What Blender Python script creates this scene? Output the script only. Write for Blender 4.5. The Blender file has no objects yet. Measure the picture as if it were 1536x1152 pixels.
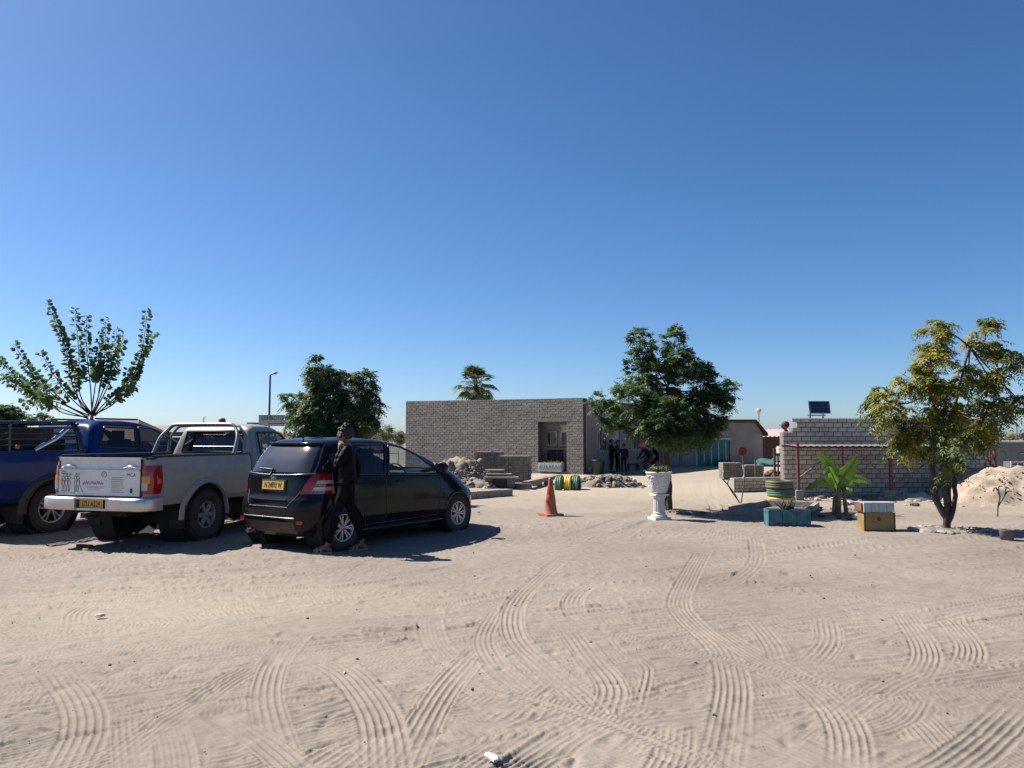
import bpy, bmesh, math, random
import numpy as np
from mathutils import Vector, Matrix

random.seed(7)
rng = np.random.default_rng(7)
SC = bpy.context.scene
COL = SC.collection

# ------------------------------------------------------------------ camera
CAM_H = 1.55                    # eye height over the sand, metres
F_PX, W_PX, H_PX, HORIZON = 1154.0, 1536.0, 1152.0, 656.0
PITCH = math.atan((HORIZON - H_PX / 2) / F_PX)
cam_data = bpy.data.cameras.new('camera')
cam_data.sensor_width = 36.0
cam_data.lens = 36.0 * F_PX / W_PX
cam_data.clip_start = 0.05
cam_data.clip_end = 9000
cam = bpy.data.objects.new('camera', cam_data)
cam.location = (0, 0, CAM_H)
cam.rotation_euler = (math.pi / 2 + PITCH, 0, 0)
COL.objects.link(cam)
SC.camera = cam

# ------------------------------------------------------------------ sky, sun, exposure
SUN_ELEV = math.radians(48)
SUN_DIR = Vector((-0.925, 0.38, 0)).normalized() * math.cos(SUN_ELEV) + Vector((0, 0, math.sin(SUN_ELEV)))
world = bpy.data.worlds.new('World')
SC.world = world
world.use_nodes = True
nt = world.node_tree
nt.nodes.clear()
sky = nt.nodes.new('ShaderNodeTexSky')
sky.sky_type = 'NISHITA'
sky.sun_disc = False
sky.sun_elevation = SUN_ELEV
sky.sun_rotation = math.atan2(SUN_DIR.x, SUN_DIR.y)
sky.altitude = 0
sky.air_density = 0.72
sky.dust_density = 0.65
sky.ozone_density = 6.0
hs = nt.nodes.new('ShaderNodeHueSaturation')
hs.inputs['Saturation'].default_value = 1.14
bg = nt.nodes.new('ShaderNodeBackground')
bg.inputs['Strength'].default_value = 0.068
wo = nt.nodes.new('ShaderNodeOutputWorld')
nt.links.new(sky.outputs[0], hs.inputs['Color'])
nt.links.new(hs.outputs[0], bg.inputs[0])
nt.links.new(bg.outputs[0], wo.inputs[0])

sun_data = bpy.data.lights.new('sun', 'SUN')
sun_data.energy = 5.0
sun_data.angle = math.radians(0.5)
sun_data.color = (1.0, 0.945, 0.87)
sun = bpy.data.objects.new('sun', sun_data)
sun.rotation_euler = (-SUN_DIR).to_track_quat('-Z', 'Y').to_euler()
sun.location = (-30, 10, 40)
COL.objects.link(sun)

SC.view_settings.view_transform = 'Standard'
SC.view_settings.look = 'None'
SC.view_settings.exposure = 1.05
SC.view_settings.gamma = 1.0
SC.view_settings.use_curve_mapping = False

# ------------------------------------------------------------------ survey: photo measurement -> ground metres
def gp(px, py):
    """ground point (x, y) measured in the photograph at column px, row py"""
    a = math.atan((py - H_PX / 2) / F_PX) - PITCH
    y = CAM_H / math.tan(a)
    fw = y * math.cos(PITCH) - CAM_H * math.sin(PITCH)
    return ((px - W_PX / 2) / F_PX * fw, y)

def wp(px, py, y):
    """point at distance y seen at column px, row py"""
    a = math.atan((py - H_PX / 2) / F_PX) - PITCH
    z = CAM_H - y * math.tan(a)
    fw = y * math.cos(PITCH) + (z - CAM_H) * math.sin(PITCH)
    return Vector(((px - W_PX / 2) / F_PX * fw, y, z))

def vnoise(x, y, scale, seed):
    """smooth value noise on arrays"""
    r = np.random.default_rng(seed).random((256, 256))
    u, v = x / scale + 1000.3, y / scale + 1000.7
    i, j = np.floor(u).astype(int), np.floor(v).astype(int)
    fu, fv = u - i, v - j
    fu, fv = fu * fu * (3 - 2 * fu), fv * fv * (3 - 2 * fv)
    g = lambda a, b: r[a % 256, b % 256]
    return (g(i, j) * (1 - fu) + g(i + 1, j) * fu) * (1 - fv) + (g(i, j + 1) * (1 - fu) + g(i + 1, j + 1) * fu) * fv

# ------------------------------------------------------------------ materials
MATS = {}
def tone(name):
    """albedo calibration against the exposure chosen above"""
    if name.startswith(('block_grey', 'grey_plaster', 'outbuilding', 'teal_sheet', 'paint_', 'tailgate', 'plate', 'red_lens', 'amber', 'clear', 'skin', 'alloy', 'dull_rim', 'chrome', 'bumper', 'solar', 'sign_red', 'ink_', 'pale_sticker', 'tyre_green', 'tyre_yellow', 'urn_white')):
        return 0.95
    if name.startswith(('cement_brick', 'mortar')):
        return 0.84
    if name.startswith('leaf'):
        return 1.15
    return 0.58
def new_mat(name):
    m = bpy.data.materials.new(name)
    m.use_nodes = True
    m.node_tree.nodes.clear()
    return m, m.node_tree, m.node_tree.nodes.new

def mat(name, col, rough=0.8, metal=0.0, var=0.15, scale=6.0, bump=0.0, bscale=30.0, col2=None,
        island=0.0, objrand=0.0, coat=0.0, spec=0.5, dust=None, stain=0.0, transl=0.0, detail=5.0):
    """procedural surface: base colour broken up by noise, by loose piece and by object; optional dust low down and relief"""
    if name in MATS:
        return MATS[name]
    kf = tone(name)
    col = tuple(c * kf for c in col); col2 = tuple(c * kf for c in col2) if col2 else None
    m, t, N = new_mat(name)
    L = t.links.new
    out = N('ShaderNodeOutputMaterial'); b = N('ShaderNodeBsdfPrincipled')
    tc = N('ShaderNodeTexCoord')
    nz = N('ShaderNodeTexNoise'); nz.inputs['Scale'].default_value = scale; nz.inputs['Detail'].default_value = detail
    L(tc.outputs['Object'], nz.inputs['Vector'])
    rp = N('ShaderNodeValToRGB')
    c2 = col2 or col
    rp.color_ramp.elements[0].position = 0.32; rp.color_ramp.elements[1].position = 0.68
    rp.color_ramp.elements[0].color = (*[max(0, c * (1 - var)) for c in col], 1)
    rp.color_ramp.elements[1].color = (*[min(1, c * (1 + var)) for c in c2], 1)
    L(nz.outputs['Fac'], rp.inputs['Fac'])
    cur = rp.outputs['Color']
    for kind, amt in (('i', island), ('o', objrand)):
        if amt:
            if kind == 'i':
                g = N('ShaderNodeNewGeometry'); src = g.outputs['Random Per Island']
            else:
                g = N('ShaderNodeObjectInfo'); src = g.outputs['Random']
            mr = N('ShaderNodeMapRange'); mr.inputs[3].default_value = 1 - amt; mr.inputs[4].default_value = 1 + amt
            L(src, mr.inputs[0])
            vm = N('ShaderNodeVectorMath'); vm.operation = 'SCALE'
            L(cur, vm.inputs[0]); L(mr.outputs[0], vm.inputs['Scale'])
            cur = vm.outputs[0]
    if stain:
        gm = N('ShaderNodeNewGeometry'); ns = N('ShaderNodeTexNoise'); ns.inputs['Scale'].default_value = 0.9; ns.inputs['Detail'].default_value = 7; ns.inputs['Roughness'].default_value = 0.65
        L(gm.outputs['Position'], ns.inputs['Vector'])
        mr = N('ShaderNodeMapRange'); mr.inputs[1].default_value = 0.3; mr.inputs[2].default_value = 0.7; mr.inputs[3].default_value = 1 - stain; mr.inputs[4].default_value = 1 + stain
        L(ns.outputs['Fac'], mr.inputs[0])
        vm = N('ShaderNodeVectorMath'); vm.operation = 'SCALE'
        L(cur, vm.inputs[0]); L(mr.outputs[0], vm.inputs['Scale'])
        cur = vm.outputs[0]
    if dust:
        dcol, z0, z1, amt = dust
        sx = N('ShaderNodeSeparateXYZ'); L(tc.outputs['Object'], sx.inputs[0])
        mr = N('ShaderNodeMapRange'); mr.inputs[1].default_value = z0; mr.inputs[2].default_value = z1
        mr.inputs[3].default_value = amt; mr.inputs[4].default_value = amt * 0.12
        L(sx.outputs['Z'], mr.inputs[0])
        n2 = N('ShaderNodeTexNoise'); n2.inputs['Scale'].default_value = 3.5; n2.inputs['Detail'].default_value = 8
        L(tc.outputs['Object'], n2.inputs['Vector'])
        mu = N('ShaderNodeMath'); mu.operation = 'MULTIPLY'; L(mr.outputs[0], mu.inputs[0]); L(n2.outputs['Fac'], mu.inputs[1])
        mx = N('ShaderNodeMix'); mx.data_type = 'RGBA'; mx.inputs['B'].default_value = (*dcol, 1)
        L(mu.outputs[0], mx.inputs['Factor']); L(cur, mx.inputs['A'])
        cur = mx.outputs['Result']
        ra = N('ShaderNodeMath'); ra.operation = 'MULTIPLY_ADD'; ra.inputs[1].default_value = 0.7; ra.inputs[2].default_value = rough
        L(mu.outputs[0], ra.inputs[0]); L(ra.outputs[0], b.inputs['Roughness'])
    else:
        b.inputs['Roughness'].default_value = rough
    L(cur, b.inputs['Base Color'])
    b.inputs['Metallic'].default_value = metal
    b.inputs['Coat Weight'].default_value = coat
    b.inputs['Coat Roughness'].default_value = 0.06
    b.inputs['Specular IOR Level'].default_value = spec
    if bump:
        n3 = N('ShaderNodeTexNoise'); n3.inputs['Scale'].default_value = bscale; n3.inputs['Detail'].default_value = 6
        L(tc.outputs['Object'], n3.inputs['Vector'])
        bp = N('ShaderNodeBump'); bp.inputs['Strength'].default_value = bump; bp.inputs['Distance'].default_value = 0.02
        L(n3.outputs['Fac'], bp.inputs['Height']); L(bp.outputs[0], b.inputs['Normal'])
    sh = b.outputs[0]
    if transl:
        tr = N('ShaderNodeBsdfTranslucent'); L(cur, tr.inputs['Color'])
        ms = N('ShaderNodeMixShader'); ms.inputs[0].default_value = transl
        L(sh, ms.inputs[1]); L(tr.outputs[0], ms.inputs[2]); sh = ms.outputs[0]
    L(sh, out.inputs[0])
    MATS[name] = m
    return m

def glass_mat(name, tint, rough=0.02, amount=1.0):
    if name in MATS:
        return MATS[name]
    m, t, N = new_mat(name)
    L = t.links.new
    out = N('ShaderNodeOutputMaterial')
    tr = N('ShaderNodeBsdfTransparent'); tr.inputs[0].default_value = (*tint, 1)
    gl = N('ShaderNodeBsdfGlossy'); gl.inputs['Roughness'].default_value = rough; gl.inputs['Color'].default_value = (1, 1, 1, 1)
    lw = N('ShaderNodeLayerWeight'); lw.inputs[0].default_value = 0.5
    pw = N('ShaderNodeMath'); pw.operation = 'POWER'; pw.inputs[1].default_value = 5.0
    L(lw.outputs['Facing'], pw.inputs[0])
    mu = N('ShaderNodeMath'); mu.operation = 'MULTIPLY_ADD'; mu.inputs[1].default_value = 0.85 * amount; mu.inputs[2].default_value = 0.05 * amount
    L(pw.outputs[0], mu.inputs[0])
    mx = N('ShaderNodeMixShader')
    L(mu.outputs[0], mx.inputs[0]); L(tr.outputs[0], mx.inputs[1]); L(gl.outputs[0], mx.inputs[2])
    L(mx.outputs[0], out.inputs[0])
    MATS[name] = m
    return m

SAND = (0.42, 0.335, 0.262)
def sand_material():
    m, t, N = new_mat('sand')
    L = t.links.new
    out = N('ShaderNodeOutputMaterial'); b = N('ShaderNodeBsdfPrincipled'); b.inputs['Roughness'].default_value = 0.95
    b.inputs['Specular IOR Level'].default_value = 0.15
    tc = N('ShaderNodeTexCoord')
    def noise(s, d=6, rgh=0.6):
        n = N('ShaderNodeTexNoise'); n.inputs['Scale'].default_value = s; n.inputs['Detail'].default_value = d
        n.inputs['Roughness'].default_value = rgh
        L(tc.outputs['Object'], n.inputs['Vector']); return n.outputs['Fac']
    rp = N('ShaderNodeValToRGB'); rp.color_ramp.elements[0].position = 0.3; rp.color_ramp.elements[1].position = 0.7
    rp.color_ramp.elements[0].color = (0.172, 0.146, 0.121, 1); rp.color_ramp.elements[1].color = (0.252, 0.218, 0.183, 1)
    L(noise(0.35, 8), rp.inputs[0])
    r2 = N('ShaderNodeValToRGB'); r2.color_ramp.elements[0].position = 0.35; r2.color_ramp.elements[1].position = 0.62
    r2.color_ramp.elements[0].color = (0.86, 0.85, 0.84, 1); r2.color_ramp.elements[1].color = (1.06, 1.05, 1.04, 1)
    L(noise(7, 8, 0.7), r2.inputs[0])
    mx = N('ShaderNodeMix'); mx.data_type = 'RGBA'; mx.blend_type = 'MULTIPLY'; mx.inputs['Factor'].default_value = 1
    L(rp.outputs[0], mx.inputs['A']); L(r2.outputs[0], mx.inputs['B'])
    # dark grit specks
    r3 = N('ShaderNodeValToRGB'); r3.color_ramp.elements[0].position = 0.66; r3.color_ramp.elements[1].position = 0.74
    r3.color_ramp.elements[0].color = (1, 1, 1, 1); r3.color_ramp.elements[1].color = (0.62, 0.6, 0.58, 1)
    L(noise(55, 3, 0.5), r3.inputs[0])
    m2 = N('ShaderNodeMix'); m2.data_type = 'RGBA'; m2.blend_type = 'MULTIPLY'; m2.inputs['Factor'].default_value = 1
    L(mx.outputs['Result'], m2.inputs['A']); L(r3.outputs[0], m2.inputs['B'])
    # warmer churned soil, written per vertex where soil differs (round the plants)
    at = N('ShaderNodeAttribute'); at.attribute_name = 'soil'
    m3 = N('ShaderNodeMix'); m3.data_type = 'RGBA'; m3.inputs['B'].default_value = (0.10, 0.082, 0.063, 1)
    L(at.outputs['Fac'], m3.inputs['Factor']); L(m2.outputs['Result'], m3.inputs['A'])
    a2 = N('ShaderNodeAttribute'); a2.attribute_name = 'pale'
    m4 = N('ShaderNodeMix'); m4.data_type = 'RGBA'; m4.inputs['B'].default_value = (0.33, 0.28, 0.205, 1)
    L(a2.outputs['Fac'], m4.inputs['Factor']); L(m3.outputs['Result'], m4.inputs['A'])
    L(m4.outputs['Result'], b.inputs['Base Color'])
    bp = N('ShaderNodeBump'); bp.inputs['Strength'].default_value = 0.5; bp.inputs['Distance'].default_value = 0.006
    L(noise(60, 8, 0.7), bp.inputs['Height']); L(bp.outputs[0], b.inputs['Normal'])
    L(b.outputs[0], out.inputs[0])
    MATS['sand'] = m
    return m

def leaf_mat(name, dark, light, rough=0.5, island=0.35, transl=0.48):
    return mat(name, dark, rough=rough, var=0.25, scale=1.6, col2=light, island=island, transl=transl, spec=0.3)

# ------------------------------------------------------------------ mesh collecting
class MB:
    def __init__(s):
        s.v, s.f, s.m, s.s = [], [], [], []
    def add(s, verts, faces, mi=0, smooth=False):
        o = len(s.v)
        s.v.extend([tuple(p) for p in verts])
        for f in faces:
            s.f.append([i + o for i in f]); s.m.append(mi); s.s.append(smooth)
        return s
    def box(s, c, d, mi=0, rz=0.0, rot=None, taper=1.0):
        c = Vector(c); R = rot or Matrix.Rotation(rz, 3, 'Z')
        vs = []
        for z in (-1, 1):
            k = taper if z > 0 else 1.0
            for x, y in ((-1, -1), (1, -1), (1, 1), (-1, 1)):
                vs.append(c + R @ Vector((x * d[0] / 2 * k, y * d[1] / 2 * k, z * d[2] / 2)))
        return s.add(vs, [(3, 2, 1, 0), (4, 5, 6, 7), (0, 1, 5, 4), (1, 2, 6, 5), (2, 3, 7, 6), (3, 0, 4, 7)], mi)
    def tube(s, pts, r, n=8, mi=0, cap=True, smooth=True, closed=False):
        pts = [Vector(p) for p in pts]
        K = len(pts)
        rs = [r] * K if np.isscalar(r) else list(r)
        vs = []; prev = None
        for i, p in enumerate(pts):
            if closed:
                d = pts[(i + 1) % K] - pts[i - 1]
            else:
                d = pts[min(i + 1, K - 1)] - pts[max(i - 1, 0)]
            d = d.normalized() if d.length > 1e-9 else Vector((0, 0, 1))
            if prev is None:
                a = Vector((0, 0, 1)) if abs(d.z) < 0.9 else Vector((1, 0, 0))
                u = d.cross(a).normalized()
            else:
                u = (prev - d * prev.dot(d))
                u = u.normalized() if u.length > 1e-6 else d.orthogonal().normalized()
            prev = u
            w = d.cross(u)
            for k in range(n):
                a = 2 * math.pi * k / n
                vs.append(p + (u * math.cos(a) + w * math.sin(a)) * rs[i])
        fs = []
        for i in range(K if closed else K - 1):
            j = (i + 1) % K
            for k in range(n):
                fs.append((i * n + k, i * n + (k + 1) % n, j * n + (k + 1) % n, j * n + k))
        s.add(vs, fs, mi, smooth)
        if cap and not closed:
            s.add(vs[:n], [tuple(range(n))[::-1]], mi); s.add(vs[-n:], [tuple(range(n))], mi)
        return s
    def lathe(s, prof, n=24, mi=0, c=(0, 0, 0), smooth=True, axis='Z', jag=None):
        vs = []
        for r, z in prof:
            for k in range(n):
                a = 2 * math.pi * k / n
                q = (r * math.cos(a), r * math.sin(a), z)
                if axis == 'Y':
                    q = (q[0], q[2], q[1])
                elif axis == 'X':
                    q = (q[2], q[0], q[1])
                vs.append((q[0] + c[0], q[1] + c[1], q[2] + c[2]))
        fs = []
        for i in range(len(prof) - 1):
            for k in range(n):
                fs.append((i * n + k, i * n + (k + 1) % n, (i + 1) * n + (k + 1) % n, (i + 1) * n + k))
        return s.add(vs, fs, mi, smooth)
    def disc(s, c, r, n=20, mi=0, axis='Z', flip=False):
        vs = []
        for k in range(n):
            a = 2 * math.pi * k / n
            u, w = r * math.cos(a), r * math.sin(a)
            q = {'Z': (u, w, 0), 'Y': (u, 0, w), 'X': (0, u, w)}[axis]
            vs.append((c[0] + q[0], c[1] + q[1], c[2] + q[2]))
        f = tuple(range(n))
        return s.add(vs, [f[::-1] if flip else f], mi)
    def prism(s, poly, y0, y1, mi=0, M=None):
        """polygon in (x, z) extruded from y0 to y1"""
        n = len(poly)
        vs = [Vector((x, y0, z)) for x, z in poly] + [Vector((x, y1, z)) for x, z in poly]
        if M is not None:
            vs = [M @ v for v in vs]
        fs = [tuple(range(n))[::-1], tuple(range(n, 2 * n))]
        fs = [tuple(range(n)), tuple(range(n, 2 * n))[::-1]]
        for i in range(n):
            j = (i + 1) % n
            fs.append((j, i, i + n, j + n))
        return s.add(vs, fs, mi)
    def rock(s, c, r, mi=0, sq=(1, 1, 0.7), seed=None, sub=1, smooth=False):
        rr = random.Random(seed if seed is not None else random.random())
        vs, fs = ICO[sub]
        rot = Matrix.Rotation(rr.uniform(0, 6.28), 3, 'Z') @ Matrix.Rotation(rr.uniform(-.5, .5), 3, 'X')
        out = []
        for v in vs:
            k = r * rr.uniform(0.72, 1.15)
            out.append(Vector(c) + rot @ Vector((v[0] * sq[0] * k, v[1] * sq[1] * k, v[2] * sq[2] * k)))
        return s.add(out, fs, mi, smooth)
    def mesh(s, name, mats):
        me = bpy.data.meshes.new(name)
        me.from_pydata(s.v, [], s.f)
        for m in mats:
            me.materials.append(m)
        me.polygons.foreach_set('material_index', s.m)
        me.polygons.foreach_set('use_smooth', s.s)
        me.update()
        return me
    def build(s, name, mats, parent=None, loc=(0, 0, 0), rz=0.0):
        if not isinstance(mats, (list, tuple)):
            mats = [mats]
        return link(name, s.mesh(name, mats), parent, loc, rz)

def _ico():
    t = (1 + 5 ** .5) / 2
    v = [Vector(p).normalized() for p in ((-1, t, 0), (1, t, 0), (-1, -t, 0), (1, -t, 0), (0, -1, t), (0, 1, t), (0, -1, -t), (0, 1, -t), (t, 0, -1), (t, 0, 1), (-t, 0, -1), (-t, 0, 1))]
    f = [(0, 11, 5), (0, 5, 1), (0, 1, 7), (0, 7, 10), (0, 10, 11), (1, 5, 9), (5, 11, 4), (11, 10, 2), (10, 7, 6), (7, 1, 8), (3, 9, 4), (3, 4, 2), (3, 2, 6), (3, 6, 8), (3, 8, 9), (4, 9, 5), (2, 4, 11), (6, 2, 10), (8, 6, 7), (9, 8, 1)]
    res = [([tuple(p) for p in v], f)]
    for _ in range(2):
        v2 = [Vector(p) for p in res[-1][0]]; f2 = []; ch = {}
        def mid(a, b):
            k = (min(a, b), max(a, b))
            if k not in ch:
                ch[k] = len(v2); v2.append(((v2[a] + v2[b]) / 2).normalized())
            return ch[k]
        for a, b, c in res[-1][1]:
            x, y, z = mid(a, b), mid(b, c), mid(c, a)
            f2 += [(a, x, z), (b, y, x), (c, z, y), (x, y, z)]
        res.append(([tuple(p) for p in v2], f2))
    return res
ICO = _ico()

def link(name, data, parent=None, loc=(0, 0, 0), rz=0.0):
    o = bpy.data.objects.new(name, data)
    o.location = loc
    o.rotation_euler = (0, 0, rz)
    if parent is not None:
        o.parent = parent
    COL.objects.link(o)
    return o

def tag(o, label=None, cat=None, group=None, kind=None):
    if label: o['label'] = label
    if cat: o['category'] = cat
    if group: o['group'] = group
    if kind: o['kind'] = kind
    return o

def thing(name, label, cat, loc=(0, 0, 0), rz=0.0, group=None, scale=1.0):
    o = link(name, None, None, loc, rz)
    o.empty_display_size = 0.3
    o.scale = (scale,) * 3
    return tag(o, label, cat, group)

def fast_mesh(name, V, quads, mats, smooth=True):
    """V (n,3) array, quads (m,4) or (m,3) int array"""
    me = bpy.data.meshes.new(name)
    k = quads.shape[1]
    me.vertices.add(len(V)); me.vertices.foreach_set('co', np.ascontiguousarray(V, dtype=np.float32).ravel())
    me.loops.add(quads.size); me.loops.foreach_set('vertex_index', np.ascontiguousarray(quads, dtype=np.int32).ravel())
    me.polygons.add(len(quads))
    me.polygons.foreach_set('loop_start', np.arange(0, quads.size, k, dtype=np.int32))
    me.polygons.foreach_set('loop_total', np.full(len(quads), k, dtype=np.int32))
    for m in mats:
        me.materials.append(m)
    me.update(calc_edges=True)
    me.polygons.foreach_set('use_smooth', np.full(len(quads), smooth, dtype=bool))
    me.validate()
    return me

def spline(pts, step=0.12):
    """Catmull-Rom through 2-D or 3-D points, resampled evenly"""
    P = np.array(pts, float)
    if len(P) < 3:
        P = np.array([P[0], (P[0] + P[-1]) / 2, P[-1]])
    A = np.vstack([2 * P[0] - P[1], P, 2 * P[-1] - P[-2]])
    out = []
    for i in range(1, len(A) - 2):
        t = np.linspace(0, 1, 14, endpoint=False)[:, None]
        p0, p1, p2, p3 = A[i - 1], A[i], A[i + 1], A[i + 2]
        out.append(0.5 * (2 * p1 + (p2 - p0) * t + (2 * p0 - 5 * p1 + 4 * p2 - p3) * t ** 2 + (3 * p1 - p0 - 3 * p2 + p3) * t ** 3))
    Q = np.vstack(out + [P[-1:]])
    d = np.r_[0, np.cumsum(np.linalg.norm(np.diff(Q, axis=0), axis=1))]
    n = max(2, int(d[-1] / step) + 1)
    s = np.linspace(0, d[-1], n)
    return np.stack([np.interp(s, d, Q[:, k]) for k in range(Q.shape[1])], 1)
# ================================================================== ground: one sheet of sand, worked by wheels
def make_ground():
    fine = CAM_H * 769.0 / np.arange(338, 58, -0.7)          # rows finer near by
    rows = np.r_[-40, -15, -5, 0, 1.5, 2.5, 3.1, fine, np.geomspace(fine[-1] * 1.02, 4000, 60)]
    tc = np.linspace(-0.92, 0.92, 1560)
    cols = np.r_[-9, -5, -3, -2, -1.5, -1.2, -1.0, tc, 1.0, 1.2, 1.5, 2, 3, 5, 9]
    w = np.where(rows > 3, rows + 1.5, 4.5 + (3 - np.minimum(rows, 3)))
    X = w[:, None] * cols[None, :]
    Y = np.repeat(rows[:, None], len(cols), 1)
    Z = np.zeros_like(X)
    Z += (vnoise(X, Y, 2.6, 1) - .5) * 0.05 * np.clip((Y - 3) / 4, 0.4, 1)
    Z += (vnoise(X, Y, 0.7, 2) - .5) * 0.016
    Z += (vnoise(X, Y, 0.21, 3) - .5) * 0.006
    Z += (vnoise(X, Y, 0.05, 4) - .5) * 0.003
    # wind and wheel combed streaks, mostly running away to the right
    a = math.radians(24)
    U, V = X * math.cos(a) + Y * math.sin(a), -X * math.sin(a) + Y * math.cos(a)
    Z += (vnoise(U / 9, V, 0.07, 5) - .5) * 0.011 * np.clip((Y - 5) / 3, 0.25, 1)
    Z += (vnoise(U / 14, V, 0.28, 6) - .5) * 0.018
    AMP = 0.55
    FW = 0.35 + 0.6 * vnoise(X, Y, 0.35, 11) + 0.6 * vnoise(X, Y, 1.3, 14)
    FG = np.clip((vnoise(X, Y, 0.5, 12) - .15) * 2.4, .25, 1)
    FF = (vnoise(X, Y, .04, 13) - .5) * .003
    near = (Y > 2.4) & (Y < 24)
    r0 = int(np.argmax(rows > 2.9))
    r1 = int(np.argmax(rows > 25))
    c0, c1 = 7, 7 + len(tc)

    def track(pts, width, ribs=5, amp=0.011, lug=0.0, fade=1.0, berm=0.5, lam=0.035):
        st = 0.10 if math.dist(pts[0], pts[-1]) < 2.4 else 0.2
        S = spline(pts, st)
        d = np.gradient(S, axis=0)
        d /= np.linalg.norm(d, axis=1)[:, None] + 1e-9
        L = len(S)
        hw = width / 2
        ribs = ribs + 0.5
        best = {}
        for k in range(L):
            x, y = S[k]
            R = hw * 1.5 + st * 1.1
            i0, i1 = np.searchsorted(rows, [y - R, y + R])
            i0, i1 = max(i0, r0), min(i1, r1)
            if i1 <= i0:
                continue
            for i in range(i0, i1):
                ww = w[i]
                j0 = max(0, int(((x - R) / ww + 0.92) / (tc[1] - tc[0]))); j1 = min(len(tc), int(((x + R) / ww + 0.92) / (tc[1] - tc[0])) + 2)
                if j1 > j0:
                    b = best.get(i)
                    best[i] = (min(j0, b[0]), max(j1, b[1])) if b else (j0, j1)
        for i, (j0, j1) in best.items():
            sl = (i, slice(c0 + j0, c0 + j1))
            x, y = X[sl], Y[sl]
            yy = Y[i, 0]
            ks = np.where(np.abs(S[:, 1] - yy) < hw * 1.5 + st * 1.6)[0]
            if len(ks) == 0:
                continue
            dx = x[:, None] - S[ks, 0][None]; dy = y[:, None] - S[ks, 1][None]
            al = dx * d[ks, 0] + dy * d[ks, 1]
            pe = -dx * d[ks, 1] + dy * d[ks, 0]
            D2 = dx * dx + dy * dy
            kb = np.argmin(D2, 1); ii = np.arange(len(x))
            p = pe[ii, kb]; s = ks[kb] * st + al[ii, kb]
            ok = np.abs(al[ii, kb]) < st * 1.2
            q = np.abs(p) / hw
            endf = np.clip(np.minimum(s, (L - 1) * st - s) / max(.15, min(1.3, .3 * st * L)), 0, 1) * fade
            wob = FW[sl]
            mask = np.clip((1.12 - q) / 0.14, 0, 1) * endf * ok
            cc = np.cos(p / hw * math.pi * ribs)
            gr = FG[sl]
            h = AMP * amp * (((.5 + .5 * cc) ** 2.5) * 1.5 * gr - 1.1) * wob + FF[sl]
            if lug:
                h = h + .5 * lug * np.sign(np.sin(2 * math.pi * (s / lam + 0.35 * np.abs(p) / hw))) * (np.abs(q) > 0.25)
            be = AMP * berm * amp * np.exp(-((q - 1.16) / 0.13) ** 2) * endf * ok * wob
            Z[sl] = Z[sl] * (1 - 0.85 * mask) + h * mask + be

    g = lambda *P: [gp(*p) for p in P]
    # random older, half blown over wheel marks
    r = random.Random(3)
    for _ in range(760):
        px, py = r.uniform(-60, 1600), 1150 - 300 * r.random() ** 1.3
        x, y = gp(px, py)
        an = r.choice([r.uniform(0.2, 0.75), r.uniform(0.2, 0.75), r.uniform(-0.3, 0.2), r.uniform(-1.2, -0.6), r.uniform(0.9, 1.5)])
        ln = r.uniform(0.2, 0.9)
        cv = r.uniform(-0.25, 0.25)
        c, s_ = math.cos(an), math.sin(an)
        track([(x - c * ln, y - s_ * ln), (x - s_ * cv * ln, y + c * cv * ln), (x + c * ln, y + s_ * ln)], r.uniform(0.14, 0.3), r.choice([3, 4, 5, 6]), r.uniform(0.008, 0.017), 0, r.uniform(0.55, 1.0), 0.6)
    for _ in range(60):
        px, py = r.uniform(-100, 1600), r.uniform(790, 900)
        x, y = gp(px, py)
        an = r.gauss(0.42, 0.22)
        ln = r.uniform(1.2, 3.5)
        c, s_ = math.cos(an), math.sin(an)
        cv = r.uniform(-0.08, 0.08)
        track([(x - c * ln, y - s_ * ln), (x - s_ * cv * ln, y + c * cv * ln), (x + c * ln, y + s_ * ln)], r.uniform(0.16, 0.26), r.choice([2, 3, 4]), r.uniform(0.008, 0.016), 0, r.uniform(0.4, 0.9), 0.8)
    for _ in range(130):
        px, py = r.uniform(-200, 1650), 790 + 230 * r.random() ** 1.4
        x, y = gp(px, py)
        an = r.gauss(0.30, 0.24)
        ln = r.uniform(1.5, 4.2)
        c, s_ = math.cos(an), math.sin(an)
        cv = r.uniform(-0.12, 0.12)
        track([(x - c * ln, y - s_ * ln), (x - s_ * cv * ln, y + c * cv * ln), (x + c * ln, y + s_ * ln)], r.uniform(0.10, 0.22), r.choice([1, 2, 3]), r.uniform(0.010, 0.020), r.choice([0, 0, .004]), r.uniform(0.5, 1.0), 0.9)
    W = 0.20
    # narrow lugged tracks crossing from the left
    track(g((-40, 902), (250, 890), (500, 885), (768, 920)), 0.17, 2, 0.010, 0.005, 0.9)
    track(g((-40, 948), (250, 940), (450, 980), (768, 1015)), 0.17, 2, 0.010, 0.005, 0.9)
    track(g((-40, 970), (300, 975), (500, 982), (700, 1010)), 0.17, 2, 0.008, 0.004, 0.8)
    track(g((-40, 872), (150, 836), (350, 822)), 0.2, 2, 0.014, 0.010, 0.9, lam=0.09)
    track(g((-40, 890), (150, 858), (420, 842), (700, 850)), 0.2, 3, 0.012, 0.0, 0.8)
    track(g((-30, 918), (60, 935), (110, 940)), 0.12, 2, 0.012, 0, 0.9)
    track(g((140, 905), (115, 920), (112, 940)), 0.16, 3, 0.012, 0, 0.9)
    # bold ribbed arcs
    track(g((655, 985), (420, 990), (280, 1060), (100, 1190)), W * 1.05, 5, 0.011)
    track(g((760, 940), (690, 1005), (640, 1075), (590, 1180)), W * 1.0, 4, 0.013)
    track(g((465, 940), (420, 982), (400, 1030), (405, 1080), (440, 1180)), 0.19, 4, 0.013)
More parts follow.
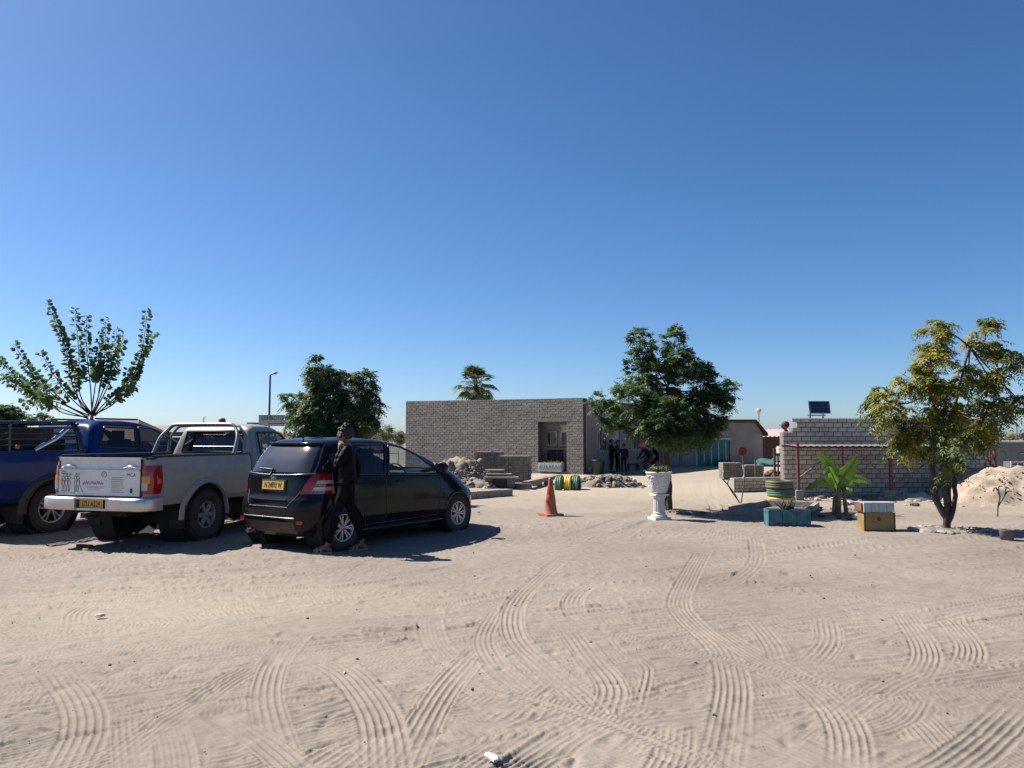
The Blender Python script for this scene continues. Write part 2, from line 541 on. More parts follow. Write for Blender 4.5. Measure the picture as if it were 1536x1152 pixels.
    track(g((440, 975), (500, 998), (535, 1025), (570, 1080), (582, 1180)), 0.24, 5, 0.014)
    track(g((285, 1045), (360, 1090), (410, 1125), (480, 1185)), 0.18, 4, 0.012)
    track(g((80, 1000), (118, 1050), (125, 1100), (80, 1190)), 0.23, 5, 0.012)
    track(g((-20, 1110), (20, 1085), (45, 1090)), 0.2, 4, 0.01)
    track(g((650, 915), (645, 935), (655, 968), (690, 1000)), 0.2, 5, 0.012)
    track(g((755, 905), (730, 945), (730, 975), (768, 1020), (850, 1075)), 0.18, 4, 0.012)
    track(g((860, 825), (833, 847), (788, 887), (768, 920), (775, 960), (825, 1007), (885, 1060), (905, 1110)), 0.2, 4, 0.014)
    track(g((940, 845), (908, 864), (866, 890), (860, 915), (888, 940)), 0.2, 4, 0.014)
    track(g((1060, 820), (1046, 842), (1028, 875), (1018, 905), (1035, 932), (1080, 972), (1098, 1020), (1094, 1078), (1075, 1180)), 0.215, 5, 0.015)
    track(g((1040, 925), (1118, 975), (1193, 1015), (1248, 1060), (1273, 1105), (1275, 1190)), 0.215, 5, 0.015)
    track(g((850, 940), (888, 990), (918, 1030), (908, 1072)), 0.2, 4, 0.014)
    track(g((905, 945), (935, 980), (970, 1000), (965, 1040), (955, 1075)), 0.06, 1, 0.012)
    track(g((1350, 915), (1388, 975), (1368, 1025)), 0.2, 5, 0.012)
    track(g((1418, 925), (1453, 968), (1445, 1005)), 0.2, 5, 0.012)
    track(g((1560, 1030), (1500, 1090), (1440, 1140), (1330, 1200)), 0.24, 5, 0.013)
    track(g((1238, 925), (1243, 962), (1210, 1000)), 0.19, 4, 0.012)
    track(g((1125, 925), (1158, 965), (1172, 1000)), 0.19, 4, 0.011)
    track(g((920, 1068), (850, 1105), (770, 1160), (720, 1200)), 0.24, 5, 0.016)
    track(g((1395, 1000), (1330, 1030), (1240, 1090)), 0.2, 4, 0.011)
    track(g((1130, 800), (1135, 840), (1100, 870), (1040, 895)), 0.2, 3, 0.012)
    # lugged tracks laid over the arcs
    track(g((760, 908), (893, 948), (1068, 985), (1218, 1022), (1380, 1060), (1560, 1085)), 0.15, 2, 0.009, 0.006)
    track(g((700, 1015), (768, 1038), (893, 1075), (1018, 1125), (1100, 1175)), 0.16, 2, 0.009, 0.006)
    track(g((1140, 870), (1180, 882), (1260, 886)), 0.2, 2, 0.008, 0.008, lam=0.11)
    track(g((1410, 995), (1470, 998), (1560, 990)), 0.12, 1, 0.006, 0.009, lam=0.07)
    track(g((660, 1112), (760, 1098), (900, 1092)), 0.12, 1, 0.006, 0.008, lam=0.07)
    # long faint runs towards the gap between the buildings
    for P_ in (((880, 838), (960, 790), (1030, 750), (1060, 725)), ((1058, 822), (1075, 790), (1068, 755), (1050, 725)),
               ((1100, 822), (1100, 790), (1088, 757), (1070, 728)), ((200, 960), (520, 890), (800, 820), (980, 765)), ((240, 985), (560, 905), (840, 830), (1010, 770)), ((700, 870), (850, 815), (960, 772), (1020, 740)), ((1500, 900), (1300, 850), (1120, 800), (1060, 750))):
        track(g(*P_), 0.19, 3, 0.011, 0, 0.75, 0.8)
    # footprints and small hollows
    for _ in range(420):
        px, py = r.uniform(-60, 1600), r.uniform(800, 1150)
        x, y = gp(px, py)
        a_ = r.uniform(0, 3.14); sx, sy = r.uniform(0.03, 0.13), r.uniform(0.02, 0.05); am = r.uniform(-0.018, 0.010)
        i0, i1 = np.searchsorted(rows, [y - 0.3, y + 0.3])
        for i in range(max(i0, r0), min(i1, r1)):
            j0 = int(((x - .3) / w[i] + 0.92) / (tc[1] - tc[0])); j1 = int(((x + .3) / w[i] + 0.92) / (tc[1] - tc[0])) + 1
            j0, j1 = max(0, j0), min(len(tc), j1)
            if j1 <= j0: continue
            xx = X[i, c0 + j0:c0 + j1] - x; yy = Y[i, 0] - y
            u = xx * math.cos(a_) + yy * math.sin(a_); v = -xx * math.sin(a_) + yy * math.cos(a_)
            Z[i, c0 + j0:c0 + j1] += am * np.exp(-(u / sx) ** 2 - (v / sy) ** 2)
    # loose heaps round the plants
    soil = np.zeros_like(X)
    def mound(c, rx, ry, h, s=0.0):
        e = ((X - c[0]) / rx) ** 2 + ((Y - c[1]) / ry) ** 2
        k = np.exp(-e * 1.2)
        nonlocal Z, soil
        Z = Z + h * k * (0.6 + 0.8 * vnoise(X, Y, 0.25, 21))
        soil = np.maximum(soil, s * np.clip(k * 1.5 * (0.4 + vnoise(X, Y, 0.3, 22)), 0, 1))
    mound(gp(1260, 770), 0.75, 0.8, 0.05, 0.75)
    mound(gp(1004, 769), 0.75, 0.6, 0.05, 0.35)
    mound(gp(930, 772), 0.8, 0.6, 0.03, 0.3)
    mound(gp(1420, 795), 0.6, 0.45, 0.05, 0.3)
    mound(gp(1330, 745), 3.2, 0.9, 0.06, 0.25)
    mound(gp(910, 733), 1.5, 0.8, 0.10, 0.15)
    mound(gp(700, 732), 1.6, 2.0, 0.12, 0.15)
    mound(gp(1240, 870), 1.6, 0.7, -0.02, 0.22)
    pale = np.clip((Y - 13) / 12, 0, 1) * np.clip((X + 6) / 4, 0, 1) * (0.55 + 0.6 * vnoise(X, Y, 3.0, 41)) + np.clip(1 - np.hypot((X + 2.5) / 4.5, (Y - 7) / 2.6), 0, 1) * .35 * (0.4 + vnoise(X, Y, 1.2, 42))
    far = np.clip((Y - 60) / 200, 0, 1)
    Z *= (1 - far)
    R, C = X.shape
    V = np.stack([X, Y, Z], -1).reshape(-1, 3)
    idx = np.arange(R * C).reshape(R, C)
    q = np.stack([idx[:-1, :-1], idx[:-1, 1:], idx[1:, 1:], idx[1:, :-1]], -1).reshape(-1, 4)
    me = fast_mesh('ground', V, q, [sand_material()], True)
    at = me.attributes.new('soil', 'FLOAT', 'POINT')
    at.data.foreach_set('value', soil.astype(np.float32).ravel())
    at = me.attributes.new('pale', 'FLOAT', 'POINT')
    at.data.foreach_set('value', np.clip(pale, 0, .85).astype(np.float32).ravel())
    o = link('ground', me)
    tag(o, 'pale trampled sand crossed by many tyre tracks', kind='structure')
    return o
make_ground()

# loose grit on the sand
mb = MB()
r = random.Random(5)
for _ in range(170):
    px, py = r.uniform(-40, 1580), 1150 - 370 * r.random() ** 0.7
    x, y = gp(px, py)
    mb.rock((x, y, 0.002), r.choice([.003, .004, .004, .005, .006, .011]) * (1 + y / 25), r.choice([0, 0, 0, 1]), seed=r.random(), sub=0)
tag(mb.build('gravel', [mat('grit', (0.25, 0.21, 0.17), var=0.3), mat('grit_pale', (0.6, 0.56, 0.5), var=0.2)]), 'small stones and grit scattered over the sand', kind='stuff')
# ================================================================== brick work helpers
BRICK = mat('cement_brick', (0.235, 0.215, 0.190), rough=0.95, var=0.16, scale=14, bump=0.5, bscale=60, objrand=0.17, stain=.16)
BRICKI = mat('cement_brick_run', (0.235, 0.215, 0.190), rough=0.95, var=0.16, scale=14, bump=0.5, bscale=60, island=0.17, stain=.16)
MORTAR = mat('mortar', (0.085, 0.08, 0.075), rough=1.0, var=0.2, scale=20)
PLASTER = mat('grey_plaster', (0.185, 0.168, 0.15), rough=0.95, var=0.10, scale=2.5, bump=0.25, bscale=12, stain=.15)
DARKGLASS = mat('window_dark', (0.012, 0.014, 0.018), rough=0.08, var=0.2, spec=0.8)
WHITEP = mat('white_paint', (0.72, 0.72, 0.70), rough=0.5, var=0.06)

def brick_mesh(l, h, d):
    mb = MB(); e = 0.006
    o = [(-l / 2, -h / 2), (l / 2, -h / 2), (l / 2, h / 2), (-l / 2, h / 2)]
    i = [(-l / 2 + e, -h / 2 + e), (l / 2 - e, -h / 2 + e), (l / 2 - e, h / 2 - e), (-l / 2 + e, h / 2 - e)]
    vs = [(x, 0, z) for x, z in o] + [(x, -d + e, z) for x, z in o] + [(x, -d, z) for x, z in i]
    fs = []
    for k in range(4):
        j = (k + 1) % 4
        fs += [(k, j, 4 + j, 4 + k), (4 + k, 4 + j, 8 + j, 8 + k)]
    fs.append((8, 9, 10, 11))
    return vs, fs

def brick_wall(parent, origin, ang, width, ztop, L, Hh, holes=(), limit=300, prefer=None, proud=0.014, stepped=None, part_from=0.0, mat_one=None, mat_run=None, gap=0.013):
    """courses of bricks on the face of a wall: origin = bottom left on the ground, running along ang; the wall faces -normal.
    ztop(s) = top at distance s. The largest LIMIT whole bricks become parts, the rest one run."""
    c, s_ = math.cos(ang), math.sin(ang)
    M = Matrix.Translation(origin) @ Matrix.Rotation(ang, 4, 'Z')
    rr = random.Random(int(width * 1000))
    shared = {}
    cand = []
    nz = int(max(ztop(0), ztop(width)) / Hh) + 1
    for k in range(nz):
        z0 = k * Hh
        x = -L / 2 if k % 2 else 0.0
        while x < width - 0.02:
            a, b = max(x, 0), min(x + L, width)
            x += L
            if b - a < 0.05: continue
            mid = (a + b) / 2
            z1 = min(z0 + Hh, ztop(mid))
            if z1 - z0 < 0.4 * Hh: continue
            if stepped and not stepped(mid, (z0 + z1) / 2): continue
            segs = [(a, b)]
            for (h0, h1, hz0, hz1) in holes:
                if z1 > hz0 + 0.02 and z0 < hz1 - 0.02:
                    ns = []
                    for (p, q) in segs:
                        if q <= h0 or p >= h1: ns.append((p, q)); continue
                        if p < h0 - 0.03: ns.append((p, h0))
                        if q > h1 + 0.03: ns.append((h1, q))
                    segs = ns
            for (p, q) in segs:
                cand.append((p, q, z0, z1))
    def dist(t):
        w = M @ Vector(((t[0] + t[1]) / 2, 0, (t[2] + t[3]) / 2))
        return (w - Vector((0, 0, CAM_H))).length - (t[1] - t[0]) * 4
    cand.sort(key=dist)
    run = MB()
    root_inv = parent.matrix_basis.inverted()
    for n, (p, q, z0, z1) in enumerate(cand):
        l, h = q - p - gap, z1 - z0 - gap
        Lc = Matrix.Translation(((p + q) / 2, rr.uniform(-.003, .003), (z0 + z1) / 2 )) @ Matrix.Rotation(rr.gauss(0, .006), 4, 'Y') @ Matrix.Rotation(rr.gauss(0, .008), 4, 'Z')
        if n < limit:
            key = (round(l, 2), round(h, 3))
            if key not in shared:
                vs, fs = brick_mesh(l, h, proud)
                m_ = MB(); m_.add(vs, fs); shared[key] = m_.mesh('brick', [mat_one or BRICK])
            o = link('brick', shared[key], parent)
            o.matrix_basis = root_inv @ M @ Lc
        else:
            vs, fs = brick_mesh(l, h, proud)
            T = root_inv @ M @ Lc
            run.add([T @ Vector(v) for v in vs], fs)
    if run.f:
        tag(run.build('brick_courses', [mat_run or BRICKI], parent), kind='stuff')

def slab_with_holes(mb, width, ztop, depth, holes, mi=0, y0=0.0):
    """wall core from y0 to y0+depth, local (x along, z up), rectangular holes"""
    xs = sorted({0.0, width, *[h for q in holes for h in q[:2]]})
    for a, b in zip(xs[:-1], xs[1:]):
        cuts = sorted([(q[2], q[3]) for q in holes if q[0] <= a + 1e-6 and q[1] >= b - 1e-6])
        z = 0.0
        segs = []
        for (h0, h1) in cuts:
            if h0 > z + 1e-4: segs.append((z, h0, z, h0))
            z = h1
        segs.append((z, ztop(a), z, ztop(b)))
        for (p0, p1, q0, q1) in segs:
            mb.prism([(a, p0), (b, q0), (b, q1), (a, p1)], y0, y0 + depth, mi)

# ================================================================== the long brick building
BC = Vector((2.96, 31.9, 0))                       # its near right-hand corner
BANG = math.radians(-32)                            # front runs from left-back to this corner
BW = 9.5
b_org = BC - Vector((math.cos(BANG), math.sin(BANG), 0)) * BW
bld = thing('brick_building', 'long low grey cement brick building with an open recessed porch at its near corner', 'building', b_org, BANG)
zt = lambda s: 3.28 - 0.10 * s / BW
hole = (BW * 0.773, BW * 0.917, 0.12, 2.22)
mb = MB()
slab_with_holes(mb, BW, zt, 0.22, [hole])
mb.build('front_wall', [MORTAR], bld)
brick_wall(bld, b_org, BANG, BW, zt, 0.26, 0.105, [hole])
# lintel band over the porch
MB().box(((hole[0] + hole[1]) / 2, 0.08, hole[3] + 0.055), (hole[1] - hole[0] + 0.3, 0.2, 0.11)).build('lintel', [PLASTER], bld)
# porch: floor, back wall, sides
D_P = 0.52
mb = MB()
mb.box(((hole[0] + hole[1]) / 2, D_P + 0.11, 1.6), (hole[1] - hole[0] + 1.2, 0.2, 3.2))
mb.box((hole[0] - 0.36, 0.22 + D_P / 2, 1.6), (0.2, D_P - 0.24, 3.2))
mb.build('porch_wall', [PLASTER], bld)
MB().box(((hole[0] + hole[1]) / 2, 0.38, 0.07), (hole[1] - hole[0] + 0.5, 0.3, 0.11)).build('porch_floor', [PLASTER], bld)
for k, (a, wd) in enumerate(((0.16, 0.50), (0.70, 0.50))):
    cx = hole[0] + (hole[1] - hole[0]) * (a + 0.10)
    fr = MB()
    yw = D_P - 0.02
    for (dx, dz, sx, sz) in ((0, .29, wd + .06, .05), (0, -.29, wd + .06, .05), (-wd / 2, 0, .05, .58), (wd / 2, 0, .05, .58)):
        fr.box((cx + dx, yw, 1.50 + dz), (sx, .06, sz))
    f = fr.build('window', [mat('window_frame_white', (.30, .30, .29), rough=.5)], bld)
    MB().box((cx, yw + 0.012, 1.50), (wd - .05, .02, .53)).build('pane', [DARKGLASS], f)
    cur = MB()
    for sgn in (-1, 1):
        xx = cx + sgn * wd * .34
        n = 9; vs = []; fs = []
        for i in range(n):
            t = i / (n - 1)
            for zz, sp in ((1.76, .03), (1.48, .02), (1.25, .05)):
                vs.append((xx + (t - .5) * 2 * sp, yw - .012 + .006 * math.sin(t * 22), zz))
        for i in range(n - 1):
            for j in range(2):
                fs.append((i * 3 + j, i * 3 + 3 + j, i * 3 + 4 + j, i * 3 + 1 + j))
        cur.add(vs, fs, 0, True)
    cur.build('curtain', [mat('curtain_grey', (.2, .19, .19), rough=.9, var=.1)], f)
MB().box(((hole[0] + hole[1]) / 2 + .1, D_P - .06, 1.06), (1.1, .12, .05)).build('window_ledge', [PLASTER], bld)
# side wall (faces right, in shade), roof, back
SL = 15.0
sroot = Matrix.Translation((BW, 0, 0)) @ Matrix.Rotation(math.radians(90), 4, 'Z')
sholes = [(1.35, 2.35, 0.95, 2.05), (2.75, 3.75, 0.05, 2.1), (5.0, 6.1, 0.95, 2.05), (8.4, 9.5, 0.95, 2.05), (10.6, 11.6, 0.05, 2.1)]
mb = MB()
slab_with_holes(mb, SL, lambda s: 2.95 if s > .5 else 3.17, 0.2, sholes)
m_ = mb.mesh('side_wall', [PLASTER])
m_.transform(sroot)
link('side_wall', m_, bld)
mb = MB()
mb.box((.1, SL / 2 + .3, 1.6), (.2, SL - .2, 3.2)); mb.box((BW / 2, SL + .1, 1.4), (BW, .2, 2.8))
mb.build('rear_wall', [PLASTER], bld)
mb = MB()
mb.box((BW / 2 - .05, SL / 2 + .22, 3.0), (BW + .35, SL - .35, .07))
rf = mb.build('roof', [mat('roof_sheet_grey', (.33, .33, .34), rough=.45, metal=.5, var=.1)], bld)
mb = MB()
mb.box((BW + .30, SL / 2 + .35, 2.98), (.06, SL - .5, .24)); mb.box((BW + .16, SL / 2 + .3, 2.86), (.24, SL - .5, .03))
mb.build('fascia_board', [mat('brown_fascia', (.10, .055, .04), rough=.6)], bld)
for k, h in enumerate(sholes):
    cy = (h[0] + h[1]) / 2; hh = h[3] - h[2]; wd = h[1] - h[0]
    isdoor = h[2] < .2
    nm = 'door' if isdoor else 'window'
    fr = MB(); xw = BW - .05
    fr.box((xw, cy, h[3] - .03), (.09, wd, .06)); fr.box((xw, cy - wd / 2 + .03, h[2] + hh / 2), (.09, .06, hh)); fr.box((xw, cy + wd / 2 - .03, h[2] + hh / 2), (.09, .06, hh))
    if isdoor:
        fr.box((xw - .03, cy, h[2] + hh / 2), (.05, wd - .1, hh))
        d = fr.build('door', [mat('pale_door', (.34, .37, .36), rough=.5, var=.05)], bld)
        MB().box((xw + .03, cy + .36, 1.02), (.05, .12, .03)).build('handle', [mat('steel', (.5, .5, .5), metal=1, rough=.35)], d)
    else:
        fr.box((xw, cy, h[2] + .03), (.09, wd, .06)); fr.box((xw, cy, h[2] + hh / 2), (.07, .05, hh)); fr.box((xw + .04, cy, h[2] - .03), (.16, wd + .15, .05))
        for j in range(5):
            fr.box((xw + .05, cy - wd / 2 + wd * (j + 1) / 6, h[2] + hh / 2), (.015, .015, hh))
        f = fr.build('window', [mat('window_frame_white', (.55, .55, .54))], bld)
        for sg in (-1, 1):
            MB().box((xw - .02, cy + sg * wd / 4, h[2] + hh / 2), (.02, wd / 2 - .1, hh - .1)).build('pane', [DARKGLASS], f)

# ================================================================== back wing with the teal gate
WD = 42.0
def bx(px, d): return (px - W_PX / 2) / F_PX * d
wing = thing('plastered_outbuilding', 'low plastered outbuilding with dark red roof edge and a teal sliding gate', 'building', (bx(960, WD), WD, 0))
x0 = 0; x1 = bx(1132, WD) - bx(960, WD); x2 = bx(1143, WD) - bx(960, WD)
g0, g1 = bx(1045, WD) - bx(960, WD), bx(1094, WD) - bx(960, WD)
zt0, zt1 = 2.36, 1.78
mb = MB()
mb.prism([(x0, 0), (g0, 0), (g0, zt0), (x0, zt0)], 0, .2)
mb.prism([(g0, 1.42), (g1, 1.42), (g1, zt0), (g0, zt0)], 0, .2)
mb.prism([(g1, 0), (x2, 0), (x2, zt1), (x1, zt0), (g1, zt0)], 0, .2)
mb.prism([(x2 - .2, 0), (x2, 0), (x2, zt1), (x2 - .2, zt1 + .28)], .2, 6)
mb.build('wall', [mat('outbuilding_plaster', (.27, .245, .215), rough=.95, var=.14, scale=1.3, bump=.3, bscale=10)], wing)
mb = MB()
mb.prism([(x0 - .3, zt0), (x1, zt0), (x1, zt0 + .16), (x0 - .3, zt0 + .16)], -.25, 6)
mb.prism([(x1, zt0), (x2 + .22, zt1 - .16), (x2 + .22, zt1 + .0), (x1, zt0 + .16)], -.25, 6)
mb.build('roof', [mat('dark_red_roof', (.105, .028, .028), rough=.6, var=.2)], wing)
gt = MB()
n = 9
for k in range(n):
    a = g0 + (g1 - g0) * k / n
    gt.box((a + (g1 - g0) / n / 2, .10 + .01 * (k % 2), .71), ((g1 - g0) / n - .012, .04, 1.40))
gate = gt.build('gate', [mat('teal_sheet', (.0, .16, .16), rough=.5, var=.1)], wing)
MB().box(((g0 + g1) / 2, .03, 1.46), (g1 - g0 + .16, .08, .06)).build('gate_rail', [WHITEP], wing)
MB().box((g0 - .05, .02, .72), (.08, .09, 1.44)).build('gate_post', [WHITEP], wing)
MB().box((g1 - .5, -.5, .16), (.7, .4, .32)).build('step', [mat('dark_step', (.05, .05, .05))], wing)

# small corrugated roof behind
sd = 48.0
hut = thing('corrugated_hut', 'small brown hut with a pale pink corrugated roof behind the outbuilding', 'hut', (bx(1158, sd), sd, 0))
hw = bx(1182, sd) - bx(1158, sd)
MB().box((.6, 1.6, .82), (2 * hw + 1.4, 3, 1.62)).build('wall', [mat('brown_boards', (.16, .07, .05), rough=.8, var=.2)], hut)
mb = MB(); vs = []; fs = []; n = 64
for i in range(n + 1):
    x = -hw - .35 + (2 * hw + 2.2) * i / n
    for (y, z) in ((-.25, 1.60), (3.2, 2.08)):
        vs.append((x, y, z + .035 * math.sin(i * math.pi / 2 * 1.0)))
for i in range(n):
    fs.append((2 * i, 2 * i + 2, 2 * i + 3, 2 * i + 1))
mb.add(vs, fs, 0, False)
mb.build('roof', [mat('pink_roof', (.55, .40, .37), rough=.5, var=.12)], hut)

# ================================================================== right-hand unfinished wall
RW_O = Vector((bx(1173, 20.1), 20.1, 0))
RW_ANG = math.radians(3.5)
RW_W = 5.75
rw = thing('brick_wall', 'unfinished grey block wall with a stepped end standing behind the red steel frame', 'wall', RW_O, RW_ANG)
RL, RH = 0.247, 0.121
rtop = lambda s: 2.1
def step_ok(s, z):
    if s < 0.13 and z > 1.70: return False
    if s < 0.26 and z > 1.83: return False
    return True
mb = MB()
mb.prism([(0, 0), (RW_W, 0), (RW_W, 2.05), (.38, 2.05), (.38, 1.80), (.25, 1.80), (.25, 1.68), (0, 1.68)], 0, .19)
mb.build('wall_core', [mat('block_grey_joint', (.17, .155, .14), rough=1, var=.2)], rw)
brick_wall(rw, RW_O, RW_ANG, RW_W, rtop, RL, RH, (), stepped=step_ok, proud=0.018, gap=0.02,
           mat_one=mat('block_grey', (.48, .43, .36), rough=.95, var=.15, scale=10, bump=.5, bscale=50, objrand=.16, stain=.18),
           mat_run=mat('block_grey_run', (.48, .43, .36), rough=.95, var=.15, scale=10, bump=.5, bscale=50, island=.16, stain=.18))
# return wall going back at the right end
rw2 = thing('return_wall', 'grey block side wall at the right end of the unfinished wall', 'wall', RW_O + Vector((math.cos(RW_ANG), math.sin(RW_ANG), 0)) * (RW_W + .02), RW_ANG)
MB().box((.05, 3.2, 1.0), (.18, 6, 2.0)).build('wall_core', [PLASTER], rw2)

# ================================================================== grey shed at far right
gs = thing('grey_shed', 'grey steel shed with a flat white roof edge behind the sand heap', 'shed', (bx(1492, 30), 30, 0))
mb = MB()
n = 40; Wd = 7.0; vs = []; fs = []
for i in range(n + 1):
    x = Wd * i / n
    for z in (0, 1.34):
        vs.append((x, .03 * (i % 2), z))
for i in range(n): fs.append((2 * i, 2 * i + 2, 2 * i + 3, 2 * i + 1))
mb.add(vs, fs); mb.box((Wd / 2, 2.6, .66), (Wd, 5, 1.3))
mb.build('wall', [mat('grey_sheet', (.22, .235, .25), rough=.55, var=.1)], gs)
MB().box((Wd / 2, 2.5, 1.375), (Wd + .3, 5.4, .055)).build('roof', [mat('white_sheet', (.62, .63, .64), rough=.5)], gs)
MB().box((3.2, -.04, .92), (4.6, .04, .05)).build('rail', [mat('pale_rail', (.5, .5, .5), rough=.5)], gs)

# ================================================================== left background
ls = thing('grey_roofed_shed', 'long shed with a grey sheet roof behind the silver pickup', 'shed', (bx(175, 50), 50, 0))
Wd = bx(330, 50) - bx(175, 50)
MB().box((Wd / 2, 3, .95), (Wd, 6, 1.9)).build('wall', [mat('shed_wall_grey', (.20, .19, .18), rough=.9)], ls)
mb = MB()
mb.add([(-.3, -.4, 1.55), (Wd + .3, -.4, 1.55), (Wd + .3, 3, 2.36), (-.3, 3, 2.36), (Wd + .3, 6.4, 1.55), (-.3, 6.4, 1.55)], [(0, 1, 2, 3), (3, 2, 4, 5)])
mb.add([(-.3, -.4, 1.48), (Wd + .3, -.4, 1.48), (Wd + .3, -.4, 1.55), (-.3, -.4, 1.55)], [(0, 1, 2, 3)])
mb.build('roof', [mat('shed_roof_grey', (.30, .31, .33), rough=.5, var=.12)], ls)
lh = thing('red_roofed_house', 'house with a brown red hipped roof behind the blue pickup', 'house', (bx(70, 46), 46, 0))
Wd = bx(212, 46) - bx(70, 46)
MB().box((Wd / 2, 3, .7), (Wd - .8, 5, 1.4)).build('wall', [PLASTER], lh)
mb = MB()
mb.add([(-.3, -.3, 1.35), (Wd, -.3, 1.35), (Wd, 6.3, 1.35), (-.3, 6.3, 1.35), (1.6, 3, 2.7), (Wd - 1.6, 3, 2.7)], [(0, 1, 5, 4), (1, 2, 5), (2, 3, 4, 5), (3, 0, 4), (3, 2, 1, 0)])
mb.build('roof', [mat('brown_red_roof', (.20, .085, .06), rough=.7, var=.2)], lh)
wh = thing('white_cottage', 'tiny white cottage far off between the leafy tree and the brick building', 'house', (bx(548, 75), 75, 0))
MB().box((.5, 1, .9), (2.2, 2, 1.8)).build('wall', [WHITEP], wh)
MB().prism([(-.8, 1.8), (1.8, 1.8), (.5, 2.25)], -.2, 2.3).build('roof', [mat('pale_roof', (.45, .5, .48), rough=.6)], wh)

# school signboard
p = wp(388, 640, 40)
sg = thing('signboard', 'white signboard with dark capital letters on two posts beside the silver pickup cab', 'sign', (p.x, 40, 0))
sw = bx(452, 40) - bx(388, 40)
MB().box((sw / 2, 0, 2.42), (sw, .06, .58)).build('board', [mat('sign_white', (.62, .60, .56), rough=.6, var=.08)], sg)
MB().box((sw / 2, -.036, 2.42), (sw - .1, .006, .50)).build('board_face', [mat('sign_face', (.70, .69, .64), rough=.6, var=.05)], sg)
mb = MB()
for x in (.15, sw - .15): mb.box((x, .07, 1.32), (.08, .08, 2.64))
mb.build('post', [mat('post_grey', (.18, .18, .18), rough=.6)], sg)
def lettering(body, size, loc, rot, m, parent, name='lettering', ext=.004, space=1.0):
    cu = bpy.data.curves.new(name, 'FONT'); cu.body = body; cu.size = size; cu.extrude = ext; cu.space_character = space
    cu.align_x = 'CENTER'; cu.align_y = 'CENTER'
    tmp = bpy.data.objects.new(name, cu); COL.objects.link(tmp)
    dg = bpy.context.evaluated_depsgraph_get()
    me = bpy.data.meshes.new_from_object(tmp.evaluated_get(dg))
    bpy.data.objects.remove(tmp)
    me.materials.clear(); me.materials.append(m)
    o = bpy.data.objects.new(name, me); o.location = loc; o.rotation_euler = rot
    o.parent = parent
    COL.objects.link(o)
    return o
INK = mat('ink_dark', (.03, .03, .035), rough=.6)
lettering('OSHIKOTO P', .36, (.80, -.046, 2.54), (math.pi / 2, 0, 0), INK, sg).scale = (.62, 1, 1)
MB().box((sw / 2 + .1, -.043, 2.26), (sw * .62, .006, .07)).build('stripe', [mat('sign_grey_stripe', (.25, .25, .24))], sg)
p = wp(372, 634, 40)
MB().box((-.32, .05, 2.27), (.62, .05, .1)).build('side_bar', [mat('post_grey', (.18, .18, .18))], sg)

# street lamp, far lamp, globe lamp, thin mast
def tall_lamp(px, ytop, d, rad, label):
    t = thing('street_lamp', label, 'lamp', (bx(px, d), d, 0))
    z = wp(px, ytop, d).z
    MB().tube([(0, 0, 0), (0, 0, z * .5), (.01, 0, z)], [rad * 1.5, rad * 1.2, rad], 8).build('pole', [mat('lamp_grey', (.12, .13, .15), rough=.5, metal=.3)], t)
    k = z / 5.2
    MB().tube([(0, 0, z - .02), (.18 * k, 0, z + .04 * k)], rad * .8, 6).build('arm', [mat('lamp_grey', (.1, .1, .1))], t)
    mb = MB(); mb.tube([(.12 * k, 0, z + .05 * k), (.3 * k, 0, z + .10 * k), (.42 * k, 0, z + .10 * k)], [.04 * k, .085 * k, .05 * k], 8)
    mb.build('lamp_head', [mat('lamp_head_grey', (.3, .31, .32), rough=.4)], t)
tall_lamp(404, 562, 45, .055, 'tall grey street lamp with its head pointing right behind the signboard')
tall_lamp(306, 626, 120, .07, 'tiny distant street lamp standing over the grey shed roof')
gl = thing('globe_lamp', 'slender post with a round white globe lamp behind the outbuilding roof', 'lamp', (bx(1138, 60), 60, 0))
z = wp(1138, 616, 60).z
MB().tube([(0, 0, 0), (0, 0, z - .2)], .05, 8).build('post', [mat('lamp_pale', (.4, .4, .4), rough=.5)], gl)
mb = MB(); mb.lathe([(0.02, -.25), (.09, -.19), (.17, -.09), (.20, 0), (.17, .10), (.09, .17), (0.01, .2)], 16, c=(0, 0, z)); mb.build('globe', [mat('globe_white', (.8, .82, .75), rough=.3, var=.03)], gl)
ms = thing('mast', 'thin distant steel mast above the grey shed at the right edge', 'mast', (bx(1524, 90), 90, 0))
MB().tube([(0, 0, 0), (0, 0, wp(1524, 636, 90).z)], .05, 6).build('pole', [mat('lamp_grey', (.1, .1, .1))], ms)

# solar panel on a stand behind the block wall
sp = thing('solar_panel', 'tilted dark solar panel on a steel stand above the block wall', 'solar panel', (bx(1230, 26), 26, 0))
mb = MB()
for sx in (-.22, .22): mb.tube([(sx, .3, 0), (sx, .3, 2.35)], .03, 6)
mb.tube([(-.3, .3, 2.3), (.3, .3, 2.3)], .03, 6)
mb.build('stand', [mat('stand_steel', (.45, .46, .48), metal=.6, rough=.4)], sp)
R = Matrix.Rotation(math.radians(-14), 3, 'X')
mb = MB(); pw, ph = .72, .44
cz = 2.56
mb.box((0, .05, cz), (pw, .04, ph), 0, rot=R)
fr = mb.build('frame', [mat('panel_frame', (.6, .62, .64), metal=.7, rough=.35)], sp)
cells = MB()
for i in range(6):
    for j in range(4):
        cells.box(Vector((0, .05, cz)) + R @ Vector(((i - 2.5) * .108, -.024, (j - 1.5) * .098)), (.102, .006, .092), 0, rot=R)
tag(cells.build('cell', [mat('solar_cell', (.012, .018, .04), rough=.12, spec=.7)], fr), kind='stuff')

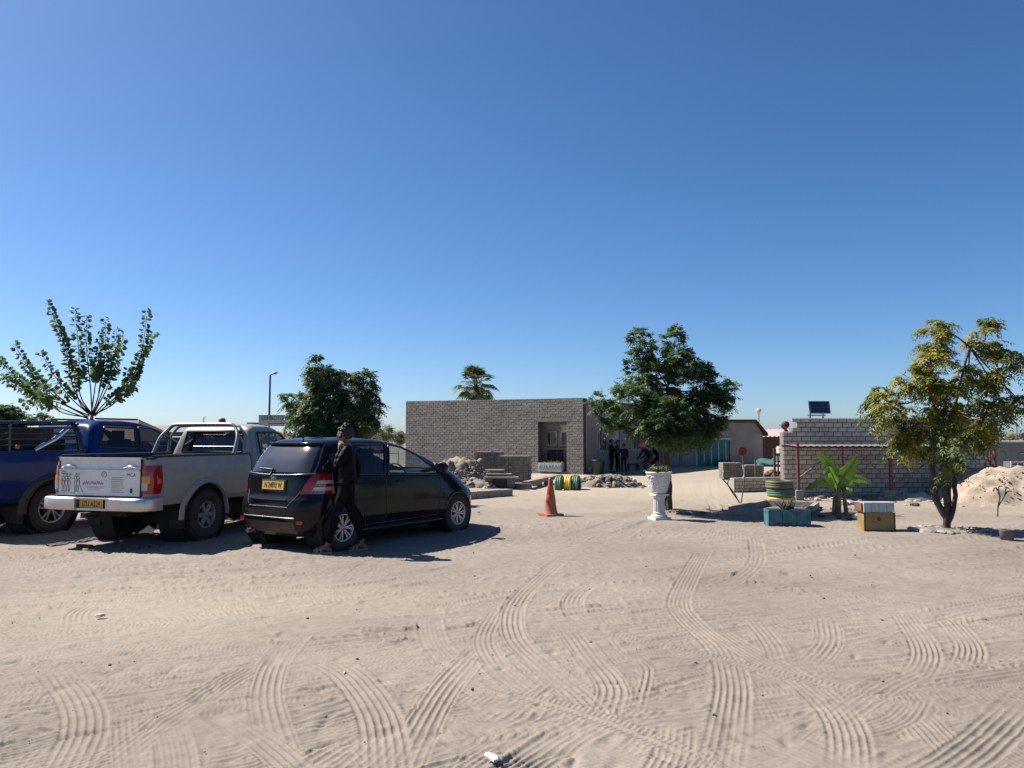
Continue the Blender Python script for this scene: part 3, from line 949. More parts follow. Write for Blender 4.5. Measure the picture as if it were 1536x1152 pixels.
# red steel frame with a sheet canopy in front of the block wall
RED = mat('red_oxide', (.21, .045, .04), rough=.6, var=.25, scale=9)
fd = 19.2
sf = thing('red_steel_frame', 'rusty red steel frame under a pale roof sheet leaning before the block wall', 'steel frame', (bx(1195, fd), fd, 0), math.radians(2))
def fx(px): return bx(px, fd) - bx(1195, fd)
zb = 1.30
for i, px in enumerate((1195, 1263, 1335, 1345, 1400, 1489, 1496)):
    big = px in (1335, 1345)
    w_ = .055 if px in (1195, 1335) else .032
    dpt = 0 if px != 1345 else .25
    MB().box((fx(px), dpt, zb / 2 + (.06 if big or px == 1195 else 0)), (w_, w_, zb + (.12 if big or px == 1195 else 0))).build('post', [RED], sf)
MB().tube([(fx(1188), 0, zb), (fx(1498), 0, zb - .02)], .018, 6).build('beam', [RED], sf)
MB().tube([(fx(1188), .72, zb + .03), (fx(1498), .72, zb + .02)], .03, 6).build('beam', [RED], sf)
for (a, za, b, zb_) in ((1198, .55, 1240, .97), (1347, .42, 1404, .92), (1335, .5, 1290, 1.2), (1488, 1.2, 1481, .1), (1263, 1.1, 1300, .7)):
    MB().tube([(fx(a), .05, za), (fx(b), .3, zb_)], .018, 6).build('brace', [mat('brace_steel', (.34, .24, .21), rough=.6, var=.3)], sf)
for px in (1337, 1492):
    tr = MB()
    for k in range(5):
        z0 = .15 + k * .22
        tr.tube([(fx(px), 0, z0), (fx(px) + .12, .25, z0 + .22)], .012, 5)
    tr.build('lattice', [RED], sf)
mb = MB(); vs = []; fs = []; n = 120
for i in range(n + 1):
    x = fx(1193) + (fx(1470) - fx(1193)) * i / n
    for (y, z) in ((-.05, zb + .035), (.72, zb + .06)):
        vs.append((x, y, z + .012 * math.sin(i * math.pi / 2)))
for i in range(n): fs.append((2 * i, 2 * i + 2, 2 * i + 3, 2 * i + 1))
mb.add(vs, fs)
mb.build('roof_sheet', [mat('canopy_sheet', (.24, .215, .20), rough=.7, var=.3)], sf)
for px in (1193, 1335, 1349):
    MB().box((fx(px), .0, .12), (.22, .22, .24), rz=.2).build('footing', [mat('footing_grey', (.42, .40, .37), rough=.95, bump=.4)], sf)
# ================================================================== vehicles
DUST = (0.33, 0.27, 0.21)
RUBBER = mat('tyre_rubber', (.018, .018, .019), rough=.85, var=.3, dust=(DUST, -.4, .4, .35))
ALLOY = mat('alloy', (.42, .42, .43), metal=.85, rough=.35, var=.1, dust=(DUST, -.4, .3, .3))
STEELRIM = mat('dull_rim', (.26, .26, .27), metal=.7, rough=.45, var=.2, dust=(DUST, -.4, .3, .4))
BLACKP = mat('black_plastic', (.015, .015, .016), rough=.55, var=.2, dust=(DUST, .2, 1.0, .25))
CHROME = mat('chrome', (.75, .75, .76), metal=1, rough=.12, var=.03)
REDLENS = mat('red_lens', (.27, .005, .008), rough=.12, var=.15, coat=.6)
AMBER = mat('amber_lens', (.65, .22, .03), rough=.15, var=.1, coat=.5)
CLEARL = mat('clear_lens', (.42, .41, .40), rough=.12, var=.1, coat=.5)
TINT = mat('tinted_glass', (.006, .007, .009), rough=.03, var=.1, spec=.9, coat=.5)
GLASS = glass_mat('car_glass', (.80, .86, .84))
CABIN = mat('cabin_dark', (.022, .022, .024), rough=.8)
PLATE = mat('plate_yellow', (.62, .40, .045), rough=.45, var=.06)

class Shell:
    """closed car skin: plan outlines stacked by height; columns z, x_rear, x_front, half width, rear squareness, front squareness"""
    def __init__(s, levels, smooth=5, nz=56):
        A = np.array(levels, float)
        zz = np.linspace(A[0, 0], A[-1, 0], 400)
        T = np.stack([np.interp(zz, A[:, 0], A[:, k]) for k in range(1, 6)], 1)
        if smooth:
            k = smooth * 2 + 1
            P = np.pad(T, ((smooth, smooth), (0, 0)), mode='edge')
            T = np.stack([np.convolve(P[:, j], np.ones(k) / k, 'valid') for j in range(5)], 1)
        s.zz, s.T = zz, T
        # sample denser where the outline moves fastest
        d = np.sqrt(np.diff(zz) ** 2 + (np.diff(T[:, 1]) * .5) ** 2 + np.diff(T[:, 0]) ** 2 + np.diff(T[:, 2]) ** 2)
        c = np.r_[0, np.cumsum(d)]
        s.z = np.interp(np.linspace(0, c[-1], nz), c, zz)
    def par(s, z):
        return [float(np.interp(z, s.zz, s.T[:, k])) for k in range(5)]
    def w(s, x, z):
        xr, xf, W, nr, nf = s.par(z)
        xm = .5 * (xr + xf)
        h = (xm - xr) if x < xm else (xf - xm)
        n = nr if x < xm else nf
        q = min(1.0, abs(x - xm) / h)
        return W * (1 - q ** n) ** (1 / n)
    def rear(s, y, z):
        xr, xf, W, nr, nf = s.par(z)
        xm = .5 * (xr + xf)
        q = min(.999, abs(y) / W)
        return xm - (xm - xr) * (1 - q ** nr) ** (1 / nr)
    def front(s, y, z):
        xr, xf, W, nr, nf = s.par(z)
        xm = .5 * (xr + xf)
        q = min(.999, abs(y) / W)
        return xm + (xf - xm) * (1 - q ** nf) ** (1 / nf)
    def outline(s, z, M=90):
        xr, xf, W, nr, nf = s.par(z)
        xm = .5 * (xr + xf)
        q = np.concatenate([1 - np.geomspace(1e-7, .3, 160), np.linspace(.69, 0, 90)])
        q[0] = 1
        a = W * (1 - q ** nr) ** (1 / nr); b = W * (1 - q ** nf) ** (1 / nf)
        ends = lambda W_: None
        x = np.concatenate([xm - q * (xm - xr), (xm + q * (xf - xm))[::-1]])
        y = np.concatenate([a, b[::-1]])
        # fill the flat ends from the centre line out
        x = np.r_[xr, x, xf]; y = np.r_[0, y, 0]
        d = np.r_[0, np.cumsum(np.hypot(np.diff(x), np.diff(y)))]
        t = np.linspace(0, d[-1], M)
        return np.interp(t, d, x), np.interp(t, d, y)
    def build(s, name, m, parent, drop=None, M=90, top=True, mi_fn=None, bottom=False):
        V = []
        for z in s.z:
            x, y = s.outline(z, M)
            V += [(a, b, z) for a, b in zip(x, y)] + [(a, -b, z) for a, b in zip(x[-2:0:-1], y[-2:0:-1])]
        R = 2 * M - 2
        mb = MB(); fs = []; mi = []
        for i in range(len(s.z) - 1):
            for k in range(R):
                j = (k + 1) % R
                f = (i * R + k, i * R + j, (i + 1) * R + j, (i + 1) * R + k)
                c = [sum(V[q][t] for q in f) / 4 for t in range(3)]
                if drop and drop(*c): continue
                fs.append(f)
        if top:
            o = (len(s.z) - 1) * R
            for k in range(1, M - 1):
                a, b = o + k, o + k + 1
                c_, d_ = o + (R - k - 1) % R, o + (R - k) % R
                if k + 1 <= M - 1:
                    f = (a, b, c_, d_)
                    if len(set(f)) == 4: fs.append(f)
                    elif len(set(f)) == 3: fs.append(tuple(dict.fromkeys(f)))
        mb.add(V, fs, 0, True)
        return mb.build(name, m, parent)

def poly_span(poly, x):
    zs = []
    n = len(poly)
    for i in range(n):
        (x0, z0), (x1, z1) = poly[i], poly[(i + 1) % n]
        if (x0 <= x < x1) or (x1 <= x < x0):
            zs.append(z0 + (z1 - z0) * (x - x0) / (x1 - x0))
    return (min(zs), max(zs)) if len(zs) >= 2 else None

def inside(poly, x, z):
    sp = poly_span(poly, x)
    return sp is not None and sp[0] < z < sp[1]

def side_panel(sh, side, poly, off, nx=14, nz=6):
    mb = MB(); vs = []; fs = []
    xa, xb = min(p[0] for p in poly), max(p[0] for p in poly)
    for i in range(nx + 1):
        x = xa + (xb - xa) * min(max(i / nx, .004), .996)
        lo, hi = poly_span(poly, x)
        for j in range(nz + 1):
            z = lo + (hi - lo) * j / nz
            vs.append((x, side * (sh.w(x, z) + off), z))
    for i in range(nx):
        for j in range(nz):
            a = i * (nz + 1) + j
            fs.append((a, a + nz + 1, a + nz + 2, a + 1) if side < 0 else (a, a + 1, a + nz + 2, a + nz + 1))
    return mb.add(vs, fs, 0, True)

def side_line(sh, side, pts, off, r, closed=True, mb=None, step=.05):
    out = []
    n = len(pts)
    for i in range(n if closed else n - 1):
        a, b = pts[i], pts[(i + 1) % n]
        k = max(1, int(math.hypot(b[0] - a[0], b[1] - a[1]) / step))
        for q in range(k):
            t = q / k
            x, z = a[0] + (b[0] - a[0]) * t, a[1] + (b[1] - a[1]) * t
            out.append((x, side * (sh.w(x, z) + off), z))
    if not closed:
        x, z = pts[-1]; out.append((x, side * (sh.w(x, z) + off), z))
    mb = mb or MB()
    return mb.tube(out, r, 5, closed=closed)

def end_panel(fn, ya, yb, z0, z1, off, n=12, nz=6, inset=lambda t: 0.0, sgn=-1):
    """panel on the rear (sgn -1) or front face; inset(t) narrows it towards height t"""
    vs = []; fs = []
    for j in range(nz + 1):
        t = j / nz; z = z0 + (z1 - z0) * t; d = inset(t)
        for i in range(n + 1):
            y = (ya + d) + (yb - ya - 2 * d) * i / n
            vs.append((fn(y, z) + sgn * off, y, z))
    for j in range(nz):
        for i in range(n):
            a = j * (n + 1) + i
            fs.append((a, a + 1, a + n + 2, a + n + 1) if sgn > 0 else (a + 1, a, a + n + 1, a + n + 2))
    return MB().add(vs, fs, 0, True)

def arch_ring(sh, side, cx, cz, r0, r1, off, a0=-.12, a1=math.pi + .12, thick=.03):
    mb = MB(); vs = []; fs = []
    n = 26
    for i in range(n + 1):
        a = a0 + (a1 - a0) * i / n
        for r_, o in ((r0, off - thick), (r0, off), ((r0 + r1) / 2, off), (r1, 0.002)):
            x, z = cx + r_ * math.cos(a), cz + r_ * math.sin(a)
            zc = max(z, sh.zz[0])
            vs.append((x, side * (sh.w(x, zc) + o), z))
    for i in range(n):
        for j in range(3):
            a = i * 4 + j
            fs.append((a, a + 4, a + 5, a + 1))
    return mb.add(vs, fs, 0, True)

WHEELS = {}
def wheel(parent, x, y, side, R, rim_r, width, style, m_rim, z=None, turn=0.0):
    key = (R, rim_r, width, style)
    if key not in WHEELS:
        hw = width / 2
        t = MB()
        t.lathe([(rim_r - .012, -hw * .8), (rim_r + .01, -hw * .98), (R - .05, -hw * 1.02), (R - .018, -hw * .86), (R, -hw * .6), (R, 0), (R, hw * .6), (R - .018, hw * .86), (R - .05, hw * 1.02), (rim_r + .01, hw * .98), (rim_r - .012, hw * .8)], 36, axis='Y')
        n = 44
        for k in range(n):                                     # tread blocks
            a = 2 * math.pi * k / n
            for yy in (-hw * .66, hw * .66):
                c = Vector((math.cos(a) * (R + .001), yy, math.sin(a) * (R + .001)))
                t.box(c, (.022, hw * .42, R * 2 * math.pi / n * .6), rot=Matrix.Rotation(-a, 3, 'Y'))
        tm = t.mesh('tyre', [RUBBER])
        q = MB()
        yo = -hw * .72
        q.lathe([(rim_r, -hw * .80), (rim_r - .012, -hw * .84), (rim_r - .03, -hw * .80), (rim_r - .035, -hw * .1), (rim_r - .03, hw * .8)], 36, axis='Y')
        q.lathe([(.001, yo - .012), (.028, yo - .012), (.034, yo), (.05, yo + .004), (.055, yo + .03)], 18, axis='Y')
        def spoke(a, w0, w1, skew=0.0):
            L0, L1 = .03, rim_r - .02
            ca, sa = math.cos(a), math.sin(a)
            cb, sb = math.cos(a + skew), math.sin(a + skew)
            vs = []
            for (r_, w_, yy, c_, s_) in ((L0, w0, yo + .0, ca, sa), (L1, w1, yo - .006, cb, sb)):
                for e, dy in ((-w_ / 2, .018), (-w_ / 2 * .7, 0), (w_ / 2 * .7, 0), (w_ / 2, .018)):
                    vs.append((r_ * c_ - e * s_, yy + dy, r_ * s_ + e * c_))
            q.add(vs, [(0, 1, 5, 4), (1, 2, 6, 5), (2, 3, 7, 6), (3, 0, 4, 7)])
        if style == 'twin':
            for k in range(5):
                a = 2 * math.pi * k / 5 + .3
                spoke(a - .1, .032, .036, -.10); spoke(a + .1, .032, .036, .10)
        elif style == 'six':
            for k in range(6):
                spoke(2 * math.pi * k / 6, .075, .085)
        else:
            for k in range(7):
                a = 2 * math.pi * k / 7
                spoke(a, .03, .026, -.16); spoke(a, .03, .026, .16)
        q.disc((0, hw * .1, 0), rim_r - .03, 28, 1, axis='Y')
        q.lathe([(.11, yo + .06), (.11, yo + .075), (.04, yo + .075)], 18, mi=2, axis='Y')
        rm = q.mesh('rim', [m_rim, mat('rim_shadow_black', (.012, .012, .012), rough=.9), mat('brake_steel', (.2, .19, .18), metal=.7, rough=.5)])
        WHEELS[key] = (tm, rm)
    tm, rm = WHEELS[key]
    w_ = link('wheel', None, parent, (x, y, R if z is None else z), math.pi if side > 0 else 0.0)
    w_.empty_display_size = .1
    w_.rotation_euler.z += turn
    link('tyre', tm, w_); link('rim', rm, w_)
    return w_

def plate(parent, text, loc, rz, w=.44, h=.115, tilt=0.0, holder=True):
    """number plate facing -x"""
    R = Matrix.Rotation(rz, 3, 'Z') @ Matrix.Rotation(tilt, 3, 'Y')
    mb = MB(); mb.box((0, 0, 0), (.006, w, h))
    o = mb.build('number_plate', [PLATE], parent, loc)
    o.rotation_euler = R.to_euler()
    b = MB()
    for s_ in (-1, 1):
        b.box((-.002, 0, s_ * (h / 2 - .003)), (.006, w, .004)); b.box((-.002, s_ * (w / 2 - .002), 0), (.006, .004, h))
    b.build('plate_edge', [INK], o)
    lettering(text, h * .86, (-.0052, 0, 0), (math.pi / 2, 0, -math.pi / 2), INK, o, 'plate_lettering', .0008, .98).scale = (.70, 1, 1)
    if holder:
        k = MB(); k.box((.012, 0, 0), (.016, w + .03, h + .03)); k.build('plate_holder', [BLACKP], o)
    return o

def seat(parent, x, y, z0, m):
    mb = MB()
    mb.box((x + .22, y, z0 + .10), (.48, .46, .16)); mb.box((x - .02, y, z0 + .42), (.14, .46, .58), rot=Matrix.Rotation(-.2, 3, 'Y')); mb.box((x - .10, y, z0 + .80), (.09, .24, .16))
    return mb.build('seat', [m], parent)

def steering(parent, x, y, z, r=.18):
    mb = MB(); pts = []
    for k in range(24):
        a = 2 * math.pi * k / 24
        pts.append(Vector((x, y, z)) + Matrix.Rotation(-.45, 3, 'Y') @ Vector((0, r * math.cos(a), r * math.sin(a))))
    mb.tube(pts, .014, 6, closed=True)
    mb.tube([(x, y - r, z), (x + .02, y, z), (x, y + r, z)], .012, 5); mb.tube([(x, y, z), (x + .25, y, z - .12)], .025, 6)
    return mb.build('steering_wheel', [CABIN], parent)

# ------------------------------------------------------------------ black hatchback
def hatchback():
    root = thing('hatchback', 'dusty black five door hatchback with a yellow number plate', 'car', (-3.01, 11.2, 0), math.radians(55.5), scale=1.015)
    PAINT = mat('paint_black', (.005, .006, .009), rough=.13, var=.1, coat=.06, spec=.18, dust=(DUST, .15, 1.0, .05))
    sh = Shell([(.20, -.48, 3.12, .73, 6, 5), (.30, -.57, 3.22, .80, 6, 4.5), (.42, -.615, 3.27, .838, 6, 4), (.58, -.62, 3.265, .845, 6, 4), (.68, -.60, 3.22, .845, 6, 3.6),
                (.74, -.55, 3.14, .842, 6, 3.4), (.82, -.535, 3.03, .838, 6, 3.4), (.92, -.525, 2.84, .83, 6, 3.6), (1.00, -.51, 2.62, .81, 6, 4), (1.10, -.47, 2.34, .782, 5.5, 4.4),
                (1.22, -.40, 2.03, .742, 5.5, 4.6), (1.34, -.31, 1.66, .695, 5.5, 4.6), (1.42, -.24, 1.42, .655, 5, 4.6), (1.475, -.16, 1.18, .60, 5, 4.4), (1.51, -.02, .92, .50, 4.5, 4), (1.53, .22, .66, .28, 4, 4)], smooth=6, nz=64)
    F = [(.86, .99), (1.93, .955), (2.02, .985), (1.60, 1.27), (1.30, 1.385), (1.02, 1.42)]        # front door glass
    Q = [(2.10, .985), (2.33, .975), (1.86, 1.165), (2.02, 1.07)]
    Q = [(2.07, .985), (2.34, .975), (2.06, 1.13)]
    Rr = [(-.02, 1.02), (.78, .995), (.93, 1.425), (.30, 1.425), (.06, 1.33)]                         # rear door glass
    Ws = lambda x, y, z: x > 1.2 and z > 1.02 and z < 1.43 and abs(y) < sh.w(min(x, sh.par(z)[1] - .12), z) - .07 and x > sh.par(z)[1] - .25
    arch = .345
    def drop(x, y, z):
        if abs(y) > .45:
            for cx in (0, 2.5):
                if (x - cx) ** 2 + (z - .30) ** 2 < arch ** 2: return True
            if inside(F, x, z) or inside(Q, x, z) or inside(Rr, x, z): return True
        if Ws(x, y, z): return True
        return False
    sh.build('body', [PAINT], root, drop, M=130)
    for side in (-1, 1):
        for poly, g in ((F, GLASS), (Q, GLASS), (Rr, glass_mat('dark_car_glass', (.30, .34, .35)))):
            f = side_line(sh, side, poly, .002, .017).build('window_frame', [mat('gloss_black', (.008, .008, .009), rough=.25)], root)
            side_panel(sh, side, poly, -.002).build('window', [g], f)
        tri = [(-.30, 1.10), (-.08, 1.05), (.0, 1.30), (-.12, 1.32)]
        side_panel(sh, side, tri, .004).build('quarter_window', [TINT], root)
        for cx in (0, 2.5):
            arch_ring(sh, side, cx, .30, .325, .385, .012).build('wheel_arch', [PAINT], root)
        # doors: outline grooves, handles
        gro = MB()
        side_line(sh, side, [(.82, .30), (.80, 1.0), (.98, 1.45)], .0, .006, False, gro)
        side_line(sh, side, [(1.98, .32), (2.02, .60), (2.06, .97)], .0, .006, False, gro)
        side_line(sh, side, [(-.06, 1.02), (.12, .74), (.36, .60), (.42, .30)], .0, .006, False, gro)
        side_line(sh, side, [(.42, .30), (1.98, .32)], .0, .006, False, gro)
        gro.build('door_seam', [INK], root)
        for hx in (.12, 1.02):
            side_line(sh, side, [(hx, .885), (hx + .09, .895), (hx + .19, .885)], .022, .014, False).build('handle', [PAINT], root)
        sill = MB(); vs = []
        side_line(sh, side, [(.36, .235), (2.14, .235)], .012, .045, False, sill)
        sill.build('sill', [PAINT], root)
        # mirror
        mb = MB()
        mb.tube([(1.98, side * .80, .99), (1.98, side * .90, 1.02)], .025, 6)
        mb.tube([(1.90, side * .94, 1.05), (1.96, side * .945, 1.055), (2.05, side * .93, 1.05)], [.075, .088, .05], 12)
        mr = mb.build('mirror', [PAINT], root)
        mb = MB(); mb.disc((1.898, side * .94, 1.05), .066, 16, axis='X', flip=True); mb.build('mirror_glass', [CHROME], mr)
        for cx in (0, 2.5):
            wheel(root, cx, side * .745, side, .30, .195, .185, 'fork', ALLOY)
        # tail lamps wrap round the corner
        lens = MB(); vs = []; fs = []
        n = 12
        for j in range(7):
            t = j / 6; z = .775 + .265 * t
            yin = .545 + .12 * t
            xr, xf, W, nr, nf = sh.par(z)
            P = []
            x_out = xr + .07 + .13 * t - .04 * t * t
            ymax = sh.w(x_out, z)
            for i in range(n + 1):
                u = i / n
                if u < .6:
                    y = yin + (W * .965 - yin) * u / .6
                    P.append((sh.rear(y, z) - .010, side * y, z))
                else:
                    x0 = sh.rear(W * .965, z)
                    x = x0 + (x_out - x0) * (u - .6) / .4
                    P.append((x, side * (sh.w(x, z) + .010), z))
            vs += P
        red, clear = [], []
        for j in range(6):
            for i in range(n):
                a = j * (n + 1) + i
                f = (a, a + 1, a + n + 2, a + n + 1)
                (clear if (j in (1, 3) and i >= 4) else red).append(f)
        lens.add(vs, red, 0, True); lens.add(vs, clear, 1, True)
        lens.build('tail_lamp', [REDLENS, CLEARL], root)
        # rear fog reflectors
        mb = MB(); y = side * .60; mb.box((sh.rear(y, .40) - .008, y, .40), (.02, .10, .045), rz=-side * .12); mb.build('reflector', [REDLENS], root)
        # head lamp
        end_panel(sh.front, *( (-.70, -.45) if side < 0 else (.45, .70)), .66, .74, .006, sgn=1).build('head_lamp', [CLEARL], root)
    # windscreen
    end_panel(sh.front, -.64, .64, 1.02, 1.43, .002, 14, 10, sgn=1, inset=lambda t: .02 + .10 * t).build('windscreen', [GLASS], root)
    # rear window, tailgate and trim
    end_panel(sh.rear, -.665, .665, 1.055, 1.415, .006, 16, 10, inset=lambda t: .0 + .09 * t * t).build('rear_window', [mat('rear_glass', (.02, .022, .025), rough=.06, var=.2, spec=.9, coat=.6, dust=(DUST, .8, 1.6, .10))], root)
    mb = MB()
    pts = [(sh.rear(y, 1.045) - .008, y, 1.045 - .03 * (1 - (y / .7) ** 2)) for y in np.linspace(-.68, .68, 19)]
    pts = [(sh.rear(p[1], p[2]) - .008, p[1], p[2]) for p in pts]
    mb.tube(pts, .010, 6); mb.build('window_moulding', [mat('grey_moulding', (.2, .2, .2), rough=.3, metal=.5)], root)
    g = MB()
    for yy in (-1, 1):
        pts = [(sh.rear(y, z) - .002, y, z) for y, z in ((yy * .66, 1.02), (yy * .50, .74), (yy * .44, .66), (yy * .40, .60))]
        g.tube(pts, .007, 5)
    g.tube([(sh.rear(y, .595) - .002, y, .595) for y in np.linspace(-.4, .4, 9)], .007, 5)
    g.build('tailgate_seam', [INK], root)
    mb = MB()
    mb.tube([(sh.rear(y, .68) - .012, y, .685) for y in np.linspace(-.36, .36, 9)], .012, 6)
    mb.build('tailgate_garnish', [PAINT], root)
    mb = MB()
    mb.tube([(sh.rear(y, .455) - .008, y, .455) for y in np.linspace(-.52, .52, 13)], .009, 6)
    mb.build('bumper_strip', [mat('grey_moulding', (.2, .2, .2))], root)
    mb = MB()
    vs = []
    mb = end_panel(sh.rear, -.50, .50, .24, .40, .004, 12, 3)
    mb.build('bumper_insert', [BLACKP], root)
    plate(root, 'N 24893 W', (sh.rear(0, .88) - .022, -.02, .878), 0, .46, .125, tilt=.08)
    mb = MB()
    cx = sh.rear(0, .955) - .02
    mb.lathe([(.048, 0), (.055, .004), (.048, .008)], 16, axis='X', c=(cx, 0, .975))
    for (y0, z0, y1, z1) in ((-.022, .022, -.016, -.022), (.022, .022, .016, -.022), (-.018, .0, .018, .0)):
        mb.tube([(cx, y0, .975 + z0), (cx, y1, .975 + z1)], .006, 5)
    mb.build('badge', [CHROME], root)
    # wiper and roof lip, antenna
    mb = MB()
    mb.tube([(sh.rear(.06, 1.03) - .03, .06, 1.02), (sh.rear(.06, 1.09) - .03, .05, 1.09), (sh.rear(.3, 1.10) - .025, .34, 1.10)], [.022, .014, .009], 6)
    mb.build('rear_wiper', [BLACKP], root)
    mb = MB(); mb.tube([(-.02, .0, 1.515), (-.12, .0, 1.60), (-.2, 0, 1.66)], [.016, .006, .004], 6); mb.build('antenna', [INK], root)
    mb = MB(); mb.tube([(sh.rear(y, 1.43) - .03, y, 1.438) for y in np.linspace(-.56, .56, 11)], [.012] + [.024] * 9 + [.012], 8)
    mb.build('roof_spoiler', [PAINT], root)
    # underbody, wheel wells, cabin
    mb = MB()
    mb.box((1.25, 0, .30), (1.7, 1.4, .14)); mb.box((1.25, 0, .45), (3.4, .95, .3)); mb.box((-.35, 0, .36), (.3, 1.2, .22)); mb.box((2.9, 0, .42), (.35, 1.2, .3))
    mb.build('underbody', [mat('underbody_black', (.01, .01, .01), rough=.9)], root)
    mb = MB()
    for cx in (0, 2.5):
        for s_ in (-1, 1):
            mb = MB(); mb.lathe([(.37, s_ * .45), (.37, s_ * .80)], 24, c=(cx, 0, .30), axis='Y')
            mb.disc((cx, s_ * .46, .30), .37, 24, axis='Y')
            mb.build('wheel_well', [mat('underbody_black', (.01, .01, .01))], root)
    for x, y in ((.95, -.36), (.95, .36), (.12, -.38), (.12, .38)):
        seat(root, x, y, .48, CABIN)
    mb = MB(); mb.box((2.05, 0, .86), (.5, 1.4, .22)); mb.box((1.8, 0, .78), (.25, 1.36, .3)); mb.box((2.0, -.36, .98), (.22, .34, .07))
    mb.build('dashboard', [CABIN], root)
    steering(root, 1.55, -.36, .96)
    mb = MB(); mb.box((1.50, 0, 1.30), (.06, .22, .06)); mb.build('rear_view_mirror', [CABIN], root)
    ex = MB(); ex.tube([(-.62, .42, .24), (-.35, .42, .26)], .028, 10); ex.build('exhaust_pipe', [STEELRIM], root)
hatchback()

# ------------------------------------------------------------------ silver pickup
def bed_shell(root, sh, z_floor, M=70, paint=None, drop=None, wall=.05):
    return None

def pickup_bed(root, xr, xf, W, z0, zr, paint, arch_r, wz, inner, n_r=22, ncol=60):
    """open load bed: outer skin, rail, inner skin and floor in one body"""
    sh = Shell([(z0, xr + .03, xf, W - .03, n_r, 60), (z0 + .08, xr + .005, xf, W - .01, n_r, 60), (z0 + .35, xr, xf, W, n_r, 60), (zr - .16, xr + .005, xf, W - .012, n_r, 60), (zr, xr + .02, xf, W - .04, n_r, 60)], smooth=4, nz=30)
    def drop(x, y, z):
        return abs(y) > .5 and x ** 2 + (z - wz) ** 2 < arch_r ** 2
    sh.build('bed', [paint], root, drop, M=120, top=False)
    mb = MB()
    t = .07
    ya = W - .04
    for s_ in (-1, 1):
        mb.box(((xr + xf) / 2, s_ * (ya - t / 2), zr - .01), (xf - xr - .05, t, .035))
        mb.box(((xr + xf) / 2, s_ * (ya - t), (zr + .8) / 2), (xf - xr - .06, .02, zr - .82))
        mb.box((0, s_ * (ya - t - .1), .92), (.95, .22, .24))
    mb.box(((xr + xf) / 2, 0, .80), (xf - xr - .08, 2 * ya - .1, .04))
    mb.box((xf - .03, 0, (zr + .8) / 2), (.04, 2 * ya - .1, zr - .82))
    mb.build('bed_liner', [inner], root)
    return sh

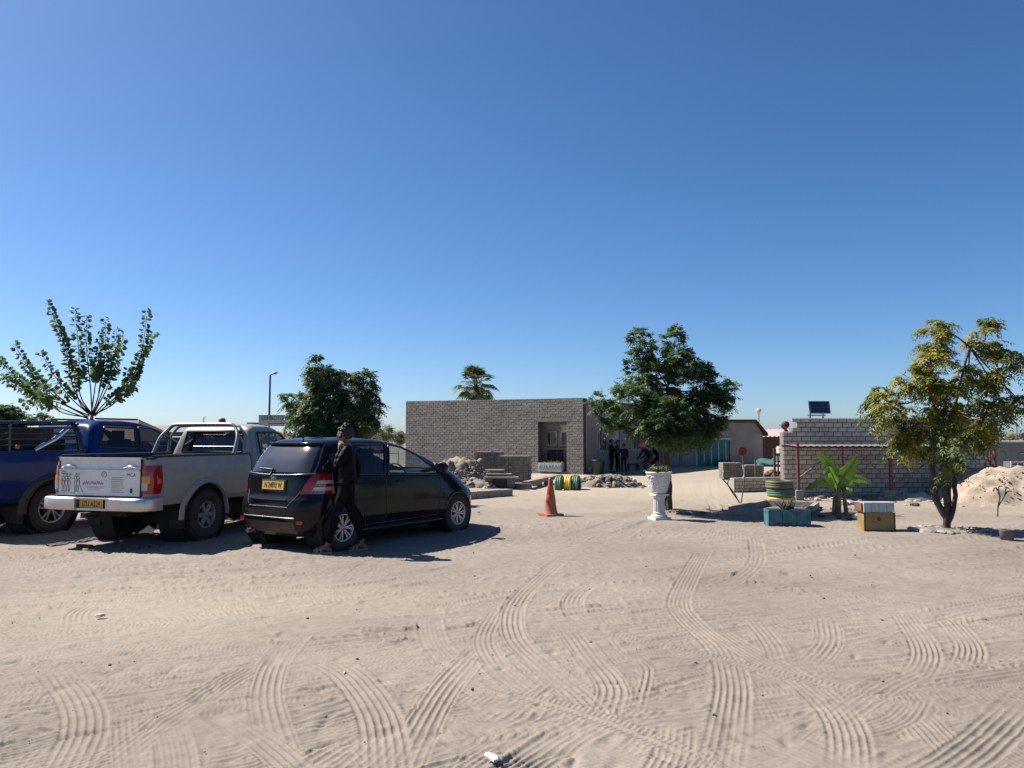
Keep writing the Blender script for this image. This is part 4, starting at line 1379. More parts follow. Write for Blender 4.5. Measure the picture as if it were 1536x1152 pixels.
def silver_pickup():
    root = thing('pickup_truck', 'silver single cab pickup with roll bar, red beacon and stickers on its tailgate', 'pickup truck', (-5.47, 12.04, 0), math.radians(73.8), scale=.985)
    PAINT = mat('paint_silver', (.30, .285, .26), rough=.42, metal=.15, var=.07, coat=.15, dust=(DUST, .5, 1.3, .3))
    WHITEF = mat('tailgate_silver', (.68, .68, .66), rough=.4, metal=.2, var=.06, dust=(DUST, .6, 1.4, .25))
    wz, R = .385, .385
    xr, xf = -1.20, 1.17
    zr = 1.285
    sh = pickup_bed(root, xr, xf, .865, .60, zr, PAINT, .50, wz, mat('bed_liner', (.05, .05, .055), rough=.8))
    # black rubbing rail on top of the sides
    for s_ in (-1, 1):
        MB().tube([(xr + .1, s_ * .80, zr + .015), (xf, s_ * .80, zr + .015)], .022, 8).build('bed_rail', [BLACKP], root)
    # tailgate
    tx = xr - .012
    mb = MB()
    for (z0, z1, d) in ((.745, 1.10, .03), (1.235, 1.265, .028)):
        mb.box((tx, 0, (z0 + z1) / 2), (d, 1.42, z1 - z0))
    mb.box((tx + .012, 0, 1.165), (.02, 1.42, .15))
    mb.box((tx - .006, 0, 1.105), (.04, 1.40, .018)); mb.box((tx, 0, 1.275), (.05, 1.42, .02))
    tg = mb.build('tailgate', [WHITEF], root)
    mb = MB()
    for s_ in (-1, 1):
        mb.tube([(tx - .012, s_ * .42, 1.145), (tx - .03, s_ * .50, 1.165), (tx - .03, s_ * .60, 1.165), (tx - .012, s_ * .66, 1.15)], .014, 6)
    mb.build('latch', [CHROME], tg)
    mb = MB()
    for s_ in (-1, 1): mb.box((tx + .004, s_ * .716, 1.0), (.03, .012, .52))
    mb.box((tx, 0, .735), (.03, 1.42, .018))
    mb.build('tailgate_gap', [INK], root)
    # printed matter on the tailgate (flat, 1 mm proud)
    fx_ = tx - .0165
    st = MB()
    def ink(pts, w, mi=0):
        for a, b in zip(pts[:-1], pts[1:]):
            d = math.hypot(b[0] - a[0], b[1] - a[1])
            st.box((fx_, (a[0] + b[0]) / 2, (a[1] + b[1]) / 2), (.002, d + w * .5, w), mi, rot=Matrix.Rotation(-math.atan2(b[1] - a[1], b[0] - a[0]), 3, 'X') if False else Matrix.Rotation(math.atan2(b[1] - a[1], b[0] - a[0]), 3, 'X'))
    Yp = lambda u: .70 - 1.40 * u                      # u: 0 left .. 1 right as seen from behind
    Zp = lambda v: 1.095 - .345 * v                    # v: 0 top .. 1 bottom
    P = lambda L: [(Yp(u), Zp(v)) for u, v in L]
    rr = random.Random(12)
    # line-drawn figures at the left edge
    for (u0, mi) in ((.045, 0), (.085, 0), (.125, 0), (.205, 0), (.235, 0)):
        head = [(u0 + .017 * math.cos(a), .30 + .07 * math.sin(a)) for a in np.linspace(0, 6.28, 9)]
        ink(P(head), .006, mi)
        ink(P([(u0 - .012, .42), (u0 - .018, .6), (u0 - .006, .62), (u0 - .012, .86), (u0 + .008, .86), (u0 + .01, .64), (u0 + .02, .6), (u0 + .012, .42), (u0 - .012, .42)]), .006, mi)
        ink(P([(u0, .2), (u0 + .012, .1), (u0 + .02, .2)]), .005, mi)
    ink(P([(.03, .35), (.035, .62)]), .012, 1); ink(P([(.25, .28), (.262, .62)]), .012, 1); ink(P([(.065, .38), (.07, .55)]), .01, 1)
    ink(P([(.02, .03), (.075, .03)]), .014, 2); ink(P([(.02, .12), (.085, .12)]), .014, 2); ink(P([(.10, .1), (.118, .85)]), .006, 2)
    ink(P([(.27, .65), (.305, .9)]), .013, 3)
    ink(P([(.0, .93), (.2, .93)]), .018, 4)
    # round stamp
    ink(P([(.565 + .032 * math.cos(a), .14 + .11 * math.sin(a)) for a in np.linspace(0, 6.28, 15)]), .007, 2)
    ink(P([(.552, .2), (.565, .1), (.585, .06)]), .007, 2)
    # faded pink handwriting, teal underline, list of small lines
    w_ = [(.30 + .26 * t, .50 + .06 * math.sin(t * 60) + .02 * math.sin(t * 23)) for t in np.linspace(0, 1, 60)]
    ink(P(w_), .012, 5)
    ink(P([(.36, .70), (.56, .70)]), .012, 5); ink(P([(.34, .64), (.58, .64)]), .008, 4); ink(P([(.38, .78), (.52, .78)]), .008, 4)
    for k in range(8):
        ink(P([(.66, .26 + .085 * k), (.66 + rr.choice((.13, .15, .2 if k < 2 else .14)), .26 + .085 * k)]), .012, 6)
    ink(P([(.895, .78), (.905, .70), (.915, .78), (.91, .86), (.895, .84), (.895, .78)]), .02, 0)
    st.build('sticker', [INK, mat('ink_red', (.40, .10, .11)), mat('ink_grey', (.16, .16, .16)), mat('ink_teal', (.18, .36, .36)), mat('ink_pale', (.40, .43, .48)), mat('ink_pink', (.50, .33, .33)), mat('ink_faint', (.36, .36, .36))], tg)
    lettering('MCA', .075, (fx_, Yp(.90), Zp(.16)), (math.pi / 2, 0, -math.pi / 2), mat('ink_grey', (.16, .16, .16)), tg, 'sticker_lettering', .001)
    # tail lamps
    for s_ in (-1, 1):
        vs = []; red = []; amb = []; clr = []
        n = 10
        zs = np.linspace(.775, 1.175, 9)
        for z in zs:
            t = (z - .775) / .4
            ex = .055 + .085 * math.sin(math.pi * min(1, .12 + .72 * (1 - t)))
            for i in range(n + 1):
                u = i / n
                if u <= .5:
                    y = .722 + (.835 - .722) * u / .5
                    vs.append((sh.rear(y, z) - .014, s_ * y, z))
                else:
                    x = sh.rear(.835, z) + (ex + .06) * (u - .5) / .5
                    vs.append((x, s_ * (sh.w(x, z) + .012), z))
        for j in range(8):
            for i in range(n):
                a = j * (n + 1) + i
                f = (a, a + 1, a + n + 2, a + n + 1)
                if j in (3, 4) and i < 5: amb.append(f)
                elif j in (1, 2) and i < 4: clr.append(f)
                else: red.append(f)
        mb = MB(); mb.add(vs, red, 0, True); mb.add(vs, amb, 1, True); mb.add(vs, clr, 2, True)
        mb.build('tail_lamp', [REDLENS, AMBER, CLEARL], root)
    # bumper with step recess
    bm = MB()
    pts = [(-1.02, .93), (-1.20, .92), (-1.345, .84), (-1.37, .74), (-1.37, .27)]
    def bump(sec):
        vs = []
        for (x, y) in sec:
            for z, o in ((.545, .02), (.56, 0), (.70, 0), (.722, .018), (.722, .12)):
                vs.append((x + o, y, z))
        fs = []
        for i in range(len(sec) - 1):
            for j in range(4):
                a = i * 5 + j; fs.append((a, a + 5, a + 6, a + 1))
        bm.add(vs, fs, 0, True)
    bump(pts); bump([(x, -y) for x, y in pts])
    bm.box((-1.27, 0, .712), (.2, .6, .02)); bm.box((-1.27, 0, .56), (.16, .56, .03))
    bm.box((-1.3, -.28, .64), (.15, .02, .16)); bm.box((-1.3, .28, .64), (.15, .02, .16))
    bp_ = bm.build('bumper', [mat('bumper_chrome', (.62, .61, .58), metal=.8, rough=.28, var=.1, dust=(DUST, .4, 1.0, .5))], root)
    MB().box((-1.29, 0, .635), (.02, .54, .15)).build('bumper_recess', [BLACKP], bp_)
    MB().box((-1.374, -.42, .675), (.004, .20, .07)).build('reflective_sticker', [mat('pale_sticker', (.62, .62, .58), rough=.4)], bp_)
    plate(root, 'IZU A324', (-1.315, .03, .632), 0, .42, .13, holder=False)
    MB().box((-1.36, 0, .49), (.24, .09, .07)).box((-1.40, 0, .46), (.12, .14, .02)).build('tow_hitch', [mat('hitch_rust', (.06, .03, .025), rough=.7)], root)
    # cab
    cab = Shell([(.56, 1.22, 3.78, .80, 30, 8), (.66, 1.21, 3.94, .86, 30, 6), (.95, 1.20, 4.0, .872, 30, 5), (1.08, 1.20, 3.93, .87, 30, 5), (1.16, 1.20, 3.5, .865, 30, 6),
                 (1.215, 1.205, 2.98, .85, 30, 7), (1.30, 1.22, 2.82, .825, 26, 8), (1.45, 1.25, 2.60, .775, 22, 9), (1.60, 1.285, 2.38, .725, 18, 9), (1.71, 1.32, 2.20, .685, 14, 8), (1.77, 1.38, 2.06, .64, 8, 6), (1.80, 1.48, 1.92, .55, 6, 5), (1.812, 1.60, 1.82, .35, 5, 5)], smooth=5, nz=56)
    W1 = [(1.45, 1.29), (2.52, 1.25), (2.62, 1.29), (2.22, 1.62), (2.12, 1.66), (1.50, 1.66)]
    yb = lambda t: .0
    def drop(x, y, z):
        if abs(y) > .5 and (x - 3.085) ** 2 + (z - wz) ** 2 < .47 ** 2: return True
        if abs(y) > .4 and inside(W1, x, z): return True
        if x < 1.45 and 1.33 < z < 1.67 and abs(y) < .60 - .1 * (z - 1.33): return True       # rear glass
        if x > 2.1 and 1.30 < z < 1.68 and abs(y) < .62: return True
        return False
    cab.build('cab', [PAINT], root, drop, M=110)
    for s_ in (-1, 1):
        f = side_line(cab, s_, W1, .002, .02).build('window_frame', [BLACKP], root)
        side_panel(cab, s_, W1, -.002).build('window', [glass_mat('dark_car_glass', (.30, .34, .35))], f)
        g = MB(); side_line(cab, s_, [(1.36, .66), (1.36, 1.3), (1.46, 1.70)], 0, .006, False, g); side_line(cab, s_, [(2.60, .66), (2.62, 1.2)], 0, .006, False, g)
        g.build('door_seam', [INK], root)
        side_line(cab, s_, [(1.46, 1.10), (1.56, 1.11), (1.68, 1.10)], .025, .018, False).build('handle', [CHROME], root)
        mb = MB(); mb.tube([(2.5, s_ * .86, 1.3), (2.5, s_ * .98, 1.33)], .02, 6); mb.box((2.5, s_ * 1.03, 1.36), (.08, .16, .22)); mb.build('mirror', [CHROME], root)
        # flares and wheels
        arch_ring(sh, s_, 0, wz, .49, .575, .05, -.05, math.pi + .05, .05).build('wheel_flare', [PAINT], root)
        arch_ring(cab, s_, 3.085, wz, .46, .54, .04, -.05, math.pi + .05, .05).build('wheel_flare', [PAINT], root)
        wheel(root, 0, s_ * .775, s_, R, .215, .265, 'six', STEELRIM); wheel(root, 3.085, s_ * .775, s_, R, .215, .265, 'six', STEELRIM)
        MB().box((-.50, s_ * .76, .40), (.02, .26, .34), rot=Matrix.Rotation(.1, 3, 'Y')).build('mud_flap', [mat('flap_rubber', (.012, .012, .012), rough=.8)], root)
        MB().tube([(1.25, s_ * .86, .50), (2.6, s_ * .86, .50)], .035, 8).build('side_step', [CHROME], root)
        end_panel(cab.front, *((-.8, -.5) if s_ < 0 else (.5, .8)), .86, 1.04, .01, sgn=1).build('head_lamp', [CLEARL], root)
    rg = end_panel(cab.rear, -.60, .60, 1.33, 1.67, .004, 10, 4, inset=lambda t: .04 * t)
    rgo = rg.build('rear_window', [glass_mat('dark_car_glass2', (.20, .22, .23))], root)
    fr = MB()
    c = [(-.61, 1.32), (.61, 1.32), (.57, 1.68), (-.57, 1.68)]
    fr.tube([(cab.rear(y, z) - .006, y, z) for y, z in c], .018, 6, closed=True)
    fr.build('window_frame', [BLACKP], rgo)
    end_panel(cab.front, -.66, .66, 1.28, 1.70, .002, 12, 6, sgn=1, inset=lambda t: .08 * t).build('windscreen', [GLASS], root)
    for y in (-.36, .36): seat(root, 1.42, y, .75, CABIN)
    mb = MB(); mb.box((2.6, 0, 1.10), (.5, 1.4, .25)); mb.build('dashboard', [CABIN], root); steering(root, 2.2, -.38, 1.22)
    # roll bar: two hoops and side stays
    hoop = lambda x0, x1, zt, w0, w1: [(x0, -w0, zr + .01), (x0 + (x1 - x0) * .55, -w0 + .03, zr + .28), (x1 - .01, -w1 - .03, zt - .07), (x1, -w1 + .03, zt - .015), (x1, -w1 + .12, zt), (x1, 0, zt + .004), (x1, w1 - .12, zt), (x1, w1 - .03, zt - .015), (x1 - .01, w1 + .03, zt - .07), (x0 + (x1 - x0) * .55, w0 - .03, zr + .28), (x0, w0, zr + .01)]
    BAR = mat('bar_steel', (.45, .45, .45), metal=.7, rough=.38, var=.04)
    mb = MB(); mb.tube([tuple(p) for p in spline(hoop(.74, .97, 1.79, .80, .64), .05)], .032, 10); mb.build('roll_bar', [BAR], root)
    mb = MB(); mb.tube([tuple(p) for p in spline(hoop(1.10, 1.13, 1.77, .80, .64), .05)], .024, 10); mb.build('roll_bar', [BAR], root)
    for s_ in (-1, 1):
        MB().tube([(.96, s_ * .69, 1.68), (1.06, s_ * .74, 1.5), (1.12, s_ * .80, zr)], .018, 8).build('stay', [BAR], root)
    MB().tube([(.88, -.72, 1.42), (.88, .1, 1.42)], .009, 6).build('cross_bar', [BAR], root)
    mb = MB(); mb.lathe([(.001, .085), (.05, .08), (.062, .05), (.065, .0)], 16, c=(1.62, .10, 1.835)); bc = mb.build('beacon', [mat('beacon_red', (.55, .03, .015), rough=.2, coat=.5)], root)
    mb = MB(); mb.lathe([(.08, 0), (.08, .03), (.05, .032)], 16, c=(1.62, .10, 1.807)); mb.build('beacon_base', [INK], bc)
    # chassis
    mb = MB()
    for s_ in (-1, 1): mb.box((1.3, s_ * .42, .56), (5.0, .10, .14))
    mb.tube([(0, -.7, wz), (0, .7, wz)], .06, 8); mb.tube([(3.085, -.7, wz), (3.085, .7, wz)], .06, 8)
    mb.box((.0, 0, wz), (.34, .3, .3)); mb.box((.8, .3, .5), (.9, .4, .2)); mb.box((2.7, 0, .55), (2.3, 1.1, .25)); mb.box((-.9, -.3, .55), (.5, .3, .2)); mb.tube([(-.95, -.55, .62), (-.2, -.5, .56), (.0, -.5, .5)], .05, 6)
    mb.box((-.62, 0, .62), (.08, 1.1, .12))
    mb.build('chassis', [mat('underbody_black', (.01, .01, .01))], root)
    mb = MB()
    for s_ in (-1, 1):
        mb = MB(); mb.lathe([(.52, s_ * .42), (.52, s_ * .84)], 24, c=(0, 0, wz), axis='Y'); mb.disc((0, s_ * .43, wz + .1), .42, 20, axis='Y')
        mb.build('wheel_well', [mat('underbody_black', (.01, .01, .01))], root)
silver_pickup()

# ------------------------------------------------------------------ blue double cab
def blue_pickup():
    root = thing('pickup_truck', 'dark blue double cab pickup with a black sports bar over its load bed', 'pickup truck', (-8.40, 13.12, 0), math.radians(67), scale=1.0)
    PAINT = mat('paint_blue', (.001, .017, .105), rough=.22, metal=.1, var=.1, coat=.12, spec=.25, dust=(DUST, .2, 1.0, .05))
    wz, R = .385, .385
    xr, xf, zr = -1.22, .62, 1.33
    sh = pickup_bed(root, xr, xf, .93, .52, zr, PAINT, .47, wz, mat('bed_liner', (.05, .05, .055)), n_r=14)
    cab = Shell([(.48, .66, 4.0, .86, 30, 8), (.58, .65, 4.16, .925, 30, 6), (.95, .64, 4.22, .945, 30, 5), (1.12, .64, 4.12, .94, 30, 5), (1.24, .64, 3.65, .93, 30, 6),
                 (1.30, .645, 3.1, .905, 30, 7), (1.38, .66, 2.92, .88, 26, 8), (1.52, .70, 2.66, .825, 22, 9), (1.66, .75, 2.40, .77, 16, 9), (1.76, .81, 2.18, .72, 10, 8), (1.82, .90, 1.98, .66, 7, 6), (1.85, 1.05, 1.82, .56, 6, 5), (1.862, 1.2, 1.7, .35, 5, 5)], smooth=5, nz=56)
    Wr = [(.86, 1.38), (1.62, 1.345), (1.70, 1.72), (1.06, 1.735)]
    Wf = [(1.72, 1.34), (2.58, 1.31), (2.70, 1.345), (2.30, 1.64), (2.08, 1.725), (1.79, 1.735)]
    def drop(x, y, z):
        if abs(y) > .5 and (x - 3.2) ** 2 + (z - wz) ** 2 < .47 ** 2: return True
        if abs(y) > .4 and (inside(Wf, x, z) or inside(Wr, x, z)): return True
        if x > 2.1 and 1.36 < z < 1.74 and abs(y) < .66: return True
        return False
    cab.build('cab', [PAINT], root, drop, M=110)
    DG = glass_mat('dark_car_glass', (.30, .34, .35))
    for s_ in (-1, 1):
        for W_ in (Wr, Wf):
            f = side_line(cab, s_, W_, .002, .02).build('window_frame', [BLACKP], root)
            side_panel(cab, s_, W_, -.002).build('window', [DG], f)
        g = MB(); side_line(cab, s_, [(1.66, .6), (1.67, 1.34), (1.75, 1.76)], 0, .006, False, g); side_line(cab, s_, [(2.68, .6), (2.70, 1.3)], 0, .006, False, g); side_line(cab, s_, [(.85, 1.36), (.62 + .15, 1.0), (.72, .62)], 0, .006, False, g)
        g.build('door_seam', [INK], root)
        for hx in (.92, 1.76):
            side_line(cab, s_, [(hx, 1.14), (hx + .1, 1.15), (hx + .22, 1.14)], .025, .018, False).build('handle', [CHROME], root)
        arch_ring(sh, s_, 0, wz, .46, .58, .05, -.1, math.pi + .1, .05).build('wheel_flare', [BLACKP], root)
        arch_ring(cab, s_, 3.2, wz, .46, .56, .045, -.05, math.pi + .05, .05).build('wheel_flare', [BLACKP], root)
        wheel(root, 0, s_ * .80, s_, R, .245, .26, 'twin', ALLOY); wheel(root, 3.2, s_ * .80, s_, R, .245, .26, 'twin', ALLOY)
        MB().box((-.50, s_ * .80, .36), (.02, .28, .36), rot=Matrix.Rotation(.12, 3, 'Y')).build('mud_flap', [mat('flap_rubber', (.012, .012, .012), rough=.8)], root)
        mb = MB(); mb.tube([(2.62, s_ * .92, 1.3), (2.62, s_ * 1.0, 1.33)], .02, 6); mb.box((2.62, s_ * 1.08, 1.37), (.09, .2, .19)); mb.build('mirror', [BLACKP], root)
        MB().tube([(.7, s_ * .92, .44), (2.65, s_ * .92, .44)], .045, 8).build('side_step', [BLACKP], root)
        # tail lamp
        vs = []; fs = []; n = 10
        for j in range(9):
            z = .86 + .36 * j / 8
            for i in range(n + 1):
                u = i / n
                if u <= .5:
                    y = .76 + (.88 - .76) * u / .5; vs.append((sh.rear(y, z) - .012, s_ * y, z))
                else:
                    x = sh.rear(.88, z) + .10 * (u - .5) / .5 * (1 - .3 * abs(j - 4) / 4); vs.append((x, s_ * (sh.w(x, z) + .012), z))
        for j in range(8):
            for i in range(n):
                a = j * (n + 1) + i; fs.append((a, a + 1, a + n + 2, a + n + 1))
        MB().add(vs, fs, 0, True).build('tail_lamp', [REDLENS], root)
        end_panel(cab.front, *((-.84, -.5) if s_ < 0 else (.5, .84)), .9, 1.08, .01, sgn=1).build('head_lamp', [CLEARL], root)
        MB().tube([(1.0, s_ * .58, 1.885), (1.9, s_ * .58, 1.885)], .018, 6).build('roof_rail', [BLACKP], root)
    # rear glass, dark; windscreen
    end_panel(cab.rear, -.62, .62, 1.42, 1.74, .004, 10, 4).build('rear_window', [TINT], root)
    end_panel(cab.front, -.70, .70, 1.34, 1.76, .002, 12, 6, sgn=1, inset=lambda t: .08 * t).build('windscreen', [GLASS], root)
    for x in (1.75, .95):
        for y in (-.38, .38): seat(root, x, y, .8, CABIN)
    MB().box((2.65, 0, 1.16), (.5, 1.5, .25)).build('dashboard', [CABIN], root); steering(root, 2.28, -.4, 1.3)
    # tailgate, bumper, plate area
    MB().box((xr - .015, 0, 1.04), (.04, 1.46, .52)).build('tailgate', [PAINT], root)
    bm = MB(); bm.box((xr - .10, 0, .60), (.18, 1.2, .16)); bm.box((xr - .05, .72, .60), (.2, .3, .16), rz=-.25); bm.box((xr - .05, -.72, .60), (.2, .3, .16), rz=.25)
    bm.build('bumper', [BLACKP], root)
    # sports bar and load rack
    BT = mat('black_tube', (.012, .012, .013), rough=.25, coat=.5)
    W_ = .86
    for s_ in (-1, 1):
        MB().tube([(.52, s_ * W_, zr), (.50, s_ * .80, 1.62), (.46, s_ * .72, 1.78)], .05, 8).build('sports_bar', [BT], root)
        MB().tube([(-.32, s_ * W_, zr + .01), (.05, s_ * .84, 1.52), (.34, s_ * .78, 1.72)], .042, 8).build('sports_bar', [CHROME if s_ < 0 else BT], root)  # black bar; chrome on the near side stands in for its bright highlights
        for zz in (1.42, 1.51, 1.60, 1.69):
            MB().tube([(-1.15, s_ * W_, zz), (.5, s_ * .82, zz + .02)], .018, 6).build('rack_rail', [BT], root)
        for x in (-1.12, -.72):
            MB().tube([(x, s_ * W_, zr), (x, s_ * .85, 1.76)], .025, 6).build('rack_post', [BT], root)
        MB().tube([(-1.16, s_ * .85, 1.77), (.5, s_ * .74, 1.80)], .032, 8).build('rack_rail', [BT], root)
    for x in (-1.12, -.6, 0, .46):
        MB().tube([(x, -.84, 1.775), (x, .84, 1.775)], .024, 6).build('rack_bar', [BT], root)
    mb = MB()
    mb.box((-.42, .05, 1.50), (1.2, 1.35, .42)); mb.box((-.5, -.2, 1.74), (.5, .6, .1), rz=.3); mb.box((.2, -.3, 1.40), (.5, .5, .26), rz=.2); mb.tube([(-1.0, -.3, 1.4), (.3, -.2, 1.5)], .06, 8)
    mb.build('bed_cover', [mat('black_canvas', (.018, .018, .02), rough=.7, var=.3)], root)
    mb = MB(); mb.lathe([(.001, .03), (.035, .02), (.035, -.02), (.001, -.03)], 10, axis='Y', c=(-.62, -.89, 1.40)); mb.build('tie_down_clip', [mat('clip_yellow', (.5, .33, .03))], root)
    mb = MB()
    mb.box((1.2, 0, .55), (4.6, 1.3, .2)); mb.tube([(0, -.7, wz), (0, .7, wz)], .06, 8); mb.box((0, 0, wz), (.34, .3, .3)); mb.tube([(3.2, -.7, wz), (3.2, .7, wz)], .06, 8)
    mb.build('chassis', [mat('underbody_black', (.01, .01, .01))], root)
    mb = MB()
    for s_ in (-1, 1):
        mb = MB(); mb.lathe([(.5, s_ * .44), (.5, s_ * .9)], 24, c=(0, 0, wz), axis='Y'); mb.disc((0, s_ * .45, wz + .08), .42, 20, axis='Y')
        mb.build('wheel_well', [mat('underbody_black', (.01, .01, .01))], root)
blue_pickup()
# ================================================================== trees and plants
BARK = mat('bark_brown', (.12, .085, .07), rough=.9, var=.3, scale=12, bump=.6, bscale=40)
BARKD = mat('bark_dark_purple', (.085, .06, .055), rough=.85, var=.3, scale=10, bump=.5, bscale=40)
TWIG = mat('twig_green', (.16, .15, .07), rough=.8, var=.25)

def frond_arrays(base, dirs, L, pairs, leaf_l, leaf_w, droop, rg):
    """pinnate fronds: base (N,3), unit dirs (N,3), length L (N,) -> leaflet quads"""
    N = len(base)
    up = np.array([0, 0, 1.0])
    side = np.cross(dirs, up); side /= np.linalg.norm(side, axis=1)[:, None] + 1e-6
    t = np.linspace(.18, 1.0, pairs)
    V = []
    for k, tt in enumerate(t):
        dz = -droop[:, None] * (tt ** 2) * L[:, None]
        c = base + dirs * (L * tt)[:, None] + dz * up
        tang = dirs + up * (-2 * droop * tt)[:, None]
        tang /= np.linalg.norm(tang, axis=1)[:, None]
        taper = .6 + .4 * math.sin(math.pi * min(1, .15 + .8 * tt))
        for s in (-1, 1):
            j = rg.normal(0, .22, (N, 3))
            d = side * s * .85 + tang * .55 + j - up * rg.uniform(.05, .45, N)[:, None]
            d /= np.linalg.norm(d, axis=1)[:, None]
            ll = leaf_l * taper * rg.uniform(.75, 1.15, N)
            nrm = np.cross(d, tang); nrm /= np.linalg.norm(nrm, axis=1)[:, None] + 1e-6
            wv = np.cross(nrm, d) * (leaf_w * taper)
            m = c + d * (ll * .45)[:, None]
            V.append(np.stack([c, m + wv / 2, c + d * ll[:, None] - up * (.12 * ll)[:, None], m - wv / 2], 1))
    V = np.concatenate(V, 0)
    return V.reshape(-1, 3)

def pinnate_tree(name, label, base, lobes, trunk_paths, mleaf, n_tips, leaf=(.10, .035), frond=.24, pairs=5, per_tip=7, seed=1, group=None, bark=None, droop=(.1, .5), extra=None, cat='tree', shell=.55):
    root = thing(name, label, cat, base, 0, group)
    rg = np.random.default_rng(seed)
    vol = np.array([l[3] * l[4] * l[5] for l in lobes]) ** (2 / 3)
    cnt = np.maximum(3, (vol / vol.sum() * n_tips)).astype(int)
    tips = []; outs = []
    for l, c in zip(lobes, cnt):
        d = rg.normal(size=(c, 3)); d /= np.linalg.norm(d, axis=1)[:, None]
        rr = rg.uniform(shell, 1, c) ** .6
        tips.append(np.array(l[:3]) + d * rr[:, None] * np.array(l[3:6])); outs.append(d)
    tips = np.concatenate(tips); outs = np.concatenate(outs)
    N = len(tips)
    base_ = np.repeat(tips, per_tip, 0)
    az = rg.uniform(0, 2 * math.pi, N * per_tip); el = rg.uniform(-.25, .9, N * per_tip)
    d = np.stack([np.cos(az) * np.cos(el), np.sin(az) * np.cos(el), np.sin(el)], 1) + np.repeat(outs, per_tip, 0) * .75
    d /= np.linalg.norm(d, axis=1)[:, None]
    L = frond * rg.uniform(.65, 1.25, N * per_tip)
    V = frond_arrays(base_, d, L, pairs, leaf[0], leaf[1], rg.uniform(*droop, N * per_tip), rg)
    q = np.arange(len(V)).reshape(-1, 4)
    me = fast_mesh('crown', V, q, mleaf if isinstance(mleaf, list) else [mleaf], False)
    if isinstance(mleaf, list) and len(mleaf) > 1:
        # whole sprays of a yellower growth
        nl = len(q); per = N * per_tip
        pick = np.repeat(rg.random(N) < .26, per_tip)
        hi = np.repeat(tips[:, 2] > np.percentile(tips[:, 2], 62), per_tip)
        mi = np.tile((pick | (hi & (rg.random(per) < .35))).astype(np.int32), nl // per)
        me.polygons.foreach_set('material_index', mi)
    crown = link('crown', me, root)
    tr = MB()
    for path, r0, r1 in trunk_paths:
        S = spline(path, .12)
        wob = rg.normal(0, .008, S.shape)
        wob[0] = 0
        tr.tube([tuple(p) for p in S + wob], list(np.linspace(r0, r1, len(S))), 9)
    tr.build('trunk', [bark or BARK], root)
    br = MB()
    ends = np.array([S_[0][-1] for S_ in trunk_paths])
    for l in lobes:
        e = ends[np.argmin(np.linalg.norm(ends - np.array(l[:3]), axis=1))]
        c = np.array(l[:3])
        mid = (e + c) / 2 + rg.normal(0, .05, 3)
        br.tube([tuple(e), tuple(mid), tuple(c + np.array([0, 0, l[5] * .4]))], [.018, .012, .005], 5)
        for k in range(7):
            dd = rg.normal(size=3); dd[2] = abs(dd[2]) * .6; dd /= np.linalg.norm(dd)
            br.tube([tuple(mid + (c - mid) * k / 7), tuple(c + dd * np.array(l[3:6]) * .55), tuple(c + dd * np.array(l[3:6]) * .9)], [.006, .004, .002], 4)
    br.build('branch', [bark or BARK], root)
    return root

def lob(px, py, rx, ry, d0, dep, base, g=1.0):
    """crown lobe measured in the photo: centre column/row, radii in pixels, distance, depth offset"""
    p = wp(px, py, d0 + dep) - Vector((base[0], base[1], 0))
    k = (d0 + dep) / F_PX
    return (p.x, p.y, p.z, rx * k * .88 * g, max(rx, ry) * k * .78 * g, ry * k * .9 * g)

# --- tree behind the urn
b = gp(1004, 769); D = b[1]
def L_(px, py, rx, ry, dep=0.0): return lob(px, py, rx, ry, D, dep, b, .86)
lobes = [L_(962, 520, 17, 34), L_(1012, 520, 20, 34, .15), L_(985, 568, 45, 42), L_(1040, 575, 42, 42, .2), L_(945, 605, 38, 34, -.3), L_(1000, 630, 62, 48, -.5), L_(1000, 625, 60, 50, .6),
         L_(1060, 620, 38, 42), L_(1094, 585, 19, 17, .2), L_(1078, 600, 22, 20, -.2), L_(896, 604, 18, 13), L_(918, 625, 26, 20, .2), L_(1060, 643, 32, 22, -.3), L_(1005, 655, 30, 20), L_(1035, 656, 34, 18, .3), L_(950, 640, 22, 18),
         L_(1022, 545, 28, 26, -.3), L_(955, 560, 26, 26, .3)]
G1 = leaf_mat('leaf_deep_green', (.040, .074, .030), (.085, .130, .055))
pinnate_tree('shade_tree', 'dense dark green tree with feathery leaves and a dark trunk behind the white urn', (b[0], b[1], 0), lobes,
             [([(0, 0, -.05), (.0, 0, .5), (-.04, .05, 1.2), (.0, 0, 1.9), (0, 0, 2.6)], .075, .045), ([(-.03, 0, -.05), (-.10, .02, .4), (-.13, 0, 1.0), (-.25, .1, 1.8)], .05, .03), ([(-.02, .05, 1.2), (.25, .1, 1.7), (.5, 0, 2.2)], .05, .025), ([(-.05, 0, 1.3), (-.4, -.1, 1.8), (-.6, 0, 2.2)], .045, .02)],
             [G1, leaf_mat('leaf_mid_green', (.062, .105, .032), (.105, .155, .055))], 560, seed=3, frond=.20, leaf=(.095, .033), per_tip=9, shell=.4, pairs=6)

